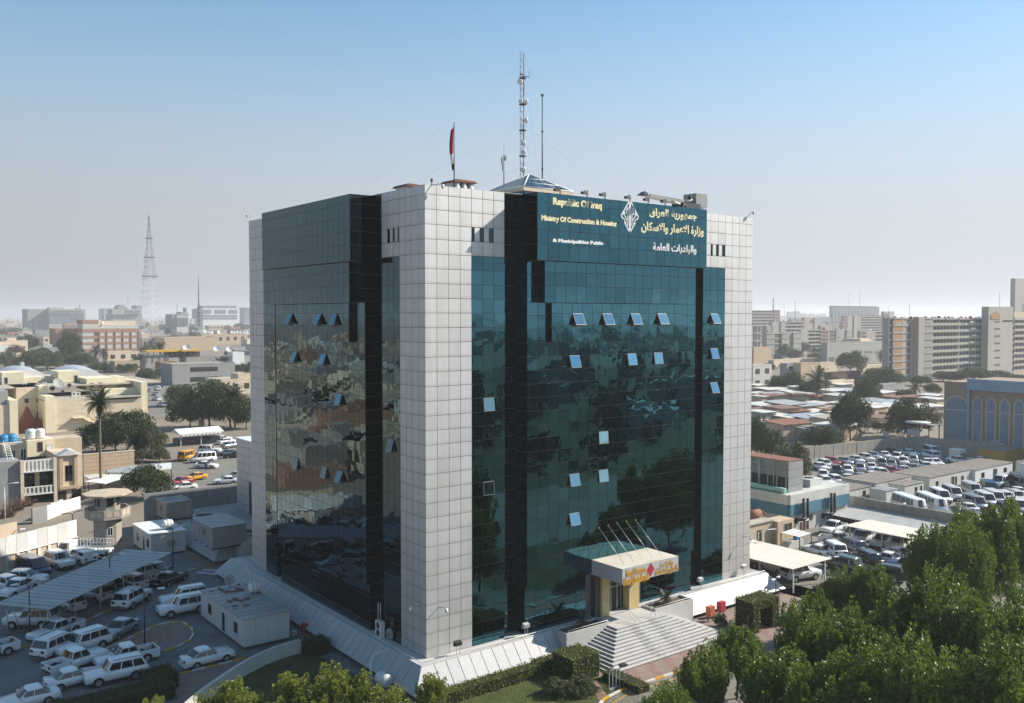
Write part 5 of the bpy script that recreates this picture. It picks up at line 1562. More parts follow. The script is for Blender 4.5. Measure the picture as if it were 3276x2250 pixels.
for x0, y0, x1, y1, off in ((222, 1062, 262, 1106, 9), (328, 1055, 360, 1102, 9), (330, 1185, 362, 1232, 9), (815, 922, 852, 965, 12), (893, 918, 928, 958, 12), (1052, 1025, 1092, 1070, 6), (990, 1040, 1010, 1075, 6), (38, 872, 72, 932, 22), (672, 852, 706, 914, 20), (605, 1368, 636, 1392, -.01)):
 rwin(th, 1, x0, y0, x1, y1, YT + off, M_BLACK, M_CONC, bars=0)
a, b, z0, z1 = rect(1, 725, 1230, 890, 1310, YT - 1.4)
mb = MB(); mb.hexa([(a - 1.5, YT - 1.5, z1 - .2), (a + .8, YT - 1.5, z1 - .2), (a + .8, YT, z1 - .2), (a - 1.5, YT, z1 - .2), (a - 1.5, YT - 1.5, z1), (a + .8, YT - 1.5, z1), (a + .8, YT, z1), (a - 1.5, YT, z1)])
for k in range(9):
 x = lerp(a + .8, b, k/9)
 mb.box(x, YT - 1.5, lerp(z1, z0, (k + 1)/9) - .2, x + (b - a)/9, YT, lerp(z1, z0, (k + 1)/9))
mb.build('outside_stair', M_CREAM, th)
mb = MB(); mb.tube([(a - 1.5, YT - 1.5, z1 + 1), (a + .8, YT - 1.5, z1 + 1), (b, YT - 1.5, z0 + .8)], .05, 4); mb.build('stair_rail', M_WOOD, th)
M_VAULT = mat('vault sheet', (.64, .65, .66), .4, .08, .6, metal=.35, stain=(.55, .56, .56), stain_amt=.4)
for x0, x1, yt, yb in ((-60, 405, 768, 872), (455, 912, 762, 872)):
 a, b, z0, z1 = rect(1, x0, yt, x1, yb, YT + 40)
 mb = MB(); n = 16
 for s in range(10):
  yy0, yy1 = YT + 32 + s*2.0, YT + 34 + s*2.0 - .06
  f = lambda u, yy: (lerp(a, b, u), yy, z0 + (z1 - z0)*math.sin(PI*max(.02, min(.98, u)))**.85*(1 - ((yy - YT - 42)/16)**2*.55))
  for k in range(n):
   mb.face([f(k/n, yy0), f((k + 1)/n, yy0), f((k + 1)/n, yy1), f(k/n, yy1)], 0, False)
 mb.face([f(k/n, YT + 32) for k in range(n + 1)] + [(b, YT + 32, z0 - 1), (a, YT + 32, z0 - 1)])
 mb.build('vault_roof', M_VAULT, th)
rbox('vent_hood', th, M_STEEL, 1, 190, 735, 222, 770, YT + 41, 2)
for i, (x, y) in enumerate(((245, 800), (90, 805))):
 rbox('roof_hatch', th, M_STEEL, 1, x, y - 12, x + 34, y + 18, YT + 38, 3)
for i, (x, y, r, lab) in enumerate(((525, 975, 1.5, 'big mesh satellite dish on the theatre roof'), (475, 990, .7, 'small dark dish left of the big one on the theatre roof'), (627, 958, .6, 'small dark dish right of the big one on the theatre roof'), (567, 1012, .5, 'small dark dish in front of the big one on the theatre roof'))):
 q = on(*k2(1, x, y), 1, YT + 6 + (2 if i == 2 else 0))
 dish(lab, q.x, q.y, q.z - .5, r, -1.9 if i else -1.2, m=M_CONC2 if i == 0 else M_DKSTEEL)
for k, (x, y) in enumerate(((650, 1005), (690, 1008), (255, 940), (205, 925), (385, 920), (765, 905), (830, 1000), (870, 1000))):
 q = on(*k2(1, x, y), 1, YT + 7 if y > 990 else YT + 20)
 t = thing('air_conditioner', ['condenser box beside the big mesh dish', 'condenser box right of the big mesh dish', 'condenser box at the left of the theatre back roof', 'second condenser box at the left of the theatre back roof', 'condenser box under the right vault', 'condenser box before the theatre upper room', 'left condenser of a pair on the theatre front roof', 'right condenser of a pair on the theatre front roof'][k], 'air conditioner', q, 0, 'condensers on the theatre roofs')
 mb = MB(); mb.box(q.x, q.y, q.z - 1.6, q.x + 1.1, q.y + .5, q.z); mb.build('casing', M_CABIN, t)
 mb = MB(); mb.lathe([(.3, 0), (0, -.02)], 8, (q.x + .55, q.y - .01, q.z - .45), axis='y'); mb.build('fan', M_DKSTEEL, t)
for i, (x, y, w, h) in enumerate(((250, 1190, 90, 160), (190, 1280, 60, 70), (345, 1270, 80, 90))):
 q = on(*k2(1, x, 1370), 1, YT + 4); sc = 11.1*2.834
 t = thing('tent', ('tall rust red tent between the theatre wings', 'low rust red tent left of the tall one in the theatre court', 'low rust red tent right of the tall one in the theatre court')[i], 'tent', (q.x, q.y, G))
 hh = h/sc*1.3; ww = w/sc
 mb = MB(); mb.hexa([(q.x - ww, q.y - 1.5, G), (q.x + ww, q.y - 1.5, G), (q.x + ww, q.y + 1.5, G), (q.x - ww, q.y + 1.5, G), (q.x - .1, q.y - 1.2, G + hh), (q.x + .1, q.y - 1.2, G + hh), (q.x + .1, q.y + 1.2, G + hh), (q.x - .1, q.y + 1.2, G + hh)])
 mb.build('cover', mat('rust red cloth', (.15, .045, .025), .9, .15, 1), t)

# ------------------------------------------------------------------ right hand yard
sheet('right_yard', [V3((44.6, -12, 0)), V3((84, -12, 0)), V3((84, 40, 0)), V3((42, 40, 0))], .008, M_ASPH2)
sheet('walled_lot', [V3((84.4, -20, 0)), V3((175, -40, 0)), V3((162, 28, 0)), V3((157, 47, 0)), V3((118, 52, 0)), V3((84.4, 40, 0))], .006, M_ASPH2)
ph = thing('plant_house', 'white plant house with a blue band, black exhaust pipes and round vents', 'building', (75, 18, G))
x0, y0, x1, y1, zt = 67.9, 13.7, 82.2, 24.0, 3.3
mb = MB(); mb.box(x0 + .05, y0 + .05, G, x1 - .05, y1, zt - .1); mb.build('core', M_CABIN, ph)
for k in range(8):
 a, b = lerp(x0, x1, k/8) + .015, lerp(x0, x1, (k + 1)/8) - .015
 mb = MB(); mb.box(a, y0, G, b, y0 + .05, .30); mb.build('lower_panel', M_CABIN, ph)
 mb = MB(); mb.box(a - .01, y0 - .35, .32, b + .01, y0 + .05, 1.9); mb.build('band_panel', mat('blue green band', (.07, .19, .25), .45, .06, 1, rnd=.05), ph)
 mb = MB(); mb.box(a, y0 - .30, 1.92, b, y0 + .05, zt); mb.build('top_panel', M_CABIN, ph)
for k in range(6):
 a, b = lerp(y0 + .06, y1, k/6) + .015, lerp(y0 + .06, y1, (k + 1)/6) - .015
 mb = MB(); mb.box(x0, a, G, x0 + .05, b, .30); mb.build('lower_panel', M_CABIN, ph)
 mb = MB(); mb.box(x0 - .35, a - .01, .32, x0 + .05, b + .01, 1.9); mb.build('band_panel', MATS['blue green band'], ph)
 mb = MB(); mb.box(x0 - .30, a, 1.92, x0 + .05, b, zt); mb.build('top_panel', M_CABIN, ph)
mb = MB(); mb.box(x0 + .05, y0 + .05, zt - .35, x1, y1, zt - .25); mb.build('roof', M_ROOFF, ph)
for xl, yt, xr, yb in ((413, 838, 500, 935), (645, 800, 727, 868)):
 rwin(ph, 'R', xl, yt, xr, yb, y0, mat('maroon door', (.07, .018, .02), .6, .2, 2), M_WHITE, 'door', 2)
for x, y in ((386, 838), (518, 808), (618, 795), (745, 768)):
 q = on(*k2('R', x, y), 1, y0)
 mb = MB(); mb.lathe([(.42, 0), (.42, -.07), (.34, -.08), (0, -.04)], 14, (q.x, y0, q.z), axis='y'); mb.build('round_vent', M_BLACK, ph)
for xs in ((455, 490), (690, 718)):
 for x in xs:
  t0, t1 = on(*k2('R', x, 650 if x < 500 else 605), 1, y0 - .8), on(*k2('R', x, 810 if x < 500 else 765), 1, y0 - .8)
  mb = MB(); mb.tube([t0, t1, t1 + V3((-.6, .1, -.35)), t1 + V3((-.9, .9, -.35))], .2, 8); mb.build('exhaust_pipe', M_BLACK, ph)
ct = thing('cooling_tower', 'grey panelled cooling tower with green pipes on the plant house roof', 'cooling tower', (71, 16, 3.3))
cx0, cy0, cx1, cy1, cz0, cz1 = 69.6, 15.0, 73.0, 23.5, 3.0, 7.6
for k in range(4):
 z0_, z1_ = lerp(cz0, cz1, k/4) + .02, lerp(cz0, cz1, (k + 1)/4) - .02
 mb = MB(); mb.box(cx0, cy0, z0_, cx1, cy0 + .06, z1_); mb.build('panel', M_CONC2, ct)
 for j in range(4):
  if k >= 2:
   a, b = lerp(cy0 + .08, cy1, j/4) + .02, lerp(cy0 + .08, cy1, (j + 1)/4) - .02
   mb = MB(); mb.box(cx0, a, z0_, cx0 + .06, b, z1_); mb.build('panel', M_CONC2, ct)
mb = MB(); mb.box(cx0 + .8, cy0 + .1, cz0, cx1, cy1, cz1 - .1); mb.build('inner', M_DARK, ct)
mb = MB(); mb.box(cx0 - .05, cy0 - .05, cz1, cx1 + .05, cy1 + .05, cz1 + .08); mb.build('rusty_top', M_RUST, ct)
for j in range(6):
 y = lerp(cy0 + .4, cy1 - .2, j/5)
 mb = MB(); mb.box(cx0 - .02, y - .05, cz0, cx0 + .08, y + .05, lerp(cz0, cz1, .5)); mb.build('post', M_STEEL, ct)
for y in (cy0 + 2.0, cy0 + 4.5, cy0 + 6.0):
 mb = MB(); mb.tube([(cx0 - .7, y, cz0 + .3), (cx0 - .7, y, cz1 - .4), (cx0 + .4, y, cz1 - .1)], .16 if y > cy0 + 4 else .08, 7); mb.build('pipe', M_GREENP, ct)
gp_ = thing('green_pipe', 'fat pale green pipe lying along the plant house roof edge', 'pipe', (68, 20, 3.3))
mb = MB(); mb.tube([(68.4, 14.6, 3.65), (68.4, 27, 3.65)], .42, 10); mb.build('pipe', M_GREENP, gp_)
t = thing('condenser', 'white condenser box at the right of the plant house roof', 'air conditioner', (77, 17, 3.1))
mb = MB(); mb.box(75.5, 15.5, 3.1, 78.5, 18, 4.3); mb.build('casing', M_CABIN, t)
mb = MB(); mb.lathe([(.8, 0), (.7, .08), (0, .05)], 12, (77, 16.8, 4.3)); mb.build('fan_ring', M_DKSTEEL, t)
ts = thing('tan_shed', 'tan masonry shed with dark doorway in front of the plant house', 'shed', (63, 13, G))
mb = MB(); mb.box(56, 11.6, G, 61.6, 17, 1.0); mb.build('wall', M_TAN, ts)
mb = MB(); mb.box(61.62, 10.9, G, 65.2, 13.2, .9); mb.build('wall', M_BRICK, ts)
mb = MB(); mb.box(55.8, 11.4, 1.0, 61.7, 17.2, 1.15); mb.build('roof', M_ROOFF, ts)
win(ts, 'y', 11.6, 58.2, 59.2, G, .1, M_BLACK, M_WOOD, 'door', bars=0); win(ts, 'y', 10.9, 63.0, 64.8, -.7, .5, M_BLACK, M_TAN)
t = thing('rusty_drum', 'rusty machine drum lying on the tan shed roof', 'drum', (61, 14, 1.2))
mb = MB(); mb.lathe([(0, -1.1), (.55, -1.1), (.55, 1.1), (0, 1.1)], 10, (60, 13.5, 1.75), axis='x'); mb.build('drum', M_RUST, t)
mb = MB(); mb.tube([(61.1, 13.5, 1.7), (61.6, 13.2, 1.9), (61.7, 12.9, 1.4)], .15, 6); mb.build('elbow', M_RUST, t)
aw = thing('awning', 'small striped sheet awning on thin posts by the tan shed', 'awning', c('R', 390, 1060))
q = [c('R', *s, .1) for s in ((262, 940), (420, 978), (520, 945), (370, 905))]
for j in range(7):
 f0, f1 = j/7, (j + 1)/7 - .03
 r = [q[0].lerp(q[1], f0), q[0].lerp(q[1], f1), q[3].lerp(q[2], f1), q[3].lerp(q[2], f0)]
 mb = MB(); mb.hexa([(v.x, v.y, v.z - .04) for v in r] + [tuple(v) for v in r]); mb.build('slat', M_SHEETW if j % 2 else M_WHITE, aw)
for v in q:
 mb = MB(); mb.box(v.x - .05, v.y - .05, G, v.x + .05, v.y + .05, .04); mb.build('post', M_WOOD, aw)
q = c('R', 390, 1070)
t = thing('counter', 'white counter with blue crate under the striped awning', 'counter', q)
mb = MB(); mb.box(q.x - 1.6, q.y, G, q.x + 1.6, q.y + 1.0, G + .95); mb.build('body', M_CABIN, t)
mb = MB(); mb.box(q.x + .3, q.y + .1, G + .96, q.x + .8, q.y + .7, G + 1.6); mb.build('crate', M_BTANK, t)
def carport(label, x0, x1, y0, y1, z, m, n, ribs_y=False, posts=True, tilt=0.0, grp='carports'):
 t = thing('carport', label, 'carport', ((x0 + x1)/2, (y0 + y1)/2, G), 0, grp)
 for k in range(n):
  a, b = lerp(y0, y1, k/n), lerp(y0, y1, (k + 1)/n)
  mb = MB()
  mb.hexa([(x0, a + .012, z), (x1, a + .012, z + tilt), (x1, b - .012, z + tilt), (x0, b - .012, z), (x0, a + .012, z + .05), (x1, a + .012, z + tilt + .05), (x1, b - .012, z + tilt + .05), (x0, b - .012, z + .05)])
  for j in range(3):
   yy = lerp(a, b, (j + .5)/3)
   mb.hexa([(x0, yy - .05, z + .05), (x1, yy - .05, z + tilt + .05), (x1, yy + .05, z + tilt + .05), (x0, yy + .05, z + .05), (x0, yy - .03, z + .10), (x1, yy - .03, z + tilt + .10), (x1, yy + .03, z + tilt + .10), (x0, yy + .03, z + .10)])
  mb.build('roof_sheet', m, t)
 if posts:
  for k in range(max(2, int((y1 - y0)/4.5)) + 1):
   for xx in (x0 + .7, x1 - .7):
    y = lerp(y0 + .4, y1 - .4, k/max(2, int((y1 - y0)/4.5)))
    mb = MB(); mb.box(xx - .07, y - .07, G, xx + .07, y + .07, z + .02); mb.build('post', M_WKERB, t)
  mb = MB(); mb.box(x0 + .65, y0 + .3, z - .12, x0 + .75, y1 - .3, z); mb.box(x1 - .75, y0 + .3, z + tilt - .12, x1 - .65, y1 - .3, z + tilt); mb.build('beam', M_WKERB, t)
 return t
carport('cream ribbed carport roof beside the right corner of the office block', 44.4, 51.7, -3.7, 15, .68, M_SHEETW, 15)
carport('cream ribbed carport in front of the concrete wall, pickups below', 67.6, 73.4, -14, 4.9, .66, M_SHEETW, 16)
carport('narrow grey ribbed roof running along the foot of the concrete wall', 77.0, 83.4, -14, 14.5, -.6, M_SHEET, 22, tilt=.5)
def panel_wall(label, a, b, h, seg, th=.25, group='concrete blast walls', m=None, name='concrete_wall', z0=G):
 t = thing(name, label, 'wall', ((a.x + b.x)/2, (a.y + b.y)/2, G), 0, group)
 d = V3((b.x - a.x, b.y - a.y, 0)); L = d.length; n = max(1, round(L/seg)); u = d.normalized(); w = V3((-u.y, u.x, 0))*th/2
 for k in range(n):
  p, q = a + d*(k/n) + u*.025, a + d*((k + 1)/n) - u*.025
  o = w*RNG.uniform(-.35, .35)
  zt = z0 + h + RNG.uniform(-.05, .05)
  mb = MB()
  r = [p - w + o, q - w + o, q + w + o, p + w + o]
  r2 = [p - w*2.2 + o, q - w*2.2 + o, q + w*2.2 + o, p + w*2.2 + o]
  mb.hexa([(v.x, v.y, z0 + .5) for v in r] + [(v.x, v.y, zt) for v in r])
  mb.hexa([(v.x, v.y, z0 - .05) for v in r2] + [(v.x, v.y, z0 + .5) for v in r])
  mb.build('wall_panel', m or M_CONC, t)
 return t
panel_wall('brown shaded concrete panel wall between the carports and the vans', V3((84, 15, 0)), V3((84, -9, 0)), 3.3, 1.5)
panel_wall('short concrete panel stub at the near end of the brown wall', V3((84, -5.2, 0)), V3((87.5, -6.4, 0)), 3.2, 1.5)
panel_wall('sunlit concrete panel wall behind the walled lot of cars', V3((118, 50.8, 0)), V3((156, 46.2, 0)), 3.0, 1.5)
panel_wall('shaded concrete panel wall right of the corner behind the walled lot', V3((156.3, 46, 0)), V3((162, 27, 0)), 3.2, 1.5)
panel_wall('low concrete panel wall beyond the white cabins', V3((142.5, 16.2, 0)), V3((152, 15.2, 0)), 2.6, 1.5)
panel_wall('shaded low concrete wall at the right frame', V3((152, 15, 0)), V3((156, 2, 0)), 2.6, 1.5)
M_OLDROOF = mat('old felt roof', (.27, .235, .20), .95, .2, 1.2, stain=(.16, .14, .12), stain_amt=.6)
cabin('low grey cabin at the left end of the cabin row behind the concrete wall', 90.5, 20, 99.3, 25.5, G, .1, [('y', 97, .9, .9, 1.7, 'win')], roofm=M_OLDROOF)
cabin('long cabin with patched flat roof, second in the cabin row', 99.8, 19.6, 111, 26, G, .5, [('y', 108.5, 1.0, .1, 2.0, 'dark')], roofm=M_OLDROOF)
cabin('small white cabin standing before the long patched cabin', 97.2, 16.3, 100.6, 19.2, G, .05, [('y', 99.4, .8, .1, 1.9, 'door')])
cabin('small white cabin with air conditioner standing before the cabin row', 102.6, 16.2, 108.6, 19.0, G, .25, [('y', 106.2, .8, .2, 1.8, 'win'), ('y', 107.8, .8, .1, 1.9, 'door'), ('x', 17.4, .8, .8, 1.4, 'ac')], roofm=M_OLDROOF)
cabin('cream panelled cabin with an open door in the middle of the cabin row', 111.6, 16.8, 126, 23.5, G, .55, [('y', 114.2, .9, .9, 1.8, 'win'), ('y', 119.6, 1.0, .1, 2.0, 'dark'), ('y', 120.7, .8, .1, 2.0, 'door'), ('y', 123.0, .9, .9, 1.8, 'win')], roofm=M_OLDROOF)
cabin('white cabin with three dark openings at the right of the cabin row', 126.4, 16.2, 141, 22.5, G, .4, [('y', 129.3, 1.2, .8, 1.8, 'win'), ('y', 134, 1.6, .1, 2.0, 'dark'), ('y', 138, 1.3, .9, 1.8, 'win')], roofm=M_OLDROOF, wallm=M_WHITE)
cabin('white guard hut with dark window in the corner of the walled lot', 147.2, 29.3, 149.6, 31.6, G, .6, [('y', 147.9, .9, .9, 1.9, 'win'), ('y', 149, .7, .1, 2.0, 'dark')], roofm=M_WHITE, panel=2.4)
cabin('white cabin cut off by the right frame beside the vans', 138.5, 10.5, 146, 14, G, .7, [], wallm=M_WHITE)
t = cabin('low yellow brown container shed along the shaded lot wall', 151.8, 22.5, 160, 28, G, .8, [], wallm=mat('ochre sheet', (.42, .25, .05), .7, .15, 1), roofm=M_OLDROOF)
fr = thing('pole_frame', 'white goalpost like pole frame in front of the arched hall', 'frame', c('F', 2070, 190))
p0, p1 = c('F', 1980, 205), c('F', 2160, 190)
for p in (p0, p1):
 mb = MB(); mb.box(p.x - .12, p.y - .12, G, p.x + .12, p.y + .12, G + 3.4); mb.build('post', M_WHITE, fr)
mb = MB(); mb.tube([(p0.x, p0.y, G + 3.3), (p1.x, p1.y, G + 3.3)], .1, 5); mb.build('bar', M_WHITE, fr)
for lab, k, xb, yb, yt, arm, dbl in (('curved lamp post beside the cream carport', 'R2', 105, 660, 225, (1.4, -.9, 0), False), ('thin post standing before the brown concrete wall', 'F', 1025, 945, 735, (.2, 0, 0), False), ('lamp post beside the brown shed beyond the sheet roofs', 'W', 1125, 1040, 940, (1.4, -.6, 0), False),
         ('black twin lantern lamp post at the white slope corner', 'S', 2080, 690, 560, (.45, .1, 0), True), ('thin dark lamp post among the cars of the walled lot', 'F', 1050, 420, 235, (.3, 0, 0), False), ('twin arm lantern post between the dark off-road cars', 'R2', 1095, 755, 590, (.3, -.1, 0), True)):
 lamp(lab, k, xb, yb, yt, arm, dbl, M_DKSTEEL if dbl else None, group='right yard lamp posts')
# ---- hall with blue pointed bays
XA = 165.0
ah = thing('arched_hall', 'brick hall with blue frame and tall blue pointed arch bays', 'hall', (170, 30, G))
M_ABR = mat('brown grey brick', (.33, .25, .18), .9, .15, 2, bump=.2, stain=(.25, .19, .14), stain_amt=.4)
mb = MB(); mb.box(XA + .5, -15, G, XA + 25, 42, 13.2); mb.build('core', M_ABR, ah)
def arch(par, yc, hw, zb, zs, zt, xo, m, name):
 pts = [(yc - hw, zb), (yc - hw, zs), (yc - hw*.8, lerp(zs, zt, .45)), (yc - hw*.4, lerp(zs, zt, .82)), (yc, zt), (yc + hw*.4, lerp(zs, zt, .82)), (yc + hw*.8, lerp(zs, zt, .45)), (yc + hw, zs), (yc + hw, zb)]
 mb = MB(); n = len(pts); mb.v += [(xo, y, z) for y, z in pts] + [(XA + .6, y, z) for y, z in pts]
 mb.f += [tuple(range(n)), tuple(range(2*n - 1, n - 1, -1))] + [(j, n + j, n + (j + 1) % n, (j + 1) % n) for j in range(n)]; mb.m += [0]*(n + 2); mb.s += [False]*(n + 2)
 return mb.build(name, m, par)
yy = lambda x, y=1400: on(*k2('W', x, y), 0, XA).y
zz = lambda x, y: on(*k2('W', x, y), 0, XA).z
mb = MB(); mb.box(XA, yy(1838), G, XA + .5, 42, zz(1730, 985)); mb.build('brick_front', M_ABR, ah)
b0 = arch(ah, yy(1745), (yy(1660) - yy(1830))/2, G, zz(1745, 1170), zz(1745, 1112), XA - .02, M_BLUEW, 'blue_bay')
mb = MB(); q = zz(1745, 1225); mb.box(XA - .12, yy(1830), q - .1, XA - .03, yy(1660), q + .1); mb.build('transom', M_STEEL, b0)
b0 = arch(ah, yy(1745), (yy(1645) - yy(1842))/2, zz(1745, 1180), zz(1745, 1165), zz(1745, 1098), XA - .01, M_TAN, 'arch_moulding')
zt = zz(1860, 960)
mb = MB(); mb.box(XA - .5, -15, zz(1870, 1055), XA + .4, yy(1840), zt); mb.build('frame_beam', mat('peeling blue frame', (.25, .35, .45), .85, .2, .35, stain=(.42, .40, .37), stain_amt=.9), ah)
mb = MB(); mb.box(XA - .5, yy(1862), G, XA + .4, yy(1840), zz(1870, 1055)); mb.build('frame_post', MATS['peeling blue frame'], ah)
mb = MB(); mb.box(XA + .2, -15, G, XA + .5, yy(1862), zz(1870, 1055)); mb.build('brick_front', M_ABR, ah)
step = yy(1925) - yy(2040)
for k in range(8):
 yc = yy(1925) - step*k
 arch(ah, yc, step*.40, G, zz(1925, 1165), zz(1925, 1108), XA - .05, M_TAN, 'arch_moulding')
 b0 = arch(ah, yc, step*.28, G, zz(1925, 1165), zz(1925, 1122), XA - .12, M_BLUEW, 'blue_bay')
 mb = MB(); q = zz(1925, 1235); mb.box(XA - .2, yc - step*.28, q - .06, XA - .13, yc + step*.28, q + .06); mb.build('transom', M_STEEL, b0)
mb = MB(); mb.box(XA - 2.5, -15, G, XA, 41, G + .9); mb.build('plinth', M_CONC2, ah)
q = c('W', 1420, 1500)
wt = thing('watch_cabin', 'white watch cabin on posts under a round roof by the lot corner', 'watch tower', q)
zf, zr = on(*k2('W', 1420, 1440), 1, q.y).z, on(*k2('W', 1420, 1335), 1, q.y).z
for sx in (-1.5, 1.5):
 for sy in (-1.2, 1.2):
  mb = MB(); mb.box(q.x + sx - .1, q.y + sy - .1, G, q.x + sx + .1, q.y + sy + .1, zr); mb.build('post', M_WOOD, wt)
mb = MB(); mb.box(q.x - 1.9, q.y - 1.6, zf, q.x + 1.9, q.y + 1.6, lerp(zf, zr, .5)); mb.build('parapet', M_CABIN, wt)
mb = MB(); mb.lathe([(0, 0), (2.9, 0), (2.9, .22), (0, .3)], 14, (q.x, q.y, zr)); mb.build('roof', M_CABIN, wt)
t = thing('canopy', 'flat grey canopy on posts beside the watch cabin', 'canopy', (q.x + 7, q.y, G))
mb = MB(); mb.box(q.x + 2.5, q.y - 2, zr - .8, q.x + 11, q.y + 3, zr - .6); mb.build('roof', M_SHEET, t)
for sx in (5, 10):
 mb = MB(); mb.box(q.x + sx, q.y - .1, G, q.x + sx + .2, q.y + .1, zr - .8); mb.build('post', M_DKSTEEL, t)
t = thing('hoarding', 'dark red sheet hoarding below the grey canopy', 'hoarding', (q.x + 6, q.y + 2, G))
for k in range(4):
 mb = MB(); mb.box(q.x + 3.5 + k*1.6, q.y + 2.5, G, q.x + 5.08 + k*1.6, q.y + 2.6, zr - 1.8); mb.build('sheet', mat('maroon sheet', (.13, .04, .035), .7, .15, 1), t)
for x, y, m, lab in ((1420, 885, mat('orange cabinet paint', (.50, .14, .07), .5, .1, 2), 'faded orange fire cabinet on legs right of the stairs'), (1505, 815, M_RED, 'red fire cabinet on legs near the white slope')):
 q = V3((30.6, -4.0, G)) if x == 1420 else V3((32.6, -3.7, G))
 t = thing('fire_cabinet', lab, 'cabinet', q, 0, 'fire cabinets')
 mb = MB(); mb.box(q.x - .42, q.y - .25, G + .55, q.x + .42, q.y + .25, G + 1.55); mb.build('body', m, t)
 mb = MB(); mb.box(q.x - .36, q.y - .27, G + .6, q.x + .36, q.y - .25, G + 1.5); mb.build('door', m, t)
 for s in (-.35, .3):
  mb = MB(); mb.box(q.x + s, q.y - .05, G, q.x + s + .06, q.y + .05, G + .55); mb.build('leg', M_DKSTEEL, t)
sheet('front_paving', [V3((8, -12, 0)), V3((48, -12, 0)), V3((48, -2, 0)), V3((8, -2, 0))], .008, M_PAVE)
for k in range(16):
 a = 9.0 + k*2.2
 sheet('paving_stripe', [V3((a, -11.2, 0)), V3((a + .95, -11.2, 0)), V3((a + 2.6, -8.0, 0)), V3((a + 1.65, -8.0, 0))], .013, M_PAVER)
kp = [c('S', *q) for q in ((560, 1640), (600, 1587), (660, 1545), (750, 1500), (900, 1448), (1050, 1398), (1200, 1350), (1440, 1290), (1700, 1220))]
kerb('yellow and white kerb curving along the forecourt road', kp, seg=.95, w=.22, h=.14)
sheet('forecourt_road', [kp[0] + V3((0, -12, 0))] + [p + V3((.1, -.2, 0)) for p in kp] + [kp[-1] + V3((10, -1, 0)), kp[-1] + V3((10, -30, 0)), kp[0] + V3((0, -30, 0))], .016, M_ASPH2)
mb = MB()
for p, q in zip(kp[:-1], kp[1:]):
 d = (q - p).normalized(); n = V3((-d.y, d.x, 0))
 if n.y > 0:
  n = -n
 mb.face([(p + n*.75 + V3((0, 0, .02))), (q + n*.75 + V3((0, 0, .02))), (q + n*.87 + V3((0, 0, .02))), (p + n*.87 + V3((0, 0, .02)))])
struct('road_line', mb, M_YEL)
br = thing('barrier', 'small white tube barrier at the foot of the stairs', 'barrier', c('S', 705, 1470))
p0, p1 = c('S', 662, 1490), c('S', 750, 1455)
mb = MB(); mb.box(min(p0.x, p1.x), min(p0.y, p1.y) - .1, G, max(p0.x, p1.x), max(p0.y, p1.y) + .1, G + .1); mb.build('base', M_CONC2, br)
for f in (0, .33, .66, 1):
 p = p0.lerp(p1, f)
 mb = MB(); mb.tube([(p.x, p.y, G), (p.x, p.y, G + 1.3), (p.x + .25, p.y + .1, G + 1.6)], .035, 5); mb.build('post', M_WHITE, br)
p0, p1 = p0 + V3((.25, .1, 1.6)), p1 + V3((.25, .1, 1.6))
mb = MB(); mb.tube([p0, p1], .05, 5); mb.build('bar', M_WHITE, br)
mb = MB(); mb.box(p1.x - .1, p1.y - .3, p1.z, p1.x + .5, p1.y + .2, p1.z + .15); mb.build('lamp_head', M_DKSTEEL, br)
# ------------------------------------------------------------------ vegetation
def leaf_mat(name, col, col2, rough=.42, trans=.22):
 m = bpy.data.materials.new(name)
 m.use_nodes = True
 nt = m.node_tree
 L = nt.links.new
 b = nt.nodes['Principled BSDF']
 geo = nt.nodes.new('ShaderNodeNewGeometry')
 oi = nt.nodes.new('ShaderNodeObjectInfo')
 ad = nt.nodes.new('ShaderNodeMath'); ad.operation = 'ADD'
 sc = nt.nodes.new('ShaderNodeMath'); sc.operation = 'MULTIPLY'; sc.inputs[1].default_value = .25
 L(oi.outputs['Random'], sc.inputs[0])
 L(geo.outputs['Random Per Island'], ad.inputs[0]); L(sc.outputs[0], ad.inputs[1])
 mi = nt.nodes.new('ShaderNodeMix'); mi.data_type = 'RGBA'
 mi.inputs['A'].default_value = (*col, 1); mi.inputs['B'].default_value = (*col2, 1)
 L(ad.outputs[0], mi.inputs['Factor'])
 L(mi.outputs['Result'], b.inputs['Base Color'])
 b.inputs['Roughness'].default_value = rough
 b.inputs['Specular IOR Level'].default_value = .4
 tr = nt.nodes.new('ShaderNodeBsdfTranslucent')
 L(mi.outputs['Result'], tr.inputs['Color'])
 ms = nt.nodes.new('ShaderNodeMixShader'); ms.inputs[0].default_value = trans
 out = [n for n in nt.nodes if n.type == 'OUTPUT_MATERIAL'][0]
 L(b.outputs['BSDF'], ms.inputs[1]); L(tr.outputs['BSDF'], ms.inputs[2]); L(ms.outputs['Shader'], out.inputs['Surface'])
 return m
M_LEAF = leaf_mat('glossy green leaf', (.060, .115, .016), (.20, .27, .04), .4, .32)
M_LEAFY = leaf_mat('yellow green leaf', (.12, .15, .02), (.30, .32, .05), .42, .32)
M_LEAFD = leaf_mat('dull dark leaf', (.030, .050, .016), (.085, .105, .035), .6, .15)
M_LEAFO = leaf_mat('olive leaf', (.055, .068, .024), (.125, .13, .05), .6, .15)
M_DRY = leaf_mat('dry twig', (.09, .055, .035), (.17, .11, .075), .8, .1)
M_FROND = leaf_mat('palm leaf', (.035, .048, .018), (.09, .10, .04), .5, .15)
M_FRONDRY = leaf_mat('dead palm leaf', (.13, .09, .045), (.24, .17, .09), .7, .15)
M_HEDGE = leaf_mat('hedge leaf', (.11, .135, .022), (.25, .25, .045), .55, .2)

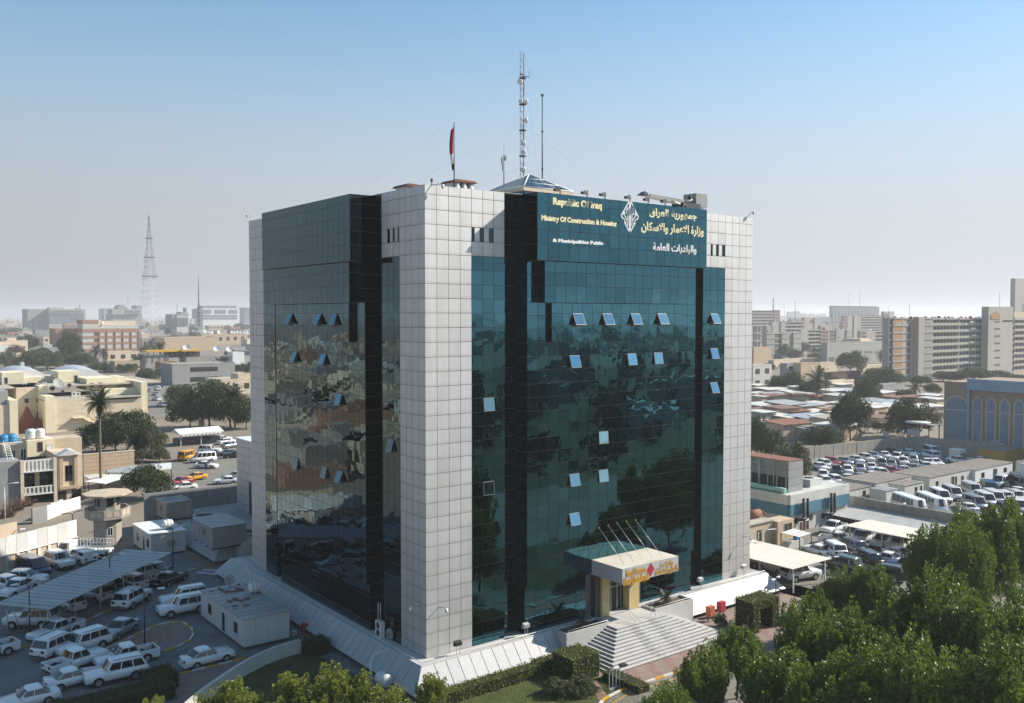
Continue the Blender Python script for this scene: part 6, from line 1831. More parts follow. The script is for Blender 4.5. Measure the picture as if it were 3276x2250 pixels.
def leaves_mesh(name, P, D, size, m, aspect=.5, rng=None, extra=None):
 """one rhombus leaf per point P along direction D"""
 n = len(P)
 rng = rng or np.random.default_rng(1)
 R = rng.normal(size=(n, 3))
 S = np.cross(D, R); S /= np.linalg.norm(S, axis=1)[:, None] + 1e-9
 sz = size*rng.uniform(.7, 1.3, n)[:, None]
 A = P; B = P + D*sz*.45 + S*sz*aspect*.5; Cc = P + D*sz; E = P + D*sz*.45 - S*sz*aspect*.5
 v = np.stack([A, B, Cc, E], 1).reshape(-1, 3)
 me = bpy.data.meshes.new(name)
 nv = len(v)
 me.vertices.add(nv); me.loops.add(nv); me.polygons.add(n)
 me.vertices.foreach_set('co', v.ravel())
 me.loops.foreach_set('vertex_index', np.arange(nv, dtype=np.int32))
 me.polygons.foreach_set('loop_start', np.arange(0, nv, 4, dtype=np.int32))
 me.polygons.foreach_set('loop_total', np.full(n, 4, dtype=np.int32))
 me.materials.append(m)
 me.update(calc_edges=True)
 return me
def unit(v):
 return v/(np.linalg.norm(v, axis=-1, keepdims=True) + 1e-9)
def crown_mesh(name, seed, rx, rz, nclump, nleaf, csize, lsize, m, style='shoot', base=.25, hole=.0):
 """leaf clumps over a lumpy dome; 'shoot' clumps are upright spindles, 'ball' clumps round tufts, 'droop' hang down"""
 g = np.random.default_rng(seed)
 P, D = [], []
 lob = g.normal(size=(7, 3)); lob = unit(lob); la = g.uniform(-.22, .25, 7)
 for k in range(nclump):
  u = unit(g.normal(size=3))
  if u[2] < -.35:
   u[2] = abs(u[2])*.5
  rr = 1.0 + sum(a*max(0, float(u @ l))**3 for a, l in zip(la, lob))
  q = g.uniform(.45, 1.0)**.5 if k % 3 else g.uniform(.2, .8)
  cpt = np.array([u[0]*rx*rr*q, u[1]*rx*rr*q, u[2]*rz*rr*q + rz*base + rz*.45])
  if hole and g.random() < hole:
   continue
  n = int(nleaf*g.uniform(.6, 1.35))
  cs = csize*g.uniform(.7, 1.35)
  if style == 'shoot':
   t = g.uniform(0, 1, n)
   ang = g.uniform(0, 2*PI, n)
   rad = cs*.44*np.sin(PI*np.clip(t*.85 + .12, 0, 1))*g.uniform(.5, 1.0, n)**.5
   tilt = u*.35 + np.array([0, 0, 1.0]); tilt /= np.linalg.norm(tilt)
   off = np.stack([np.cos(ang)*rad, np.sin(ang)*rad, np.zeros(n)], 1) + tilt*(t[:, None] - .35)*cs*2.5
   dirs = np.stack([np.cos(ang), np.sin(ang), g.uniform(.2, 1.3, n)], 1) + g.normal(size=(n, 3))*.25
  elif style == 'droop':
   t = g.uniform(0, 1, n); ang = g.uniform(0, 2*PI, n)
   rad = cs*.6*np.sqrt(t)
   off = np.stack([np.cos(ang)*rad, np.sin(ang)*rad, -t*cs*1.3], 1) + u*cs*.2
   dirs = np.stack([np.cos(ang)*.5, np.sin(ang)*.5, g.uniform(-1.2, .1, n)], 1) + g.normal(size=(n, 3))*.3
  else:
   w = unit(g.normal(size=(n, 3)))
   off = w*cs*(g.uniform(.3, 1.0, n)**.4)[:, None]*np.array([1, 1, .75])
   dirs = w + g.normal(size=(n, 3))*.5 + np.array([0, 0, .25])
  P.append(cpt + off); D.append(unit(dirs))
 return leaves_mesh(name, np.concatenate(P), np.concatenate(D), lsize, m, rng=g)
def trunk_mesh(seed, h, r, limbs=6, spread=1.0, m=None):
 g = random.Random(seed)
 mb = MB()
 lean = V3((g.uniform(-.1, .1), g.uniform(-.1, .1), 0))
 mb.tube([(0, 0, -.1), lean*.4*h + V3((0, 0, h*.45)), lean*h + V3((0, 0, h))], [r, r*.75, r*.5], 7)
 for k in range(limbs):
  a = 2*PI*k/limbs + g.uniform(-.4, .4)
  z = h*g.uniform(.55, .98)
  s = lean*z + V3((0, 0, z))
  e = s + V3((math.cos(a)*spread*g.uniform(.5, 1), math.sin(a)*spread*g.uniform(.5, 1), spread*g.uniform(.4, 1.0)))
  mb.tube([s, s.lerp(e, .5) + V3((0, 0, .15*spread)), e], [r*.4, r*.28, r*.1], 5)
 return mb.mesh('trunk', m or M_TRUNK)
CROWN = {
 'conocarpus': [crown_mesh('crown', 10 + i, 1.0*3.1, 3.2, 190, 215, .86, .24, M_LEAF, 'shoot') for i in range(3)],
 'young': [crown_mesh('crown', 20 + i, 1.5, 2.4, 60, 170, .56, .18, M_LEAFY, 'shoot') for i in range(2)],
 'dark': [crown_mesh('crown', 30 + i, 3.2, 2.9, 110, 130, .95, .30, M_LEAFD, 'ball') for i in range(3)],
 'olive': [crown_mesh('crown', 40 + i, 3.2, 2.9, 100, 130, .95, .28, M_LEAFO, 'droop', hole=.1) for i in range(2)],
 'dry': [crown_mesh('crown', 50, 3.0, 2.6, 70, 70, .9, .34, M_DRY, 'ball', hole=.15)],
 'far': [crown_mesh('crown', 60 + i, 3.2, 2.8, 60, 46, 1.1, .62, M_LEAFD, 'ball') for i in range(3)],
}
TRUNK = {k: trunk_mesh(5 + i, 2.2, .2, 7, 1.6) for i, k in enumerate(CROWN)}
TN = [0]
def tree(kind, label, x, y, h, w, z=G, group=None, name='tree', rot=None):
 """h: full height, w: crown width"""
 TN[0] += 1
 n = TN[0]
 t = thing(name, label, 'tree', (x, y, z), rot if rot is not None else n*1.7, group)
 ms = CROWN[kind]
 o = put('crown', ms[n % len(ms)], t, False)
 ref_r, ref_h = (1.55, 4.3) if kind == 'young' else (3.6, 5.2)
 trunk_h = h*(.22 if kind in ('conocarpus', 'young') else .10)
 s = w/2/ref_r
 sz = (h - trunk_h)/ref_h
 o.scale = (s, s, sz); o.location = (0, 0, trunk_h)
 q = put('trunk', TRUNK[kind], t, False)
 q.scale = (max(.4, s*.9), max(.4, s*.9), (trunk_h + h*.2)/2.2)
 return t
def tpx(kind, label, k, x, yb, yt, wpx, group=None, z=G, name='tree', squash=1.0):
 """a tree from its foot, its top and its width in the crop"""
 p = c(k, x, yb, z)
 h = on(*k2(k, x, yt), 1, p.y).z - z
 dist = (p - CAM).dot(FW)
 return tree(kind, label, p.x, p.y, h*squash, wpx/CROP[k][2]*dist/F_PX, z, group, name)
def tw(kind, label, px, py, ztop, w, group=None, name='tree'):
 """a near tree whose foot is hidden: its top shows at a pixel and stands at height ztop"""
 p = at(px, py, ztop)
 return tree(kind, label, p.x, p.y, ztop - G, w, G, group, name)
GT = 'bright green trees in the right foreground'
for px, py, zt, w, lab in ((2610, 1925, 2.6, 3.6, 'bright tree just right of the arched topiary'), (2700, 1858, 3.6, 4.4, 'bright tree behind the white slope corner'), (3000, 1722, 6.6, 6.4, 'bright tree with its top against the concrete wall'), (2790, 1850, 4.2, 5.0, 'bright tree below the black off-road cars'), (3075, 1745, 6.6, 6.0, 'bright tree in front of the grey ribbed roof'),
       (3130, 1690, 7.6, 8.0, 'tall tree before the vans at the right'), (3230, 1660, 8.2, 8.0, 'tall dark tree at the right frame'), (2620, 2000, 4.6, 6.0, 'bright tree with reddish tips in the middle of the clump'), (2760, 2010, 5.6, 7.0, 'broad bright tree at the heart of the clump'), (2930, 1960, 6.4, 7.0, 'bright tree lit on its right side in the clump'), (3080, 1950, 7.2, 7.5, 'big bright tree near the right frame, mid height'),
       (3220, 1960, 7.6, 7.5, 'bright tree cut by the right frame, mid height'), (2360, 2040, 2.8, 4.6, 'round bright tree beside the striped kerb, upper'), (2250, 2130, 2.6, 4.2, 'round bright tree beside the striped kerb, lower'), (2480, 2110, 4.0, 6.0, 'bright tree left of centre at the bottom edge'), (2650, 2170, 4.6, 6.5, 'broad bright tree at the bottom edge'), (2830, 2130, 5.6, 7.0, 'bright tree right of centre at the bottom edge'), (3010, 2160, 6.2, 7.0, 'bright tree at the bottom edge towards the right'), (3190, 2140, 7.0, 7.5, 'bright tree in the bottom right corner'), (2130, 2230, 2.2, 4.0, 'bright tree at the bottom edge before the road')):
 tw('conocarpus', lab, px, py, zt, w, GT)
GY = 'small yellow green trees along the bottom edge'
for px, py, zt, w, lab in ((735, 2185, 1.4, 3.0, 'small yellow green tree by the curved wall at the bottom edge'), (800, 2225, .8, 2.2, 'low yellow green tree right of the curved wall'), (935, 2160, 1.8, 3.0, 'small yellow green tree below the garden lawn, left of two'), (1065, 2145, 2.0, 3.2, 'small yellow green tree below the garden lawn, right of two'), (1150, 2165, 1.6, 3.0, 'small yellow green tree beside the white water tank'), (1240, 2210, 1.0, 3.4, 'low yellow green tree before the podium corner'), (1385, 2160, 1.6, 2.4, 'small slim tree in front of the sunlit granite slope'), (650, 2232, .6, 2.0, 'low yellow green tree near the bottom left hedge'), (1010, 2215, 1.0, 2.6, 'low yellow green shrub tree between two taller ones'), (490, 2240, .4, 2.2, 'yellow green tip beside the dark hedge')):
 tw('young', lab, px, py, zt, w, GY)
GLT = 'leafy trees of the left quarter'
for kd, k, x, yb, yt, w, lab in (('dark', 2, 1330, 560, 245, 420, 'round bushy tree beside the guard tower'), ('dark', 1, 880, 1560, 1280, 400, 'dark bushy tree right of the palm trunk, low'), ('dark', 1, 1050, 1560, 1180, 380, 'dark bushy tree behind the tall palm'), ('dark', 1, 1230, 1540, 1170, 360, 'dark feathery tree before the theatre corner'), ('olive', 1, 1370, 1560, 1290, 260, 'dark tree at the right of the garden behind the brick wall'), ('olive', 1, 1290, 1640, 1510, 240, 'small round tree over the brick wall end'), ('olive', 1, 1450, 1640, 1490, 200, 'small round tree next to the street lamp'),
         ('dark', 1, 1720, 1340, 1010, 380, 'dark tree left of the rusty chimney'), ('dark', 1, 1900, 1330, 890, 480, 'tall yellow topped tree behind the rusty chimney'), ('dark', 1, 2090, 1330, 1010, 420, 'broad dark tree right of the rusty chimney'), ('dark', 1, 2230, 1340, 1100, 260, 'dark tree touching the office corner'), ('dark', 1, 1640, 1130, 930, 260, 'dark tree before the grey block building'), ('dark', 1, 1330, 920, 790, 200, 'dark tree at the foot of the side street'), ('dark', 1, 1140, 830, 745, 190, 'dark round tree behind the theatre roof'), ('dark', 1, 900, 830, 740, 190, 'dark tree behind the right vault'), ('olive', 1, 1260, 780, 640, 110, 'dead leaved tall stump tree before the yellow scaffold')):
 tpx(kd, lab, k, x, yb, yt, w, GLT)
GLF = 'trees among the houses beyond the theatre'
ORDT = ['cut by the left frame', 'x', 'tall and leaning over its neighbours', 'at the left of the belt', 'in the middle of the belt', 'at the right of the belt', 'rising tallest', 'in front', 'round and high', 'low', 'thin', 'small', 'furthest left', 'leftmost', 'under the lattice tower', 'left of centre', 'broadest', 'at the right', 'touching the office corner', 'with sparse twigs', 'smallest', 'left of the mosque dome']
for i, (x, yb, yt, w, kd) in enumerate(((40, 790, 620, 230, 'olive'), (140, 690, 555, 170, 'dry'), (260, 640, 485, 190, 'dark'), (300, 800, 630, 260, 'dark'), (430, 810, 640, 260, 'dark'), (560, 790, 650, 230, 'dark'), (640, 760, 450, 190, 'dark'), (740, 790, 650, 220, 'dark'), (560, 560, 450, 130, 'dark'), (820, 760, 670, 150, 'olive'), (170, 760, 690, 150, 'olive'), (60, 560, 530, 130, 'dark'), (20, 500, 430, 100, 'dark'), (1500, 460, 390, 120, 'dark'), (1560, 500, 425, 150, 'dark'), (1660, 500, 440, 120, 'dark'), (1720, 470, 405, 150, 'dark'), (2060, 450, 400, 110, 'dark'), (2190, 450, 380, 170, 'dark'), (1370, 600, 530, 140, 'olive'), (970, 460, 430, 60, 'dark'), (480, 360, 345, 60, 'dark'))):
 tpx(kd, ('brown leafless tree at the far left' if kd == 'dry' else ('dark' if kd == 'dark' else 'olive green') + ' tree ' + ORDT[i] + (' behind the theatre vaults' if yt > 560 and x < 850 else ' by the striped office block' if 540 < x < 850 else ' before the far dishes' if x > 1300 else ' among the far left houses')), 1, x, yb, yt, w, GLF)
GRT = 'leafy trees beyond the walled lot'
for kd, k, x, yb, yt, w, lab in (('olive', 'R', 360, 470, 150, 330, 'feathery tree behind the cooling tower'), ('olive', 'R', 190, 330, 30, 260, 'olive tree at the right edge of the office block'), ('dark', 'R', 40, 330, -40, 170, 'dark tree touching the right edge of the office block'), ('dark', 'W', 600, 1560, 1360, 330, 'dark tree overhanging the concrete wall'), ('dark', 'W', 850, 1490, 1080, 330, 'tall dark tree rising from the sheet roofs, nearer'), ('dark', 'W', 1000, 1200, 930, 230, 'dark tree left of the tent like awnings'), ('olive', 'W', 1350, 1460, 1090, 440, 'broad olive green tree left of the arched hall'), ('dry', 'W', 1080, 1420, 1300, 120, 'reddish bare bush between two big trees'), ('dark', 'W', 850, 910, 720, 230, 'dark tree before the long pale wall'), ('dark', 'W', 240, 1080, 930, 140, 'dark tree left among the sheet roofs'), ('dark', 'W', 360, 1090, 900, 180, 'dark tree behind the striped house'), ('dark', 'W', 500, 1140, 970, 220, 'dark round tree at the foot of the palm'), ('dark', 'W', 1160, 1040, 860, 260, 'dark tree before the numbered apartment block'), ('dark', 'W', 1550, 1100, 1000, 150, 'dark tree touching the arched hall'), ('dark', 'W', 1900, 990, 860, 330, 'dark tree mass before the curved balconies'), ('dark', 'W', 1700, 985, 905, 200, 'dark tree left of the mass before the curved balconies'), ('dark', 'W', 2100, 970, 890, 230, 'dark tree below the apartment tower'), ('dark', 'W', 2250, 980, 920, 160, 'dark tree at the right frame below the apartments'), ('dark', 'W', 1040, 960, 870, 150, 'dark tree below the long pale wall'), ('olive', 'W', 60, 1590, 1230, 200, 'dark tree at the office block edge above the plant house'), ('olive', 'W', 640, 1210, 1140, 110, 'small round tree among the sheet roofs'), ('dark', 'W', 520, 700, 620, 130, 'green tree before the apartment blocks'), ('dark', 'W', 590, 710, 640, 110, 'green tree right of its twin before the apartment blocks'), ('dark', 'W', 470, 720, 650, 100, 'green tree left of its twin before the apartment blocks'), ('dark', 'W', 270, 790, 660, 140, 'green tree below the left apartments'), ('dark', 'W', 550, 820, 740, 150, 'low green tree before the long pale wall'), ('dark', 'W', 900, 650, 610, 80, 'small tree behind the long pale wall')):
 tpx(kd, lab, k, x, yb, yt, w, GRT)
for i, (x, yb, w, h, wh_) in enumerate(((40, 1020, 150, 110, 'at the office block edge beside the striped house'), (700, 1040, 160, 100, 'left of the dark brown shed'), (790, 800, 170, 110, 'behind the tan houses'), (1000, 1030, 170, 110, 'right of the dark brown shed'), (1250, 1015, 150, 90, 'at the foot of the ochre panels'), (1450, 1020, 170, 90, 'below the smooth apartment pier'), (1640, 985, 190, 90, 'left under the curved balconies'), (440, 760, 150, 110, 'left of the low pale roofs'), (380, 800, 150, 90, 'below the turret apartments'), (650, 735, 130, 80, 'before the maroon panelled block'), (1010, 690, 130, 60, 'on the ridge of the long pale hall'), (150, 900, 130, 80, 'behind the striped house'), (1300, 1150, 180, 100, 'left of the arched hall palm'), (930, 1160, 150, 90, 'between the two tallest settlement trees'))):
 tpx('dark', 'dark green tree ' + wh_, 'W', x, yb, yb - h, w, GRT)
for i, (x, yb, w, h, wh_) in enumerate(((60, 660, 150, 90, 'above the left vault'), (220, 560, 150, 90, 'before the white walled house'), (380, 720, 190, 120, 'in the belt under the white low roof'), (500, 690, 170, 120, 'in the belt left of the shaggy palm'), (690, 700, 150, 100, 'at the foot of the striped side wall'), (1000, 820, 140, 80, 'behind the upper theatre room'), (1350, 660, 140, 80, 'left of the long tan hall'), (1560, 560, 150, 70, 'above the long tan hall'), (1750, 520, 150, 60, 'behind the long tan hall roof'), (2100, 690, 130, 70, 'behind the white pavilion'), (1450, 880, 130, 90, 'at the red brick house'), (150, 470, 140, 50, 'near the pink far house'), (760, 480, 120, 60, 'behind the striped block roof'), (2190, 840, 160, 90, 'below the brown flat block'))):
 tpx('dark', 'dark leafy tree ' + wh_, 1, x, yb, yb - h, w, GLF)
def frond_mesh(seed, L, droop, m):
 g = np.random.default_rng(seed)
 mb = MB(); n = 14
 pts = []
 for k in range(n + 1):
  t = k/n
  pts.append(np.array([L*(t*.96 - .12*t*t*droop), 0, L*(.42*t - .85*droop*t*t)]))
 for k in range(n):
  a, b = pts[k], pts[k + 1]
  w = .018*L*(1 - .8*k/n)
  mb.face([(a[0], -w, a[2]), (b[0], -w, b[2]), (b[0], w, b[2]), (a[0], w, a[2])])
 for k in range(2, n*2):
  t = k/(n*2); i = min(int(t*n), n - 1); f = t*n - i
  p = pts[i]*(1 - f) + pts[i + 1]*f
  ll = L*.24*math.sin(PI*min(1, t*.9 + .12))
  for s in (1, -1):
   e = p + np.array([ll*.55, s*ll, ll*(.25 - .5*droop) + g.uniform(-.04, .04)*L])
   mb.face([tuple(p), tuple(p + np.array([.05*L, 0, 0])), tuple(e)])
 return mb.mesh('frond', m)
FR = [frond_mesh(i, 1.0, d, M_FROND) for i, d in enumerate((.25, .5, .8, 1.1))]
FD = frond_mesh(9, 1.0, 1.4, M_FRONDRY)
PT = MB(); PT.lathe([(1.15, -.02)] + [((1.0 if k % 2 else 1.12)*(1 - .25*k/16), k/16) for k in range(17)], 8); PT = PT.mesh('trunk', mat('palm bark', (.16, .12, .085), .95, .3, 6, bump=.5))
def palm(label, k, x, yb, yt, wpx, n=34, dry=8, group='date palms', z=G, rtrunk=.24, name='palm_tree', p=None, h=None, w=None, cat='palm tree'):
 """yt: where the heart of the crown shows"""
 if p is None:
  p = c(k, x, yb, z)
  h = on(*k2(k, x, yt), 1, p.y).z - z
  w = wpx/CROP[k][2]*(p - CAM).dot(FW)/F_PX
 t = thing(name, label, cat, p, RNG.uniform(0, 6), group)
 o = put('trunk', PT, t, False); o.scale = (rtrunk, rtrunk, h)
 L = w/2*1.08
 for i in range(n + dry):
  m = FD if i >= n else FR[(i*4)//n]
  q = put('frond', m, t, False)
  q.location = (0, 0, h - (.05*L if i < n else .12*L))
  el = lerp(1.15, -.15, (i/n)**.8) if i < n else RNG.uniform(-.9, -.5)
  q.rotation_euler = (RNG.uniform(-.3, .3), -el + .35, i*2.39996 + RNG.uniform(-.2, .2))
  s = L*RNG.uniform(.85, 1.1)*(1 if i < n else .75)
  q.scale = (s, s, s)
 return t
palm('tall date palm with a bare trunk in front of the theatre', 1, 915, 1930, 1090, 310, 44, 10)
palm('low date palm in the garden right of the tall palm', 1, 1235, 1560, 1460, 250, 30, 4)
palm('date palm before the grey block building', 1, 2010, 900, 770, 240, 34, 4)
palm('date palm with pale fronds by the chimney trees', 1, 2130, 1330, 1030, 250, 34, 6)
palm('date palm at the office corner before the low roofs', 1, 2240, 860, 790, 170, 26, 4)
for x, yb, yt, w, lab in ((580, 770, 610, 100, 'slim shaggy palm left of the striped office block'), (660, 760, 600, 130, 'shaggy palm touching the striped office block'), (870, 740, 625, 150, 'date palm before the striped office block'), (940, 740, 650, 120, 'date palm right of its twin before the striped block'), (1455, 760, 600, 150, 'date palm before the yellow scaffold'), (780, 770, 690, 130, 'low palm behind the right vault'), (1285, 860, 690, 90, 'dead shaggy palm left of the red brick'), (1335, 460, 390, 60, 'palm under the tall lattice tower'), (715, 770, 680, 110, 'low palm left of its twin behind the right vault')):
 palm(lab, 1, x, yb, yt, w, 26, 6)
for x, yb, yt, w, lab in ((565, 1190, 960, 300, 'tall date palm among the sheet roofs'), (640, 1130, 1010, 150, 'short palm right of the tall one among the sheet roofs'), (1400, 1100, 1040, 170, 'date palm left of the arched hall'), (1105, 830, 760, 120, 'date palm before the numbered block'), (695, 800, 730, 120, 'date palm by the long pale wall'), (620, 790, 710, 110, 'date palm left of its twin by the long pale wall'), (200, 750, 680, 100, 'palm below the left apartments'), (330, 740, 670, 80, 'palm right below the left apartments'), (130, 740, 700, 90, 'palm nearest the office block below the apartments'), (540, 790, 720, 100, 'low palm before the apartment blocks')):
 palm(lab, 'W', x, yb, yt, w, 26, 4)
for i, (x, y, lab, n, d) in enumerate(((15.3, -2.1, 'dry drooping sago palm in the left planter', 16, 14), (26.3, -2.1, 'green sago palm in the right planter', 26, 4))):
 palm(lab, None, 0, 0, 0, 0, n, d, 'planter palms', rtrunk=.16, p=V3((x, y, .0)), h=.7, w=2.0, name='sago_palm', cat='plant')
for i, (x, yb, w, h) in enumerate(((60, 720, 130, 190), (150, 660, 120, 150), (250, 620, 90, 80))):
 p = c(2, x, yb); sc = (p - CAM).dot(FW)/F_PX
 t = thing('bare_shrub', ('tangled bare shrub under the dark house wall at the left edge', 'tangled bare shrub in front of the balcony house', 'small bare shrub below the balcony')[i], 'shrub', p)
 mb = MB(); g = random.Random(i)
 for k in range(80):
  a, e = g.uniform(0, 6.28), g.uniform(.3, 1.3); L = h/2.834*sc*g.uniform(.5, 1.1)
  d = V3((math.cos(a)*math.cos(e), math.sin(a)*math.cos(e), math.sin(e)))*L
  s = V3((g.uniform(-1, 1), g.uniform(-1, 1), 0))*w/2.834*sc*.4
  mb.tube([p + s, p + s + d*.6 + V3((0, 0, .2)), p + s + d + V3((g.uniform(-.4, .4), g.uniform(-.4, .4), -.1))], [.05, .03, .012], 3)
 tag(mb.build('twigs', M_DRY, t), kind='stuff')
def hedge(label, boxes, group='clipped hedges', name='hedge', m=None, dens=95, lsz=.14, cat='hedge'):
 x0, y0, z0, x1, y1, z1 = boxes[0]
 t = thing(name, label, cat, ((x0 + x1)/2, (y0 + y1)/2, G), 0, group)
 g = np.random.default_rng(len(label))
 mb = MB(); P, D = [], []
 for (x0, y0, z0, x1, y1, z1) in boxes:
  mb.box(x0 + .1, y0 + .1, z0, x1 - .1, y1 - .1, z1 - .1)
  for ax, dirn, u, v in ((0, -1, (y0, y1), (z0, z1)), (0, 1, (y0, y1), (z0, z1)), (1, -1, (x0, x1), (z0, z1)), (1, 1, (x0, x1), (z0, z1)), (2, 1, (x0, x1), (y0, y1))):
   n = int((u[1] - u[0])*(v[1] - v[0])*dens)
   A, B = g.uniform(*u, n), g.uniform(*v, n)
   cst = {0: (x0, x1), 1: (y0, y1), 2: (z0, z1)}[ax][0 if dirn < 0 else 1]
   Cc = np.full(n, cst) - dirn*g.uniform(.02, .16, n)
   p = np.stack({0: (Cc, A, B), 1: (A, Cc, B), 2: (A, B, Cc)}[ax], 1)
   d = np.zeros(3); d[ax] = dirn
   P.append(p); D.append(unit(d*.9 + g.normal(size=(n, 3))*.55))
 mb.build('twig_core', mat('hedge core', (.02, .024, .008), .95, .2, 3), t)
 me = leaves_mesh('foliage', np.concatenate(P), np.concatenate(D), lsz, m or M_HEDGE, .6, g)
 o = put('foliage', me, t)
 o['kind'] = 'stuff'
 return t
hedge('long clipped hedge along the foot of the granite slope', [(-3.2, -4.6, G, 8.4, -3.3, G + 1.0), (8.4, -4.4, G, 9.8, -3.1, G + 1.1)])
hedge('square clipped topiary block left of the stairs', [(9.6, -7.4, G, 12.6, -4.6, G + 2.0)])
hedge('low round hedge cushion behind the square topiary', [(9.9, -4.5, G, 11.2, -3.2, G + 1.15)])
hedge('arched clipped topiary right of the stairs', [(31.0, -9.0, G, 32.0, -6.6, G + 2.2), (33.9, -9.0, G, 35.0, -6.6, G + 2.2), (31.0, -9.0, G + 2.2, 35.0, -6.6, G + 3.0)])
hedge('shaggy grey green hedge right of the square topiary', [(12.2, -12.3, G, 13.6, -7.9, G + .7)], dens=45)
hedge('flat topped hedge before the dark off-road cars', [(47.0, -9.5, G, 50.2, -7.6, G + 1.9)])
hedge('loose hedge behind the white slope corner', [(44.5, -8.5, G, 47.0, -6.0, G + 1.5)], m=M_LEAFO)
hedge('low hedge right of the arched topiary', [(35.3, -9.4, G, 38, -8.2, G + .9)])
q = c(3, 950, 1500)
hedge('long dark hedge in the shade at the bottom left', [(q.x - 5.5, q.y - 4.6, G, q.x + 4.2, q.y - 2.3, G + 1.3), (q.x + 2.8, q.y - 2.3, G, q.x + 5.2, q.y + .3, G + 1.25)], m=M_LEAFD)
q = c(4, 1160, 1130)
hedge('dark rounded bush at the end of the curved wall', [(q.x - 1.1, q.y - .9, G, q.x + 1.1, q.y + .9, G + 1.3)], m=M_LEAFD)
for i, (x, y, lab) in enumerate(((7.2, -8.2, 'dark grey green bush before the square topiary'), (8.8, -9.3, 'dark bush beside the shaggy hedge'), (30.2, -5.6, 'small bush left of the arched topiary'))):
 tree('olive', lab, x, y, 1.5, 2.6 if i < 2 else 1.4, G, 'round bushes by the stairs', 'bush')['category'] = 'bush'
sheet('front_lawn', [V3((-6, -16, 0)), V3((12.3, -16, 0)), V3((12.3, -4.5, 0)), V3((-6, -3, 0))], .009, M_LAWN)
sheet('right_lawn', [V3((36, -12, 0)), V3((60, -40, 0)), V3((20, -45, 0)), V3((20, -16, 0))], .02, M_LAWN)
g = np.random.default_rng(3)
n = 9000
P = np.stack([g.uniform(-5.5, 12, n), g.uniform(-14, -4.8, n), np.full(n, G + .01)], 1)
me = leaves_mesh('grass', P, unit(np.stack([g.normal(size=n)*.4, g.normal(size=n)*.4, np.ones(n)], 1)), .13, M_LEAFY, .25, g)
tag(put('grass', me), 'short grass on the lawn below the granite slope', None, None, 'stuff')
# ------------------------------------------------------------------ the city beyond
def plane_at(k, x, y):
 """the y of the ground seen at a pixel"""
 return c(k, x, y).y
def block(label, k, xl, yt, xr, yb, m, depth=None, base=None, name='house', cat='house', group=None, rows=0, cols=0, wm=None, roofm=None, parapet=True, zb=None, Y=None):
 """a flat roofed block on the ground with recessed-looking framed windows, one part each"""
 Y = Y if Y is not None else plane_at(k, (xl + xr)/2, base or yb)
 a, b, q0, q1 = rect(k, xl, yt, xr, yb, Y)
 t = thing(name, label, cat, ((a + b)/2, Y + 3, G), 0, group)
 d = depth or max(8.0, (b - a)*.7)
 if xl/CROP[k][2] + CROP[k][0] > 2000:
  d = min(d, 4.0)
 z0 = G if zb is None else zb
 mb = MB(); mb.box(a, Y, z0, b, Y + d, q1); mb.build('wall', m, t)
 mb = MB(); w = .25
 if parapet:
  mb.box(a - .05, Y - .05, q1, b + .05, Y + w, q1 + .6); mb.box(a - .05, Y + w, q1, a + w, Y + d, q1 + .6); mb.box(b - w, Y + w, q1, b + .05, Y + d, q1 + .6); mb.box(a + w, Y + d - w, q1, b - w, Y + d, q1 + .6)
 mb.box(a + w, Y + w, q1, b - w, Y + d - w, q1 + .08, 1); mb.build('roof', [m, roofm or M_ROOFF], t)
 for r in range(rows):
  for j in range(cols):
   u0 = lerp(a, b, (j + .28)/cols); u1 = lerp(a, b, (j + .72)/cols)
   z0_, z1_ = lerp(max(q0, G), q1, (r + .3)/rows), lerp(max(q0, G), q1, (r + .75)/rows)
   mb = MB(); mb.box(u0, Y - .06, z0_, u1, Y + .02, z1_); mb.build('window', wm or M_BLACK, t)
 return t, a, b, Y, q1
M_FARGREY = mat('weathered grey', (.30, .29, .27), .9, .12, .2, stain=(.22, .21, .2), stain_amt=.4)
M_APT = mat('precast concrete', (.36, .335, .30), .9, .08, .2, stain=(.34, .32, .29), stain_amt=.4)
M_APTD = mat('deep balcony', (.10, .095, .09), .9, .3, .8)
M_ORANGE = mat('ochre infill', (.36, .20, .08), .85, .12, .5, rnd=.08)
M_MAROON = mat('maroon infill', (.17, .075, .06), .85, .12, .5)
M_PINK = mat('salmon band', (.36, .19, .13), .85, .1, .3)
M_PALE = mat('pale band', (.52, .50, .46), .85, .08, .3)
M_BLUEG = mat('blue grey facade', (.16, .19, .22), .6, .1, .2)
t, a, b, Y, zt = block('six storey office block with salmon and white stripes behind the palms', 1, 750, 430, 1265, 640, M_PALE, 24, name='striped_building', cat='building')
for y0, y1 in ((430, 462), (495, 516), (551, 571), (610, 634)):
 rbox('band', t, M_PINK, 1, 748, y0, 1268, y1, Y - .25, 24.6)
rbox('upper_wall', t, M_PALE, 1, 750, 385, 893, 432, Y - .1, 20); rbox('band', t, M_PINK, 1, 748, 352, 893, 386, Y - .2, 20); rbox('upper_wall', t, M_PALE, 1, 893, 395, 1250, 432, Y + 4, 16); rbox('upper_wall', t, M_BEIGE, 1, 893, 360, 1235, 398, Y + 8, 12)
for x in (905, 972, 1046, 1119, 1192, 1262):
 rbox('pier', t, M_PINK, 1, x - 5, 462, x + 5, 640, Y - .6, .5); rbox('dark_strip', t, M_BLACK, 1, x - 14, 462, x - 6, 640, Y - .12, .2)
for y0 in (463, 520):
 rwin(t, 1, 855, y0, 886, y0 + 32, Y - .1, M_BLACK, M_PALE, bars=2)
mb = MB(); mb.box(a - 16, Y + 20, G, a, Y + 45, zt); mb.build('rear_wing', M_PINK, t)
q = on(*k2(1, 925, 395), 1, Y + 3); tank('white water tank on the striped office block', q.x, q.y, q.z, 1.3, 2.4)
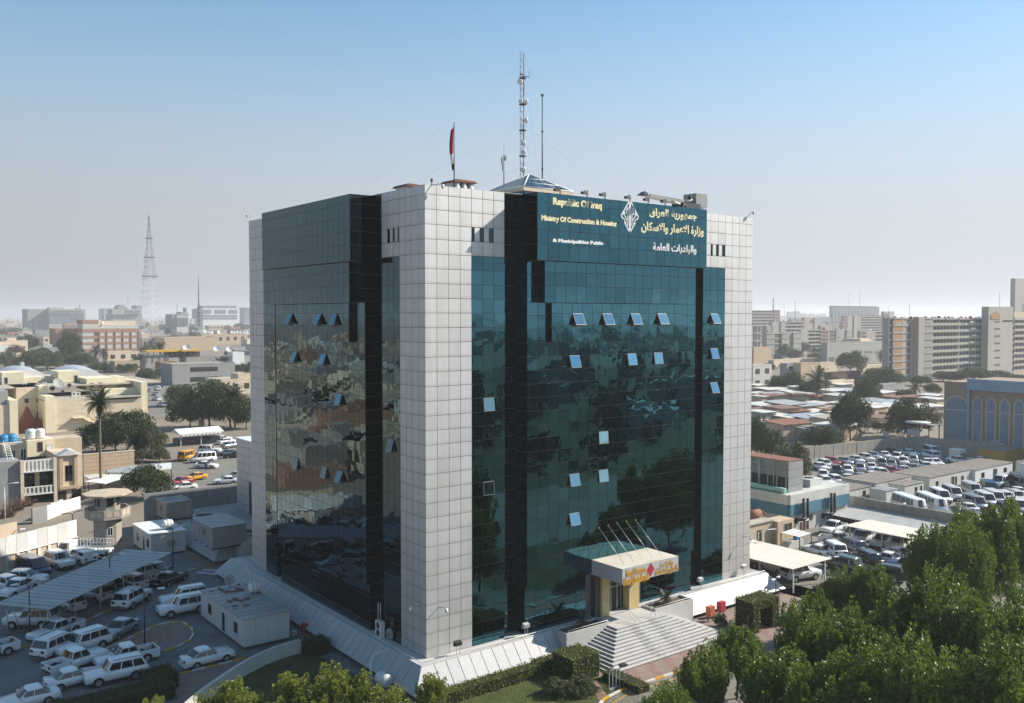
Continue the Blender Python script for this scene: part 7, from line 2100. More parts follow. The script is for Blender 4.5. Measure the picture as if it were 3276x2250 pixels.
L1 = [
 ('long tan windowless hall with two downpipes', 1545 - 55, 515, 1982, 628, M_BRICK, 30, 628, 0, 0, 'building'), ('grey unfinished block building before the low palm', 1562, 755, 2130, 935, M_CONC2, 16, 935, 2, 1, 'building'),
 ('brown flat roofed block behind the grey unfinished one', 1690, 690, 2255, 760, M_FARGREY, 12, 800, 0, 0, 'building'), ('grey wall block under the yellow scaffold', 1320, 680, 1530, 810, M_CONC2, 12, 815, 0, 0, 'building'), ('orange brick house below the scaffold', 1455, 742, 1602, 830, mat('orange brick', (.36, .14, .06), .9, .12, 1), 9, 850, 1, 2, 'house'),
 ('tan low house with arched terrace before the striped block', 975, 645, 1255, 725, M_BEIGE, 12, 735, 1, 3, 'house'), ('tan house below the arched terrace', 1042, 732, 1268, 800, M_BRICK, 10, 830, 1, 3, 'house'), ('tan block with a row of white dishes on its roof', 1830, 488, 2232, 560, M_BRICK, 20, 570, 1, 6, 'building'),
 ('grey house with arched openings left of the tan hall', 1290, 522, 1482, 615, M_FARGREY, 14, 625, 1, 4, 'house'), ('pink stone house at the office corner', 1975, 900, 2290, 1010, M_BEIGE, 14, 1020, 1, 3, 'house'), ('tan roof room by the office corner', 2160, 850, 2290, 960, M_BEIGE, 8, 1015, 0, 0, 'house'),
 ('white pavilion with glazed front on the brown block', 2110, 652, 2215, 702, M_WHITE, 8, 800, 0, 0, 'pavilion'), ('tan house with dark windows among the far left palms', 395, 515, 572, 600, M_BEIGE, 14, 620, 2, 3, 'house'), ('long grey wall block behind the mosque dome front', 320, 445, 690, 510, M_FARGREY, 16, 530, 0, 0, 'house'),
 ('white walled house left of the long grey block', 203, 455, 322, 505, M_PALE, 14, 530, 0, 0, 'house'), ('pink two storey house on the far left', 70, 468, 200, 520, M_PINK, 14, 540, 1, 3, 'house'), ('long brown grey house at the far left edge', -20, 500, 160, 575, M_FARGREY, 14, 590, 1, 4, 'house'), ('salmon block right of the mosque dome', 583, 390, 690, 440, M_PINK, 16, 470, 1, 4, 'house'),
 ('tan gabled block left of the mosque dome', 78, 348, 130, 400, M_BEIGE, 16, 420, 1, 2, 'house'), ('tan courtyard block behind the dishes', 1895, 405, 2025, 470, M_BRICK, 20, 480, 2, 4, 'house'), ('pink pavilion block right of the courtyard block', 2090, 420, 2180, 470, M_PINK, 16, 480, 1, 3, 'house'), ('low white block far right of the left city', 2165, 345, 2240, 378, M_PALE, 20, 385, 1, 4, 'house'),
 ('white low roof among trees on the left', 362, 612, 545, 628, M_WHITE, 8, 660, 0, 0, 'house'), ('white roof corner at the left edge', -20, 590, 70, 640, M_WHITE, 8, 680, 0, 0, 'house'), ('dark low shed behind the theatre corner', 970, 735, 1045, 800, M_FARGREY, 8, 830, 0, 0, 'house'), ('pale flat house under the second mast', 1740, 340, 1960, 395, M_BEIGE, 20, 400, 1, 6, 'house'), ('tan house left of the rib fronted block', 1520, 360, 1570, 420, M_PINK, 15, 430, 1, 2, 'house')]
for lab, xl, yt, xr, yb, m, d, base, r, cc, cat in L1:
 block(lab, 1, xl, yt, xr, yb, m, d, base, cat.replace(' ', '_'), cat, 'buildings of the left city', r, cc)
sf = thing('scaffold', 'yellow formwork scaffold deck on a half built house', 'scaffold', (100, 300, G))
Ys = plane_at(1, 1500, 815)
rbox('deck', sf, M_YEL, 1, 1330, 625, 1815, 640, Ys + 1, 10)
for k in range(18):
 x = 1335 + 28*k
 rbox('prop', sf, M_YEL if k % 2 else M_DKSTEEL, 1, x, 605 if k % 2 else 640, x + 6, 640 if k % 2 else 700, Ys + 1.2, .3)
rbox('dark_void', sf, M_BLACK, 1, 1525, 642, 1812, 690, Ys + 4, 8)
for i in range(14):
 x = (1870, 1900, 1930, 1995, 2110, 2135, 2160, 2185, 2200, 2225, 2250, 1690, 1965, 2080)[i]; y = (470, 465, 470, 475, 468, 470, 466, 470, 468, 472, 470, 612, 625, 628)[i]
 q = on(*k2(1, x, y), 1, plane_at(1, 1900, 570) + 3 if i < 11 else Ys)
 dish('white dish ' + ORD[i] + ' in the row on the far tan roof' if i < 11 else 'white dish on the low roofs before the tan hall, ' + ('left' if i == 11 else 'middle' if i == 12 else 'right'), q.x, q.y, q.z - 1.5, 2.6 if i in (0, 3) else 1.8, -1.9, 'roof dishes of the left city')
YF = 1700.0
t, a, b, Y, zt = block('long concrete grid office block on the left skyline', 'Y', 910, 180, 1590, 430, M_APT, 60, Y=YF, name='grid_building', cat='building')
mb = MB(); mb.box(a - 30, YF + 20, G, a, YF + 70, zt + 1); mb.build('side_wing', M_FARGREY, t)
for k in range(13):
 for y0, y1 in ((235, 262), (275, 300)):
  x = 920 + 50*k
  if x < 1290 or k == 12:
   rbox('window', t, M_BLUEG, 'Y', x, y0, x + 38, y1, YF - .8, 1)
for x in (1308, 1378, 1445):
 rbox('window', t, M_BLUEG, 'Y', x, 240, x + 58, 305, YF - .8, 1)
rbox('dark_recess', t, M_BLUEG, 'Y', 935, 320, 1300, 425, YF - .8, 1)
for k in range(4):
 for y in (318, 352, 385):
  rbox('window', t, M_BLUEG, 'Y', 1308 + 70*k, y, 1362 + 70*k, y + 24, YF - .8, 1)
for k in range(28):
 rbox('fin', t, M_FARGREY, 'Y', 945 + 22*k, 188, 955 + 22*k, 208, YF - 1.2, .6)
rbox('roof_room', t, M_APT, 'Y', 915, 140, 1180, 182, YF + 15, 20); rbox('roof_room', t, M_FARGREY, 'Y', 1440, 150, 1500, 182, YF + 15, 20)
mst = thing('mast', 'thin mast on the concrete grid block', 'mast', (a, YF, 40)); p0, p1 = on(*k2('Y', 1483, 150), 1, YF + 20), on(*k2('Y', 1483, 10), 1, YF + 20)
mb = MB(); mb.tube([p0, p1], [.8, .25], 5); mb.build('pole', M_FARGREY, mst)
t, a, b, Y, zt = block('slim pale blue tower block on the left skyline', 'Y', 1935, 160, 2065, 370, M_BLUEG, 30, Y=2600.0, name='tower_block', cat='tower')
rbox('pale_face', t, M_APT, 'Y', 1935, 215, 2010, 370, 2598, 2); rbox('blue_face', t, mat('far blue glass', (.12, .20, .30), .4, .05, .1), 'Y', 1885, 160, 1936, 375, 2605, 30)
t, a, b, Y, zt = block('dark stepped block behind the lattice tower', 1, 1025, 300, 1290, 350, M_FARGREY, 60, Y=2000.0, name='stepped_building', cat='building')
for x0, y0, x1, y1 in ((1018, 252, 1100, 302), (1075, 230, 1150, 255), (1090, 215, 1130, 232), (1100, 250, 1285, 302), (1240, 220, 1290, 252)):
 rbox('upper_wall', t, M_FARGREY if x0 != 1100 else M_APT, 1, x0, y0, x1, y1, 1995, 40)
for k in range(8):
 rbox('window', t, M_BLUEG, 1, 1140 + 18*k, 262, 1149 + 18*k, 300, 1994, 1.5)
rbox('mast', t, M_FARGREY, 1, 1158, 125, 1162, 218, 2010, 1)
t, a, b, Y, zt = block('small dark block with pale vertical ribs on the left skyline', 1, 1602, 320, 1710, 412, M_PALE, 30, Y=1250.0, name='ribbed_building', cat='building')
for k in range(6):
 rbox('dark_strip', t, M_BLUEG, 1, 1610 + 17*k, 330, 1620 + 17*k, 405, 1249, .8)
rbox('side_wall', t, M_FARGREY, 1, 1560, 300, 1604, 412, 1252, 30); rbox('roof_room', t, M_FARGREY, 1, 1640, 280, 1705, 300, 1256, 20); rbox('upper_wall', t, M_FARGREY, 1, 1602, 298, 1708, 322, 1251, 28); rbox('roof_turret', t, M_BLUEG, 1, 1676, 240, 1692, 282, 1260, 8); rbox('mast', t, M_FARGREY, 1, 1604, 215, 1607, 300, 1260, .8)
t, a, b, Y, zt = block('long white office block with window bands on the left skyline', 1, 1840, 248, 2172, 345, mat('white far facade', (.66, .66, .65), .8, .05, .1), 50, Y=1900.0, name='white_building', cat='building')
rbox('roof_room', t, M_BLUEG, 1, 1832, 222, 2145, 248, 1915, 30); rbox('side_wall', t, M_FARGREY, 1, 1812, 250, 1842, 345, 1902, 50)
for y0, y1 in ((258, 272), (278, 288), (305, 318), (330, 340)):
 for k in range(12):
  if y0 > 300 or k not in (3, 8):
   rbox('window', t, M_BLUEG, 1, 1850 + 26*k, y0, 1868 + 26*k, y1, 1898.6, 1.5)
block('blue grey block cut by the office edge on the left skyline', 1, 2215, 240, 2300, 350, M_BLUEG, 40, Y=2200.0, name='tower_block', cat='tower', rows=4, cols=3)
Ym = plane_at('Y', 1000, 545)
mq = thing('mosque', 'cream dome and two thin minarets before the concrete grid block', 'mosque', on(*k2('Y', 1000, 540), 1, Ym))
a, b, q0, q1 = rect('Y', 862, 440, 1138, 540, Ym); R = (b - a)/2
mb = MB(); mb.lathe([(R, q0 - 12), (R, q0)] + [(R*math.cos(i*PI/16), q0 + (q1 - q0)*math.sin(i*PI/16)) for i in range(1, 8)] + [(.3, q1)], 20, ((a + b)/2, Ym + R, 0)); mb.build('dome', M_BEIGE, mq)
for x, y0, y1, m in ((937, 340, 440, M_PALE), (1075, 310, 470, M_BLUEG)):
 p0, p1 = on(*k2('Y', x, y1), 1, Ym + 30), on(*k2('Y', x, y0), 1, Ym + 30); h = p1.z - p0.z
 mb = MB(); mb.lathe([(1.5, -10), (1.4, h*.5), (2.0, h*.52), (2.0, h*.58), (1.2, h*.6), (1.2, h*.82), (1.5, h*.86), (.2, h)], 8, p0); mb.build('minaret', m, mq)
def lattice(label, x, ybase, ytop, wpx, Y, n, m_low, m_hi, r, name='lattice_tower', cat='tower', platforms=()):
 """square lattice tower; pixel coordinates of the photograph"""
 p0, p1 = on(x, ybase, 1, Y), on(x, ytop, 1, Y)
 w = wpx/F_PX*(p0 - CAM).dot(FW)/2
 t = thing(name, label, cat, (p0.x, p0.y, p0.z))
 H = p1.z - p0.z
 f = lambda q: w*(1 - q)**1.25 + w*.07*(1 - q*.6)
 lv = [1 - (1 - k/n)**1.25 if False else (k/n)**.9 for k in range(n + 1)]
 corners = lambda q: [(p0.x + sx*f(q), p0.y + sy*f(q), p0.z + q*H) for sx, sy in ((-1, -1), (1, -1), (1, 1), (-1, 1))]
 for k in range(n):
  A, B = corners(lv[k]), corners(lv[k + 1])
  mb = MB()
  for j in range(4):
   mb.tube([A[j], B[j]], r, 4)
   mb.tube([A[j], B[(j + 1) % 4]], r*.6, 3); mb.tube([A[(j + 1) % 4], B[j]], r*.6, 3); mb.tube([B[j], B[(j + 1) % 4]], r*.6, 3)
  mb.build('lattice_bay', m_low if lv[k] < .38 else m_hi, t)
 for q in platforms:
  A = corners(q)
  mb = MB(); mb.box(A[0][0] - 1, A[0][1] - 1, A[0][2], A[2][0] + 1, A[2][1] + 1, A[0][2] + .8); mb.build('platform', m_hi, t)
 return t
M_LATW = mat('pale lattice paint', (.62, .62, .62), .6, .05, 1)
M_LATG = mat('dark lattice paint', (.22, .19, .19), .7, .1, 1)
Yt = 760.0
lattice('tall tapering lattice mast dominating the left skyline', 481, 1027, 690, 56, Yt, 17, M_LATW, M_LATG, .11, platforms=(.42, .60, .78))
p0 = on(474, 690, 1, Yt)
ltt = lattice('slender lattice mast right of the tall tapering one', 636.5, 1045, 880, 5, 700.0, 14, M_LATG, M_LATG, .16)
# ---- apartments on the right
def gallery(t, k, xl, yt, xr, yb, Y, fl, m=None, dm=None, nwin=10):
 a, b, q0, q1 = rect(k, xl, yt, xr, yb, Y)
 q0 = G
 mb = MB(); mb.box(a, Y + 1.6, q0, b, Y + 4, q1); mb.build('wall', m or M_APT, t)
 h = (q1 - q0)/fl
 for i in range(fl):
  mb = MB(); mb.box(a, Y, q0 + h*i - .1, b, Y + .18, q0 + h*i + h*.36); mb.box(a, Y + .18, q0 + h*i - .1, b, Y + 1.6, q0 + h*i + .08); mb.build('balcony', m or M_APT, t)
  for j in range(nwin):
   u = lerp(a, b, (j + .2)/nwin); w = (b - a)/nwin
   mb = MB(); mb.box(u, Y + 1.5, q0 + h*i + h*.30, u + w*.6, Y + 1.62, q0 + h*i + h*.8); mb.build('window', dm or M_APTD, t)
 mb = MB(); mb.box(a, Y - .1, q1 - .5, b, Y + 4, q1 + .3); mb.build('roof', m or M_APT, t)
def panels(t, k, xl, yt, xr, yb, Y, fl, infill, m=None, depth=3, inset=.12):
 depth = 3
 a, b, q0, q1 = rect(k, xl, yt, xr, yb, Y)
 q0 = G
 mb = MB(); mb.box(a, Y, q0, b, Y + depth, q1 + .3); mb.build('wall', m or M_APT, t)
 h = (q1 - q0)/fl; w = b - a
 for i in range(fl):
  mb = MB(); mb.box(a + w*inset, Y - .05, q0 + h*(i + .14), b - w*inset, Y + .05, q0 + h*(i + .88)); mb.build('infill_panel', infill, t)
  mb = MB(); mb.box(a, Y - .3, q0 + h*(i + .9), b, Y - .06, q0 + h*(i + 1.03)); mb.build('ledge', m or M_APT, t)
def pillar(t, k, xl, yt, xr, yb, Y, depth=3, m=None):
 depth = 3.5
 a, b, q0, q1 = rect(k, xl, yt, xr, yb, Y)
 mb = MB(); mb.box(a, Y, G, b, Y + depth, q1 + .4); mb.build('pier', m or M_APT, t)
def motif(t, k, xl, yt, xr, yb, Y, m):
 a, b, q0, q1 = rect(k, xl, yt, xr, yb, Y)
 pts = [(a, q0), (b, q0), (b, lerp(q0, q1, .55)), ((a + b)/2, q1), (a, lerp(q0, q1, .55))]
 mb = MB(); mb.v += [(x, Y - .25, z) for x, z in pts] + [(x, Y, z) for x, z in pts]
 mb.f += [(0, 1, 2, 3, 4)] + [(j, 5 + j, 5 + (j + 1) % 5, (j + 1) % 5) for j in range(5)]; mb.m += [0]*6; mb.s += [False]*6
 mb.build('pointed_panel', m, t)
def roof_clutter(k, xl, xr, y, Y, n, lab, seed, zadd=.3):
 g = random.Random(seed)
 for i in range(n):
  x = lerp(xl, xr, (i + g.random()*.7)/n)
  q = on(*k2(k, x, y), 1, Y + g.uniform(1, 6))
  r = g.uniform(.5, .85)
  col, cn = g.choice([(M_TANK, 'white'), (M_TANK, 'white'), (mat('red tank', (.38, .04, .05), .5, .1, 1), 'red'), (M_DKSTEEL, 'dark')])
  tank('small %s tank %s from the left %s' % (cn, ORD[i], lab), q.x, q.y, q.z + zadd - .6, r, r*1.7, col, group='roof tanks of the apartment blocks')
YA = 158.0
ap = thing('apartment_block', 'nearest concrete apartment block numbered 12 with ochre panels and curved balconies', 'apartment block', on(*k2('W', 1600, 900), 1, YA))
panels(ap, 'W', 1212, 448, 1300, 980, YA, 9, M_ORANGE, depth=12, inset=.1)
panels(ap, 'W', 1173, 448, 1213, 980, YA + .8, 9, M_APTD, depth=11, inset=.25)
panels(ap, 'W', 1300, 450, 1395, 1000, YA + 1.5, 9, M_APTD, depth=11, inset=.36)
pillar(ap, 'W', 1395, 448, 1424, 1005, YA + 1.0)
pillar(ap, 'W', 1428, 446, 1478, 1006, YA - 1.0, 14)
panels(ap, 'W', 1478, 448, 1548, 1006, YA - .4, 9, M_CONC2, depth=14, inset=.08)
gallery(ap, 'W', 1548, 450, 1800, 1000, YA + 1.5, 9, nwin=9)
gallery(ap, 'W', 1800, 450, 2015, 1000, YA + 3.2, 9, nwin=8)
pillar(ap, 'W', 2018, 356, 2135, 1000, YA - 1, 12); gallery(ap, 'W', 2135, 470, 2232, 1000, YA + .2, 9, nwin=3); pillar(ap, 'W', 2135, 356, 2232, 470, YA + .1, 12)
motif(ap, 'W', 2040, 385, 2120, 455, YA - 1, M_ORANGE)
for i in range(8):
 rbox('window_slot', ap, M_APTD, 'W', 2072, 470 + 61*i, 2122, 485 + 61*i, YA - 1.05, .1)
gallery(ap, 'W', 2240, 455, 2400, 1000, YA + 5, 9, nwin=5)
for i in range(8):
 rbox('cooler', ap, M_TANK, 'W', 1872 + 8*(i % 3), 470 + 58*i, 1905 + 8*(i % 3), 485 + 58*i, YA + 2.6, .6)
sign_line('12', 1242, 482, 1275, 508, M_PALE, YA - .12, 'W', .02, parent=ap)
roof_clutter('W', 1190, 2010, 448, YA, 22, 'on the roof of the numbered apartment block', 4)
tb = thing('tall_tower', 'tall concrete tower cut by the right frame behind the apartments', 'tower', on(*k2('W', 2290, 700), 1, 260))
pillar(tb, 'W', 2245, 118, 2420, 700, 260, 20); rbox('blue_inset', tb, M_BLUEG, 'W', 2312, 330, 2420, 390, 259.8, .5); rbox('balcony_band', tb, M_TAN, 'W', 2240, 395, 2420, 440, 240, 10)
def apt(label, Y, parts, k='X'):
 x0 = min(p[1] for p in parts); x1 = max(p[3] for p in parts)
 t = thing('apartment_block', label, 'apartment block', on(*k2(k, (x0 + x1)/2, 900), 1, Y), 0, 'concrete apartment blocks')
 t.location.z = G
 for p in parts:
  kind, xl, yt, xr, yb, dy = p[:6]
  if kind == 'g':
   gallery(t, k, xl, yt, xr, yb, Y + dy, p[6], nwin=p[7] if len(p) > 7 else 8)
  elif kind == 'p':
   panels(t, k, xl, yt, xr, yb, Y + dy, p[6], p[7])
  elif kind == 'w':
   pillar(t, k, xl, yt, xr, yb, Y + dy)
  elif kind == 'm':
   motif(t, k, xl, yt, xr, yb, Y + dy, p[6])
 return t
apt('apartment block with long dark galleries left, a chimney above it', 620, [('g', 38, 530, 365, 1000, 0, 10, 10), ('p', 365, 525, 445, 1000, -.5, 10, M_MAROON)])
apt('apartment block cut by the office edge with white framed bays', 300, [('p', -60, 755, 60, 1150, 0, 5, M_APT), ('p', 62, 755, 112, 1150, -.4, 5, M_APTD), ('p', 112, 755, 156, 1150, 0, 5, M_APTD)])
apt('apartment block with blank turret and grey pointed panel', 330, [('w', 243, 765, 330, 900, 3), ('w', 330, 765, 415, 900, 2.6), ('m', 255, 785, 318, 850, 3, M_FARGREY), ('p', 245, 870, 350, 1150, 0, 5, M_FARGREY), ('p', 350, 870, 470, 1150, .6, 5, M_APTD), ('p', 470, 870, 575, 1150, -.3, 5, M_APT), ('w', 575, 865, 640, 1150, .5), ('p', 640, 862, 762, 1150, -.6, 5, M_APT)])
apt('apartment block with wide galleries behind the turret block', 470, [('w', 325, 700, 460, 1000, .5), ('p', 455, 695, 525, 1000, -.3, 7, M_APT), ('g', 525, 700, 808, 1000, .5, 7, 8), ('w', 806, 638, 955, 1000, 2), ('w', 955, 638, 1045, 1000, 1.4), ('m', 890, 655, 945, 712, 2, M_MAROON)])
apt('apartment block with maroon pointed panel and grey bays', 380, [('w', 755, 815, 865, 1100, .4), ('g', 865, 818, 1058, 1100, .4, 6, 6), ('w', 1055, 760, 1205, 900, 3), ('m', 1065, 770, 1118, 825, 3, M_MAROON), ('p', 1055, 830, 1170, 1100, 0, 6, M_MAROON), ('p', 1170, 822, 1275, 1100, .5, 6, M_APTD), ('p', 1275, 815, 1355, 1100, 0, 6, M_APT), ('w', 1355, 815, 1435, 1100, .6), ('p', 1432, 815, 1506, 1100, -.2, 6, M_APT)])
apt('pale apartment block with white framed bays behind the maroon one', 520, [('w', 1045, 712, 1150, 1000, .5), ('p', 1150, 705, 1280, 1000, 0, 7, M_APT), ('w', 1280, 712, 1345, 1000, .6), ('p', 1345, 705, 1415, 1000, 0, 7, M_APT)])
apt('tall apartment block with long sunlit galleries', 500, [('p', 1385, 612, 1460, 1100, 0, 10, M_MAROON), ('w', 1460, 615, 1545, 1100, .6), ('w', 1545, 608, 1590, 1100, -.4), ('p', 1588, 612, 1645, 1100, -.2, 10, M_APT), ('g', 1645, 615, 1990, 1100, .6, 10, 10), ('w', 1985, 548, 2062, 1100, -.4), ('w', 2062, 548, 2140, 1100, -.8), ('m', 1998, 570, 2050, 625, -.4, M_MAROON)])
apt('low apartment block with galleries left of the numbered block', 340, [('p', 1640, 838, 1740, 1100, 0, 6, M_MAROON), ('w', 1740, 838, 1860, 1100, .4), ('g', 1860, 838, 2060, 1100, .6, 6, 6)])
for s, a in enumerate((('X', 340, 800, 692, 471, 9, 'on the wide gallery block'), ('X', 770, 1500, 812, 381, 12, 'on the maroon panelled block'), ('X', 1060, 1410, 704, 521, 7, 'on the pale framed block'), ('X', 1400, 1980, 608, 501, 10, 'on the tall gallery block'), ('X', 1650, 2050, 832, 341, 9, 'on the low gallery block'), ('X', 250, 760, 864, 331, 7, 'on the turret block'))):
 roof_clutter(a[0], a[1], a[2], a[3], a[4], a[5], a[6], 20 + s)
t, a, b, Y, zt = block('long pale blank wall hall with small arched vents', 'X', 1145, 1005, 2300, 1260, mat('pale blank wall', (.34, .325, .30), .9, .06, .1), 30, Y=262.0, name='pale_hall', cat='hall')
for k in range(9):
 x = 1560 + 40*k + (25 if k > 2 else 0) + (25 if k > 5 else 0)
 rbox('vent', t, M_APTD, 'X', x, 1135, x + 28, 1158, 261.9, .15)
a, b, q0, q1 = rect('X', 1640, 945, 1850, 1012, 285)
mb = MB(); mb.hexa([(a, 285, q0), (b + 2, 285, q0), (b + 2, 300, q0), (a, 300, q0), (a + .5, 285.5, q1), (b - 7, 285.5, q1), (b - 7, 298, q1), (a + .5, 298, q1)]); mb.build('sloping_roof', M_BEIGE, t)
t, a, b, Y, zt = block('big dark rounded office block on the right skyline', 'X', 1205, 480, 1918, 700, mat('dark brown grid facade', (.075, .058, .06), .6, .1, .1), 80, Y=900.0, name='dark_building', cat='building')
for r in range(7):
 for k in range(14):
  rbox('window', t, M_BLUEG, 'X', 1225 + 49*k, 500 + 28*r, 1262 + 49*k, 518 + 28*r, 899.4, .7)
rbox('roof_edge', t, MATS['dark brown grid facade'], 'X', 1230, 462, 1890, 482, 902, 8)
for k, (xl, yt, xr) in enumerate(((560, 550, 650), (650, 540, 740), (740, 575, 830), (830, 585, 900), (900, 575, 960), (985, 585, 1060), (1060, 575, 1130), (455, 610, 560), (1045, 628, 1200), (600, 645, 760))):
 block(('hazy pale tower far off behind the apartments, %s' % ('leftmost', 'tallest, left', 'middle', 'low middle', 'right of middle', 'pale right', 'rightmost', 'low at the left', 'dark low at the dark block', 'dark low in front')[k]), 'X', xl, yt, xr, 690, M_BLUEG if k >= 8 else M_APT, 60, Y=1450.0 + 90*k if k < 8 else 850.0, name='far_tower', cat='tower', group='hazy towers on the right skyline', rows=3, cols=4, wm=M_BLUEG)
for k, (xl, yt, xr) in enumerate(((2600 - 600, 0, 0),)):
 pass
for lab, px, y0, y1, r, Y in (('round brick chimney on the left apartment block', 2474, 992, 960, .9, 622), ('thin mast left of the hazy towers', 2509, 1030, 975, .25, 600), ('stout mast among the hazy towers', 2544, 1030, 966, .45, 600), ('thin mast on the dark rounded block, left', 2716, 980, 940, .4, 906), ('thin mast on the dark rounded block, right', 2750, 980, 940, .4, 906), ('thin mast on the turret of the tall gallery block', 2843, 998, 980, .2, 502), ('thin mast behind the numbered block', 2910, 1008, 970, .3, 420), ('thin mast on the apartment tower at the right', 3198, 982, 935, .12, 160)):
 p0, p1 = on(px, y0, 1, Y), on(px, y1, 1, Y)
 t = thing('chimney' if 'chimney' in lab else 'mast', lab, 'chimney' if 'chimney' in lab else 'mast', p0)
 mb = MB(); mb.tube([p0, p1], [r, r*.7], 6); mb.build('shaft', M_BRICK if 'chimney' in lab else M_FARGREY, t)
 mb = MB(); mb.tube([p1, p1 + V3((0, 0, r*1.5))], r*1.15, 6); mb.build('cap', M_FARGREY, t)
R1 = [('house with white striped wall and small square windows right of the office block', 22, 850, 182, 1045, M_PALE, 12, 1050, 2, 2), ('tan house wall behind the striped house', 430, 835, 590, 920, M_BRICK, 12, 960, 0, 0), ('grey house with louvred front behind the striped house', 312, 838, 432, 915, M_CONC2, 12, 960, 1, 2), ('dark brown shed with flat white roof above the sheet roofs', 690, 915, 942, 1005, mat('dark brown wall', (.10, .055, .045), .9, .1, 1), 10, 1010, 0, 0), ('tan wall house under the brown shed', 690, 985, 880, 1055, M_BEIGE, 8, 1065, 0, 0), ('grey house block at the office edge', 30, 700, 180, 830, M_BRICK, 14, 850, 0, 0), ('low long white walled house before the palms', 200, 800, 600, 830, M_BEIGE, 12, 850, 0, 0), ('tan house right of the round white tank', 590, 830, 740, 880, M_BEIGE, 12, 900, 0, 0), ('grey garden wall house before the palms', 1130, 1015, 1320, 1060, M_CONC2, 6, 1068, 0, 0), ('pale low house below the long pale hall', 960, 850, 1170, 885, M_BEIGE, 10, 900, 0, 0), ('small white roof room left of the dark tree', 715, 785, 750, 835, M_PALE, 6, 860, 1, 1)]
for lab, xl, yt, xr, yb, m, d, base, r, cc in R1:
 block(lab, 'W', xl, yt, xr, yb, m, d, base, 'house', 'house', 'houses right of the office block', r, cc)
M_SHW = mat('dull white sheet', (.56, .55, .53), .7, .12, .5, rnd=.12, stain=(.25, .16, .11), stain_amt=.8)
ROOFS = [(M_SHW, 'white'), (M_SHEET, 'grey'), (mat('rust brown sheet', (.19, .11, .075), .85, .15, .6, rnd=.15), 'rust brown'), (M_CONC, 'mud brown'), (mat('pale blue sheet', (.30, .36, .41), .6, .1, .6), 'pale blue'), (M_SHEETW, 'cream'), (M_SHW, 'white'), (M_RUST, 'rusty')]
g = random.Random(12)
rows_ = [(1045, 8, (20, 830)), (1085, 9, (10, 860)), (1120, 10, (10, 1300)), (1160, 10, (10, 1600)), (1200, 10, (10, 1620)), (1240, 9, (20, 1620)), (1285, 8, (20, 1250)), (1330, 7, (60, 1150)), (1385, 5, (70, 800)), (1440, 4, (260, 800))]
wh = ['in the furthest row', 'in the second row from the back', 'in the third row from the back', 'below the brown shed', 'left of the arched hall', 'in the middle of the settlement', 'before the big trees', 'near the concrete wall', 'beside the tree over the wall', 'closest to the walled lot']
for ri, (y, n, (xa, xb)) in enumerate(rows_):
 for i in range(n):
  x = lerp(xa, xb, (i + g.uniform(.2, .8))/n)
  p = c('W', x, y + g.uniform(-8, 8) + 30)
  rm, rn = g.choice(ROOFS)
  w, d, h = g.uniform(5, 10), g.uniform(4.5, 8), g.uniform(2.3, 3.9)
  t = thing('shack', '%s roofed shack %s, %s from the left' % (rn, wh[ri], ORD[i]), 'shack', p, g.uniform(-.15, .15), 'shacks beyond the walled lot')
  mb = MB(); mb.box(-w/2, -d/2, 0, w/2, d/2, h); mb.build('wall', g.choice([M_CONC, M_BRICK, M_CONC2, M_TAN]), t, False)
  tl = g.uniform(.1, .45)
  for k in range(4):
   a_, b_ = lerp(-w/2 - .4, w/2 + .4, k/4), lerp(-w/2 - .4, w/2 + .4, (k + 1)/4) - .04
   mb = MB(); mb.hexa([(a_, -d/2 - .5, h), (b_, -d/2 - .5, h), (b_, d/2 + .3, h + tl), (a_, d/2 + .3, h + tl), (a_, -d/2 - .5, h + .08), (b_, -d/2 - .5, h + .08), (b_, d/2 + .3, h + tl + .08), (a_, d/2 + .3, h + tl + .08)]); mb.build('roof_sheet', rm, t, False)
  if g.random() < .5:
   mb = MB(); mb.box(w*.1, -d/2 - .04, 0, w*.1 + 1, -d/2 + .02, 2); mb.build('door', M_BLACK, t, False)
for x, y, m, lab, r in ((345, 1110, mat('red tank', (.38, .04, .05), .5, .1, 1), 'red tank at the back of the sheet roofs', .9), (245, 1165, MATS['red tank'], 'red tank in the middle of the sheet roofs', .9), (430, 1165, M_BTANK, 'blue tank on the sheet roofs', 1.0), (55, 1160, MATS['red tank'], 'red tank at the left of the sheet roofs', .9), (610, 808, M_TANK, 'round white tank on a tan house roof', 1.2), (250, 850, M_TANK, 'white tank, left of two behind the striped house', .9), (285, 848, M_TANK, 'white tank, right of two behind the striped house', .9), (340, 1305, M_DKSTEEL, 'dark tank near the concrete wall', .9)):
 q = c('W', x, y + 25)
 tank(lab, q.x, q.y, on(*k2('W', x, y), 1, q.y).z - r, r, r*1.7, m)
for x, y, r, lab in ((100, 1135, 1.6, 'big dish at the left of the sheet roofs'), (440, 1250, 1.6, 'big dish in the middle of the sheet roofs'), (300, 1285, 1.2, 'dish beside the dark tank'), (690, 1195, 1.1, 'dish under the small round tree'), (1145, 1440, .9, 'dish by the watch cabin trees'), (45, 1045, 1.0, 'dish at the foot of the striped house')):
 q = c('W', x, y + 28)
 dish(lab, q.x, q.y, on(*k2('W', x, y), 1, q.y).z - r, r, -2.0)
g = random.Random(5)
HM = [(M_BEIGE, 'beige'), (M_PINK, 'pinkish'), (M_CONC, 'grey brown'), (M_PALE, 'pale'), (M_BRICK, 'sandy'), (M_FARGREY, 'grey'), (M_TAN, 'tan')]
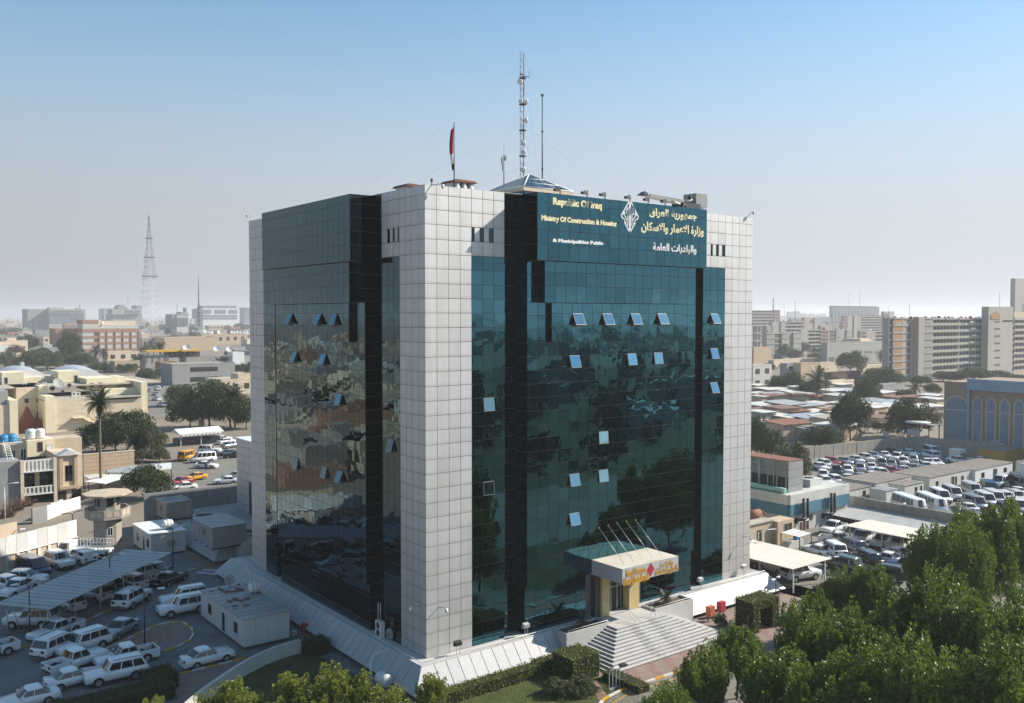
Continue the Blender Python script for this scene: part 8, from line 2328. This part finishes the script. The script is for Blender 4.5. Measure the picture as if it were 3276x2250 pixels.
MARKS = [(60, 'at the left frame'), (150, 'left of the mosque dome'), (215, 'below the concrete grid block'), (270, 'left of the striped block'), (340, 'behind the striped block'), (420, 'left of the big mast'), (500, 'at the foot of the big mast'), (580, 'by the rib fronted block'), (650, 'under the second mast'), (720, 'below the long white block'), (800, 'at the office corner'), (2480, 'by the brick chimney'), (2600, 'below the hazy towers'), (2750, 'left of the dark block'), (2900, 'right of the dark block'), (3100, 'behind the numbered block'), (3400, 'at the right frame')]
def near_mark(px):
 return next(n for x, n in MARKS if px <= x)
def lowhouse(px, py, side):
 p = at(px, py)
 m, cn = g.choice(HM)
 s = g.uniform(.8, 1.4)
 w, d, h = 12*s, 14*s, g.choice([3.6, 6.6, 6.8, 7.2, 9.6])
 t = thing('house', '%s %s storey house %s, %s' % (cn, 'one' if h < 4 else 'two' if h < 8 else 'three', 'near the skyline' if py < 1033 else 'half way out' if py < 1055 else 'among nearer roofs', near_mark(px)), 'house', p, g.uniform(-.2, .2), 'low houses of the far city')
 mb = MB(); mb.box(-w/2, -d/2, 0, w/2, d/2, h); mb.build('wall', m, t, False)
 mb = MB(); mb.box(-w/2 - .1, -d/2 - .1, h, w/2 + .1, -d/2 + .2, h + .8); mb.box(-w/2 - .1, -d/2 + .2, h, -w/2 + .2, d/2, h + .8); mb.box(w/2 - .2, -d/2 + .2, h, w/2 + .1, d/2, h + .8); mb.box(-w*.3, 0, h, w*.1, d*.3, h + 2.4)
 mb.build('roof', m, t, False)
 for j in range(3):
  for fl in range(int(h/3.2)):
   mb = MB(); u = lerp(-w/2, w/2, (j + .3)/3); mb.box(u, -d/2 - .05, fl*3.2 + 1, u + w*.14, -d/2 + .05, fl*3.2 + 2.3); mb.build('window', M_APTD, t, False)
for i in range(64):
 lowhouse(g.uniform(0, 790), 1022 + 70*g.random()**1.6, 'left')
for i in range(22):
 lowhouse(g.uniform(0, 540), g.uniform(1088, 1150), 'left')
for i in range(12):
 lowhouse(g.uniform(2420, 2820), g.uniform(1045, 1120), 'right')
for i in range(30):
 lowhouse(g.uniform(2420, 3270), 1021 + 14*g.random(), 'right')
def mass(name, label, spots, seed):
 g = random.Random(seed)
 mbs = [MB() for _ in HM]
 for x, y in spots:
  j = g.randrange(len(HM)); mb = mbs[j]
  w, d, h = g.uniform(9, 17), g.uniform(9, 17), g.choice([3.5, 6.5, 7, 7.5, 10])
  mb.obox(x, y, G, G + h, w, d, g.uniform(-.3, .3), j)
  mb.obox(x + g.uniform(-2, 2), y, G + h, G + h + g.uniform(1, 2.6), w*.35, d*.35, 0, j)
 al = MB()
 for mb in mbs:
  k = len(al.v); al.v += mb.v; al.f += [tuple(k + a for a in f) for f in mb.f]; al.m += mb.m; al.s += mb.s
 tag(al.build(name, [m for m, _ in HM]), label, None, None, 'stuff')
sp = []
for i in range(1500):
 px = g.uniform(-60, 800) if i % 3 else g.uniform(2400, 3330)
 p = at(px, 1014.5 + 40*g.random()**2.2)
 sp.append((p.x, p.y))
for i in range(520):
 p = at(g.uniform(790, 2420), 1016 + 130*g.random()**1.6)
 sp.append((p.x, p.y))
mass('far_city', 'mass of low flat roofs running to the hazy skyline', sp, 3)
sp = []
for i in range(420):          # the quarters that the mirror glass looks at
 if i % 2:
  sp.append((g.uniform(-420, -48), g.uniform(95, 800)))
 else:
  sp.append((g.uniform(30, 900), g.uniform(-900, -95)))
for i in range(70):
 y = g.uniform(62, 330)
 sp.append((40 - (y + 63)*g.uniform(.40, .64) - 4, y))
mass('facing_city', 'low houses facing the office block, seen in its mirror glass', [s for s in sp if not (-33 < math.degrees(math.atan2(s[1] - CAM.y, s[0] - CAM.x)) - 52.4 < 33)], 9)
def treemass(name, label, spots, seed):
 g = np.random.default_rng(seed)
 vs = []
 base = []
 for me in CROWN['far']:
  a = np.empty(len(me.vertices)*3); me.vertices.foreach_get('co', a); base.append(a.reshape(-1, 3))
 for i, (x, y) in enumerate(spots):
  b = base[i % 3]; s = g.uniform(.7, 1.5); an = g.uniform(0, 6.28)
  R = np.array([[math.cos(an), -math.sin(an), 0], [math.sin(an), math.cos(an), 0], [0, 0, 1]])
  vs.append((b @ R.T)*np.array([s, s, s*1.1]) + np.array([x, y, G + .4]))
 v = np.concatenate(vs); n = len(v)//4
 me = bpy.data.meshes.new(name)
 me.vertices.add(len(v)); me.loops.add(len(v)); me.polygons.add(n)
 me.vertices.foreach_set('co', v.ravel()); me.loops.foreach_set('vertex_index', np.arange(len(v), dtype=np.int32))
 me.polygons.foreach_set('loop_start', np.arange(0, len(v), 4, dtype=np.int32)); me.polygons.foreach_set('loop_total', np.full(n, 4, dtype=np.int32))
 me.materials.append(M_LEAFD); me.update(calc_edges=True)
 tag(put(name, me), label, None, None, 'stuff')
sp = []
for i in range(330):
 p = at(g.uniform(0, 800) if i % 3 else g.uniform(2420, 3270), 1018 + 42*g.random()**1.5)
 sp.append((p.x, p.y))
for i in range(110):
 p = at(g.uniform(790, 2420), 1020 + 110*g.random()**1.4)
 sp.append((p.x, p.y))
treemass('far_trees', 'dark tree tops scattered through the far city', sp, 2)
sp = [(g.uniform(-260, -45), g.uniform(70, 400)) if i % 3 == 0 else (g.uniform(25, 340), g.uniform(-320, -70)) for i in range(170)]
treemass('facing_trees', 'dark trees facing the office block, seen in its mirror glass', [s for s in sp if not (-33 < math.degrees(math.atan2(s[1] - CAM.y, s[0] - CAM.x)) - 52.4 < 33)], 6)
sheet('added_dark_lawn', [V3((-20, -62, 0)), V3((420, -66, 0)), V3((420, -330, 0)), V3((-20, -330, 0))], .018, M_LAWN)  # unseen lawn sheet added to darken the lower reflections in the front glass
sheet('facing_road', [V3((-60, -30, 0)), V3((400, -36, 0)), V3((400, -60, 0)), V3((-60, -52, 0))], .022, M_ASPH2)
# ------------------------------------------------------------------ on the office roof
sk = thing('skylight_lantern', 'glazed pyramid lantern with metal hipped roof on the office roof', 'skylight', (21.9, 13.9, 37.9))
cx, cy, hw = 21.7, 13.7, 3.35
mb = MB(); mb.box(cx - hw + .35, cy - hw + .35, 37.9, cx + hw - .35, cy + hw - .35, 41.0); mb.build('drum', M_DARK, sk)
for s in range(2):
 for k in range(6):
  a0, a1 = -hw + .3 + (2*hw - .6)*k/6, -hw + .3 + (2*hw - .6)*(k + 1)/6
  mb = MB(); mb2 = MB()
  if s == 0:
   mb.box(cx + a0 + .06, cy - hw + .28, 38.2, cx + a1 - .06, cy - hw + .34, 40.85); mb2.box(cx + a0 - .05, cy - hw + .25, 38, cx + a0 + .05, cy - hw + .34, 40.9)
  else:
   mb.box(cx - hw + .28, cy + a0 + .06, 38.2, cx - hw + .34, cy + a1 - .06, 40.85); mb2.box(cx - hw + .25, cy + a0 - .05, 38, cx - hw + .34, cy + a0 + .05, 40.9)
  mb.build('pane', M_GLASS, sk); mb2.build('mullion', M_PANEL, sk)
mb = MB(); mb.box(cx - hw, cy - hw, 40.9, cx + hw, cy + hw, 41.3); mb.build('fascia', M_BEIGE, sk)
ap_ = (cx, cy, 43.2)
cs = [(cx - hw, cy - hw, 41.32), (cx + hw, cy - hw, 41.32), (cx + hw, cy + hw, 41.32), (cx - hw, cy + hw, 41.32)]
M_LANT = glass_mat('lantern glass', (.20, .22, .24), .004, rough=.25)
for i in range(4):
 A, B, T = V3(cs[i]), V3(cs[(i + 1) % 4]), V3(ap_)
 if i == 3:
  for k in range(7):
   mb = MB(); f0, f1 = k/7, (k + 1)/7
   mb.face([A.lerp(B, f0), A.lerp(B, f1 - .01), T.lerp(A.lerp(B, f1), .04), T.lerp(A.lerp(B, f0), .04)]); mb.build('roof_sheet', M_SHEET, sk)
  continue
 for r in range(3):
  for k in range(2*(3 - r)):
   w0, w1 = r/3, (r + 1)/3
   n_ = 2*(3 - r)
   P = lambda u, w: A.lerp(B, u).lerp(T, w)
   mb = MB(); mb.face([P(k/n_ + .008, w0 + .01), P((k + 1)/n_ - .008, w0 + .01), P((k + 1)/n_ - .008, w1 - .01), P(k/n_ + .008, w1 - .01)]); mb.build('pane', M_LANT, sk)
mb = MB()
for i in range(4):
 A, B, T = V3(cs[i]), V3(cs[(i + 1) % 4]), V3(ap_)
 mb.tube([A, T], .07, 4); mb.tube([A, B], .05, 4)
 if i != 3:
  for w in (1/3, 2/3):
   mb.tube([A.lerp(T, w), B.lerp(T, w)], .04, 4)
  for u in (1/3, 2/3):
   mb.tube([A.lerp(B, u), A.lerp(B, u).lerp(T, .66)], .04, 4)
mb.build('glazing_bar', M_WHITE, sk)
mx, my, z0, z1 = on(*k2('T', 343, 700), 1, 18.2).x, 18.2, 37.9, on(*k2('T', 345, 137), 1, 18.2).z
lm = thing('lattice_mast', 'slim red and white lattice mast with round dishes on the office roof', 'mast', (mx, my, z0))
M_MR, M_MW = mat('mast red', (.22, .10, .09), .6, .1, 2), mat('mast grey', (.42, .43, .46), .5, .1, 2)
nb, w = 24, .27
for k in range(nb):
 a, b = lerp(z0, z1, k/nb), lerp(z0, z1, (k + 1)/nb)
 mb = MB()
 P = lambda j, z: (mx + w*math.cos(j*2*PI/3 + .5), my + w*math.sin(j*2*PI/3 + .5), z)
 for j in range(3):
  mb.tube([P(j, a), P(j, b)], .035, 4); mb.tube([P(j, a), P(j + 1, (a + b)/2)], .018, 3); mb.tube([P(j + 1, (a + b)/2), P(j, b)], .018, 3); mb.tube([P(j, b), P(j + 1, b)], .018, 3)
 mb.build('lattice_bay', M_MR if (k//3) % 2 == 0 else M_MW, lm)
for x, y, r, sgn, lab in ((328, 325, .5, -1, 'uppermost dish'), (332, 449, .4, -1, 'second level left dish'), (366, 449, .48, 1, 'second level right dish'), (365, 570, .48, 1, 'lone dish in the middle'), (347, 717, .48, 0, 'third dish from the bottom'), (347, 771, .48, 0, 'second dish from the bottom'), (346, 884, .48, 0, 'lowest dish')):
 q = on(*k2('T', x, y), 1, my - .45)
 t = thing('mast_dish', lab + ' on the roof lattice mast', 'dish', q, 0, 'drum dishes on the roof mast')
 d = V3((-.5, -.85, 0)).normalized() if sgn == 0 else V3((.75*sgn, -.66, 0)).normalized()
 u = V3((-d.y, d.x, 0)); rings = []
 for rr, o in ((.05, -.16), (.7, -.12), (1, .0), (1, .16), (.85, .2), (.05, .22)):
  rings.append([q + d*o + (u*math.cos(a) + V3((0, 0, 1))*math.sin(a))*r*.62*rr for a in np.linspace(0, 2*PI, 15)[:-1]])
 mb = MB(); mb.loft(rings, 0, True); mb.build('drum', M_WHITE, t)
 mb = MB(); mb.tube([q - d*.15, (mx, my, q.z)], .05, 5); mb.build('bracket', M_DKSTEEL, t)
mb = MB()
for y in (300, 468, 634, 798):
 z = on(*k2('T', 343, y), 1, my).z; mb.lathe([(.42, -.04), (.42, .05)], 8, (mx, my, z))
mb.build('collar', M_DKSTEEL, lm)
mb = MB(); z = on(*k2('T', 343, 290), 1, my).z
mb.tube([(mx, my, z), (mx + .7, my - .3, z), (mx + .7, my - .3, z + .7)], .05, 5); mb.tube([(mx, my, z + .2), (mx - .5, my - .2, z + .2), (mx - .5, my - .2, z + .6)], .05, 5); mb.build('antenna_arm', M_DKSTEEL, lm)
for i, (ex, ey) in enumerate(((3, 8), (5, 30), (38, 30), (32, 4))):
 for j, f in enumerate((.35, .6, .95)):
  mb = MB(); mb.tube([(mx, my, lerp(z0, z1, f)), (lerp(mx, ex, .75 + .1*j), lerp(my, ey, .75 + .1*j), 38.8)], .005, 3); mb.build('guy_wire', M_DKSTEEL, lm)
def rod(name, label, cat, k, x, yb, yt, Y, r, m, r2=None):
 p0, p1 = on(*k2(k, x, yb), 1, Y), on(*k2(k, x, yt), 1, Y)
 t = thing(name, label, cat, (p0.x, p0.y, 37.9))
 mb = MB(); mb.tube([(p0.x, p0.y, 37.9), p1], [r, r2 or r*.6], 6); mb.build('pole', m, t)
 return t, p0, p1
t, p0, p1 = rod('roof_pole', 'tall plain dark pole right of the lattice mast', 'pole', 'T', 469, 940, 402, 15.5, .09, M_DKSTEEL)
mb = MB(); mb.box(p1.x - .12, p1.y - .12, p1.z - .25, p1.x + .12, p1.y + .12, p1.z); mb.build('top_lamp', M_DKSTEEL, t)
for y in (640, 880):
 z = on(*k2('T', 469, y), 1, 15.5).z; mb = MB(); mb.lathe([(.13, -.1), (.13, .1)], 6, (p0.x, p0.y, z)); mb.build('clamp', M_DKSTEEL, t)
t, p0, p1 = rod('antenna', 'short antenna pole with panel aerials left of the lattice mast', 'antenna', 'T', 224, 960, 790, 15, .08, M_DKSTEEL)
for dx, dz, hh in ((-.35, -1.0, .7), (-.2, -1.7, 1.0), (.12, -.6, .5)):
 mb = MB(); mb.box(p1.x + dx - .08, p1.y - .2, p1.z + dz, p1.x + dx + .08, p1.y - .05, p1.z + dz + hh); mb.build('aerial', M_CONC2, t)
mb = MB(); mb.tube([p1, p1 + V3((0, 0, 1.1))], .02, 4); mb.build('whip', M_DKSTEEL, t)
t, p0, p1 = rod('flag_mast', 'thin flag mast on the near corner of the office roof', 'flagpole', 'T', -92, 950, 580, 4.0, .06, M_DKSTEEL)
fp = on(1453, 575, 1, 4.0); ft = on(1453, 392, 1, 4.0)
for o in list(t.children):
 bpy.data.objects.remove(o)
t.location = (fp.x, 4.0, 38.0)
mb = MB(); mb.tube([(fp.x, 4, 38.0), (fp.x, 4, ft.z)], [.06, .04], 6); mb.build('pole', M_DKSTEEL, t)
fl = thing('flag', 'limp red white and black flag hanging from the roof mast', 'flag', (fp.x, 4, ft.z))
zt, zb = on(1453, 408, 1, 4).z, on(1453, 540, 1, 4).z
hh = zt - zb
for i, (f0, f1, m) in enumerate(((0, .62, mat('flag red', (.45, .015, .04), .8, .08, 2)), (.62, .86, mat('flag white', (.7, .7, .7), .8, .05, 2)), (.86, 1.0, mat('flag black', (.015, .015, .018), .8, .1, 2)))):
 mb = MB()
 def ff(u, v):
  q = lerp(f0, f1, v)
  wdt = .62*(.35 + .9*math.sin(PI*min(1, q*.9 + .1)))*.6
  return (fp.x - .05 - u*wdt, 4 + .10*math.sin(u*9 + q*2), zt - q*hh - u*.25)
 mb.grid(ff, 10, 5); mb.build('stripe', m, fl)
def roofshed(label, k, xl, yt, xr, yb, Y):
 a, b, q0, q1 = rect(k, xl, yt, xr, yb, Y)
 t = thing('roof_shed', label, 'shed', ((a + b)/2, Y, 38.0))
 mb = MB(); mb.box(a + .2, Y + .1, 37.9, b - .2, Y + 1.6, q0 + .05); mb.build('wall', M_WKERB, t)
 for f in (.2, .5, .8):
  x = lerp(a, b, f); mb = MB(); mb.lathe([(.28, 37.9), (.28, q0 + .02)], 8, (x, Y - .1, 0)); mb.build('tank', M_TANK, t)
 mb = MB(); mb.hexa([(a, Y - .5, q0 + .05), (b, Y - .5, q0 + .05), (b, Y + 2, q0 + .05), (a, Y + 2, q0 + .05), (a + .3, Y - .5, q1), (b - .3, Y - .5, q1 - .05), (b - .3, Y + 2, q1), (a + .3, Y + 2, q1)]); mb.build('roof', M_RUST, t)
K8 = (1280, 560, 4.2); CROP['K'] = K8
roofshed('small rust roofed shelter over white drums on the office roof', 'K', 690, 75, 1000, 118, 6.0)
roofshed('small rust roofed shelter at the left edge of the office roof', 'K', 40, 128, 280, 172, 7.5)
q = on(*k2('K', 425, 110), 1, 1.2)
dish('upturned dish shell at the near roof corner', q.x, q.y, 37.75, .5, -2.2, m=M_CABIN)
sr = thing('siren', 'small siren lamp above the dish at the near roof corner', 'siren', q)
mb = MB(); mb.tube([(q.x, q.y, 38.6), (q.x, q.y, 39.25)], .04, 5); mb.build('pole', M_DKSTEEL, sr)
mb = MB(); mb.lathe([(.08, 0), (.12, .08), (.12, .24), (.06, .32)], 8, (q.x, q.y, 39.2)); mb.build('head', M_RUST, sr)
def camera(label, p, d, drop=.25, wall=True):
 t = thing('security_camera', label, 'security camera', p, 0, 'security cameras')
 d = V3(d).normalized()
 mb = MB(); mb.tube([p, p + d*.75 + V3((0, 0, .12)), p + d*.95 + V3((0, 0, 0))], .035, 5); mb.build('arm', M_STEEL, t)
 e = p + d*.95
 mb = MB(); mb.lathe([(.0, .1), (.10, .08), (.13, -.04), (.12, -.2), (.04, -.28), (0, -.29)], 10, e); mb.build('housing', M_WHITE, t)
camera('white dome camera on the sunlit near pier', on(1280 + 350/2.8, 1680 + 735/2.8, 1, 0), (.1, -1, 0))
camera('white dome camera on the shaded side of the near pier', on(1280 + 180/2.8, 1680 + 725/2.8, 0, 0), (-1, 0, 0))
camera('white dome camera on the sunlit far right pier', on(*k2('S', 1800, 180), 1, 0), (.2, -1, 0))
camera('camera on a thin arm at the far right roof corner', on(*k2('U', 1800, 398), 1, 0), (.75, -.4, .6))
camera('camera on a thin arm at the far left roof corner', on(780 + 125/4.2, 560 + 600/4.2, 0, 0), (-.5, .8, .6))
camera('camera below the near roof corner', on(*k2('K', 415, 140), 1, 0), (.8, -.6, .0))
for i, (x, y) in enumerate(((2075, 275), (0, 0), (0, 0))[:1]):
 pass
for i, (tx, ty) in enumerate(((560, 1048), (735, 1072), (850, 1085), (1010, 1098), (1130, 1112), (1240, 1122), (1370, 1135))):
 a = on(*k2('T', tx, ty), 1, -2.6)
 t = thing('sign_lamp', ('first', 'second', 'third', 'fourth', 'fifth', 'sixth', 'seventh')[i] + ' dark flood lamp from the left on the sign edge', 'flood lamp', (a.x, -2.1, 38.8), 0, 'flood lamps over the sign')
 mb = MB(); mb.tube([(a.x + .9, -2.0, 38.75), (a.x + .7, -2.3, 39.30), (a.x, -2.65, 39.15)], .05, 5); mb.build('arm', M_DKSTEEL, t)
 mb = MB(); mb.hexa([(a.x - .3, -2.85, 38.82), (a.x + .3, -2.85, 38.82), (a.x + .3, -2.45, 38.92), (a.x - .3, -2.45, 38.92), (a.x - .26, -2.8, 39.08), (a.x + .26, -2.8, 39.08), (a.x + .26, -2.5, 39.14), (a.x - .26, -2.5, 39.14)]); mb.build('head', M_BLACK, t)
for i, (px, py, lab) in enumerate(((1280 + 520/2.8, 1680 + 1165/2.8, 'black flood lamp on two legs before the near pier'), (1280 + 1130/2.8, 1680 + 1000/2.8, 'pale flood lamp before the dark recess left of the entrance'), (1700 + 1440/2.66, 1650 + 625/2.66, 'flood lamp right of the entrance before the dark recess'), (1700 + 1812/2.66, 1650 + 510/2.66, 'flood lamp before the right pier'))):
 q = at(px, py, .05)
 t = thing('flood_lamp', lab, 'flood lamp', q, 0, 'podium flood lamps')
 for s in (-.15, .15):
  mb = MB(); mb.tube([(q.x + s, q.y, .0), (q.x + s, q.y, .85)], .03, 4); mb.build('leg', M_STEEL, t)
 mb = MB(); mb.hexa([(q.x - .35, q.y - .1, .85), (q.x + .35, q.y - .1, .85), (q.x + .35, q.y + .25, .8), (q.x - .35, q.y + .25, .8), (q.x - .3, q.y - .15, 1.15), (q.x + .3, q.y - .15, 1.15), (q.x + .3, q.y + .2, 1.25), (q.x - .3, q.y + .2, 1.25)]); mb.build('head', M_BLACK if i == 0 else M_STEEL, t)
cr_ = thing('facade_crane', 'grey facade access crane with long jib and counterweight on the roof edge', 'crane', (31.5, -.5, 38.8))
M_CRG = mat('crane grey', (.33, .325, .31), .6, .15, 2, stain=(.15, .14, .13), stain_amt=.6)
YC = -.6
U = lambda x, y: on(*k2('U', x, y), 1, YC)
a, b = U(1175, 268), U(1268, 95)
mb = MB(); mb.box(a.x - .6, YC, a.z, b.x + .05, YC + 1.7, b.z); mb.build('counterweight', M_CRG, cr_)
a, b = U(935, 250), U(1180, 180)
mb = MB(); mb.box(a.x, YC - .1, a.z - .15, b.x - .1, YC + 1.4, a.z + .35); mb.build('turntable', M_DKSTEEL, cr_)
p = [U(500, 105), U(800, 165), U(960, 200)]
mb = MB()
for s in (0, .5):
 q = [v + V3((0, s, 0)) for v in p]
 mb.hexa([q[0] + V3((0, 0, -.17)), q[2] + V3((0, 0, -.25)), q[2] + V3((0, .12, -.25)), q[0] + V3((0, .12, -.17)), q[0] + V3((0, 0, .15)), q[2] + V3((0, 0, .25)), q[2] + V3((0, .12, .25)), q[0] + V3((0, .12, .15))])
mb.build('jib', M_CRG, cr_)
mb = MB(); mb.tube([U(800, 190), U(905, 225)], .1, 6); mb.tube([U(960, 180) + V3((0, .3, 0)), U(1085, 165) + V3((0, .3, 0))], .18, 6); mb.build('ram', M_STEEL, cr_)
a = U(450, 85)
mb = MB(); mb.box(a.x - .2, YC + .1, a.z - .16, a.x + .35, YC + .6, a.z + .16); mb.build('head', M_DKSTEEL, cr_)
mb = MB(); mb.hexa([U(385, 105), U(440, 70), U(440, 70) + V3((0, .6, 0)), U(385, 105) + V3((0, .6, 0)), U(400, 85), U(450, 50), U(450, 50) + V3((0, .6, 0)), U(400, 85) + V3((0, .6, 0))]); mb.build('pulley_guard', M_DKSTEEL, cr_)
mb = MB(); mb.tube([U(470, 130), U(480, 185)], .025, 4); mb.tube([U(1030, 150), U(1045, 130)], .2, 6); mb.build('hanger', M_BLACK, cr_)

# ------------------------------------------------------------------ lattice sided lorry
def lorry():
 f, r = c(3, 610, 245), c(3, 830, 290)
 q = c(3, 780, 275); d = (c(3, 600, 250) - c(3, 940, 262)); d.z = 0; d.normalize()
 t = thing('lorry', 'white flatbed lorry with ornamental lattice sides below the guard tower', 'lorry', q, math.atan2(d.y, d.x))
 t.location.z = G
 mb = MB(); mb.loft([[(x, s*y, z) for s, y, z in ((1, .95, .7), (1, .98, 1.3), (1, .86, 2.15), (-1, .86, 2.15), (-1, .98, 1.3), (-1, .95, .7))] for x in (1.6, 3.0)], 0, False); mb.build('cab', PAINT['white'], t, False)
 mb = MB(); mb.face([(3.02, -.85, 1.35), (3.02, .85, 1.35), (3.02, .75, 2.0), (3.02, -.75, 2.0)]); mb.build('windscreen', M_CARGLASS, t, False)
 for s in (1, -1):
  mb = MB(); mb.face([(1.9, s*.985, 1.35), (2.8, s*.985, 1.35), (2.75, s*.90, 2.0), (1.9, s*.90, 2.0)]); mb.build('side_window', M_CARGLASS, t, False)
  mb = MB(); mb.box(2.96, s*.75 - .15, .9, 3.04, s*.75 + .15, 1.1); mb.build('headlight', M_LAMP, t, False)
  for x in (2.3, -1.7):
   mb = MB(); mb.lathe([(.2, 0), (.4, .02*s), (.42, .1*s), (.42, .22*s), (.25, .24*s)], 12, (x, s*.78, .42), axis='y'); w = mb.build('wheel', M_TYRE, t, False)
   mb = MB(); mb.lathe([(0, 0), (.24, 0)], 10, (x, s*1.03, .42), axis='y'); mb.build('rim', M_RIM, w, False)
  mb = MB()
  for k in range(11):
   x = lerp(-3.1, 1.4, k/10); mb.tube([(x, s*1.05, 1.25), (x, s*1.05, 2.35)], .03, 4)
  for z in (1.35, 1.8, 2.33):
   mb.tube([(-3.1, s*1.05, z), (1.4, s*1.05, z)], .03, 4)
  for k in range(6):
   a0, a1 = lerp(-3.1, 1.4, k/6), lerp(-3.1, 1.4, (k + 1)/6)
   mb.tube([(a0, s*1.06, 1.35), ((a0 + a1)/2, s*1.06, 2.3), (a1, s*1.06, 1.35)], .025, 4)
  mb.build('side_lattice', M_WHITE, t, False)
 mb = MB(); mb.box(-3.1, -1.05, .85, 1.45, 1.05, 1.25); mb.build('flatbed', M_WHITE, t, False)
 mb = MB(); mb.box(-3.0, -.5, .45, 2.8, .5, .85); mb.build('chassis', M_BLACK, t, False)
 mb = MB(); mb.box(-3.16, -.9, .9, -3.1, -.6, 1.1); mb.box(-3.16, .6, .9, -3.1, .9, 1.1); mb.build('tail_light', M_TAIL, t, False)
lorry()

# ------------------------------------------------------------------ people
M_SKIN = mat('skin', (.30, .17, .11), .6, .05, 3)
M_HAIR = mat('dark hair', (.012, .010, .009), .7, .1, 5)
def person(label, p, face, shirt, trousers, walk=.18, phone=False, group=None):
 t = thing('person', label, 'person', p, face, group)
 v = {'pelvis': (0, 0, .95), 'chest': (.01, 0, 1.28), 'neck': (.01, 0, 1.48), 'head0': (.02, 0, 1.56), 'head1': (.04, 0, 1.68), 'crown': (.02, 0, 1.77),
   'lh': (0, .10, .92), 'lk': (walk, .10, .50), 'la': (walk*.6, .10, .09), 'lt': (walk*.6 + .15, .11, .04), 'rh': (0, -.10, .92), 'rk': (-walk*.3, -.10, .49), 'ra': (-walk*1.5, -.10, .10), 'rt': (-walk*1.5 + .14, -.11, .04),
   'ls': (0, .19, 1.42), 'le': (-.06, .25, 1.14), 'lw': (.06, .26, .90), 'lp': (.09, .26, .80), 'rs': (0, -.19, 1.42), 're': (-.02, -.26, 1.15) if not phone else (.08, -.27, 1.18), 'rw': (.12, -.24, .93) if not phone else (.16, -.14, 1.42), 'rp': (.15, -.24, .84) if not phone else (.12, -.09, 1.55)}
 e = [('pelvis', 'chest'), ('chest', 'neck'), ('neck', 'head0'), ('head0', 'head1'), ('head1', 'crown'), ('pelvis', 'lh'), ('lh', 'lk'), ('lk', 'la'), ('la', 'lt'), ('pelvis', 'rh'), ('rh', 'rk'), ('rk', 'ra'), ('ra', 'rt'), ('chest', 'ls'), ('ls', 'le'), ('le', 'lw'), ('lw', 'lp'), ('chest', 'rs'), ('rs', 're'), ('re', 'rw'), ('rw', 'rp')]
 rad = {'pelvis': (.13, .17), 'chest': (.13, .19), 'neck': (.06, .06), 'head0': (.075, .07), 'head1': (.10, .085), 'crown': (.06, .055), 'lh': (.10, .10), 'rh': (.10, .10), 'lk': (.065, .065), 'rk': (.065, .065), 'la': (.042, .042), 'ra': (.042, .042), 'lt': (.045, .03), 'rt': (.045, .03), 'ls': (.07, .07), 'rs': (.07, .07), 'le': (.046, .046), 're': (.046, .046), 'lw': (.034, .034), 'rw': (.034, .034), 'lp': (.038, .022), 'rp': (.038, .022)}
 names = list(v)
 me = bpy.data.meshes.new('body')
 me.from_pydata([v[n] for n in names], [(names.index(a), names.index(b)) for a, b in e], [])
 o = bpy.data.objects.new('body', me); COL.objects.link(o)
 md = o.modifiers.new('skin', 'SKIN'); o.modifiers.new('sub', 'SUBSURF').levels = 1
 for i, n in enumerate(names):
  sv = me.skin_vertices[0].data[i]; sv.radius = rad[n]; sv.use_root = n == 'pelvis'
 dg = bpy.context.evaluated_depsgraph_get()
 nm = bpy.data.meshes.new_from_object(o.evaluated_get(dg))
 bpy.data.objects.remove(o)
 nm.materials.clear()
 for m in (M_SKIN, shirt, trousers, M_BLACK, M_HAIR):
  nm.materials.append(m)
 for f in nm.polygons:
  cc = f.center; z = cc.z
  arm = abs(cc.y) > .21 and z < 1.40
  f.use_smooth = True
  f.material_index = 3 if z < .09 else 2 if (z < .97 and not arm) else (4 if (z > 1.66 and cc.x < .06) or z > 1.73 else 0) if z > 1.47 else (0 if (arm and z < .95) or (phone and cc.y > -.2 and cc.x > .12 and z > 1.3) else 1)
 put('body', nm, t, False)
 mb = MB(); mb.lathe([(.0, .03), (.018, .01), (.024, -.02), (.0, -.03)], 6, (.135, 0, 1.64)); mb.build('nose', M_SKIN, t, False)
 return t
CL = lambda n, c_: mat('cloth ' + n, c_, .9, .1, 6)
person('person in a tan jacket standing on the paving, arm raised to the ear', c('S', 1805, 1075), 2.2, CL('tan', (.34, .22, .12)), CL('khaki', (.25, .18, .11)), .05, True)
person('person in dark clothes walking past the arched topiary', c('S', 1838, 1010), -2.4, CL('dark', (.03, .03, .035)), CL('charcoal', (.04, .04, .045)), .2)
person('person in black standing beside the white street sedan', c(2, 1868, 300), -1.6, CL('black', (.012, .012, .014)), CL('black', (.012, .012, .014)), .08)
person('person in dark clothes at the top of the side street', c(1, 1605, 1165), -1.4, CL('dark', (.03, .03, .035)), CL('charcoal', (.04, .04, .045)), .15)
person('person in a dark red top on the side street', c(1, 1558, 1190), -1.2, CL('wine', (.20, .03, .03)), CL('charcoal', (.04, .04, .045)), .15)
for p in PROTO.values():
 if p['used'] == 0:
  for ch in list(p.children_recursive):
   bpy.data.objects.remove(ch)
  bpy.data.objects.remove(p)
 else:
  del p['used']
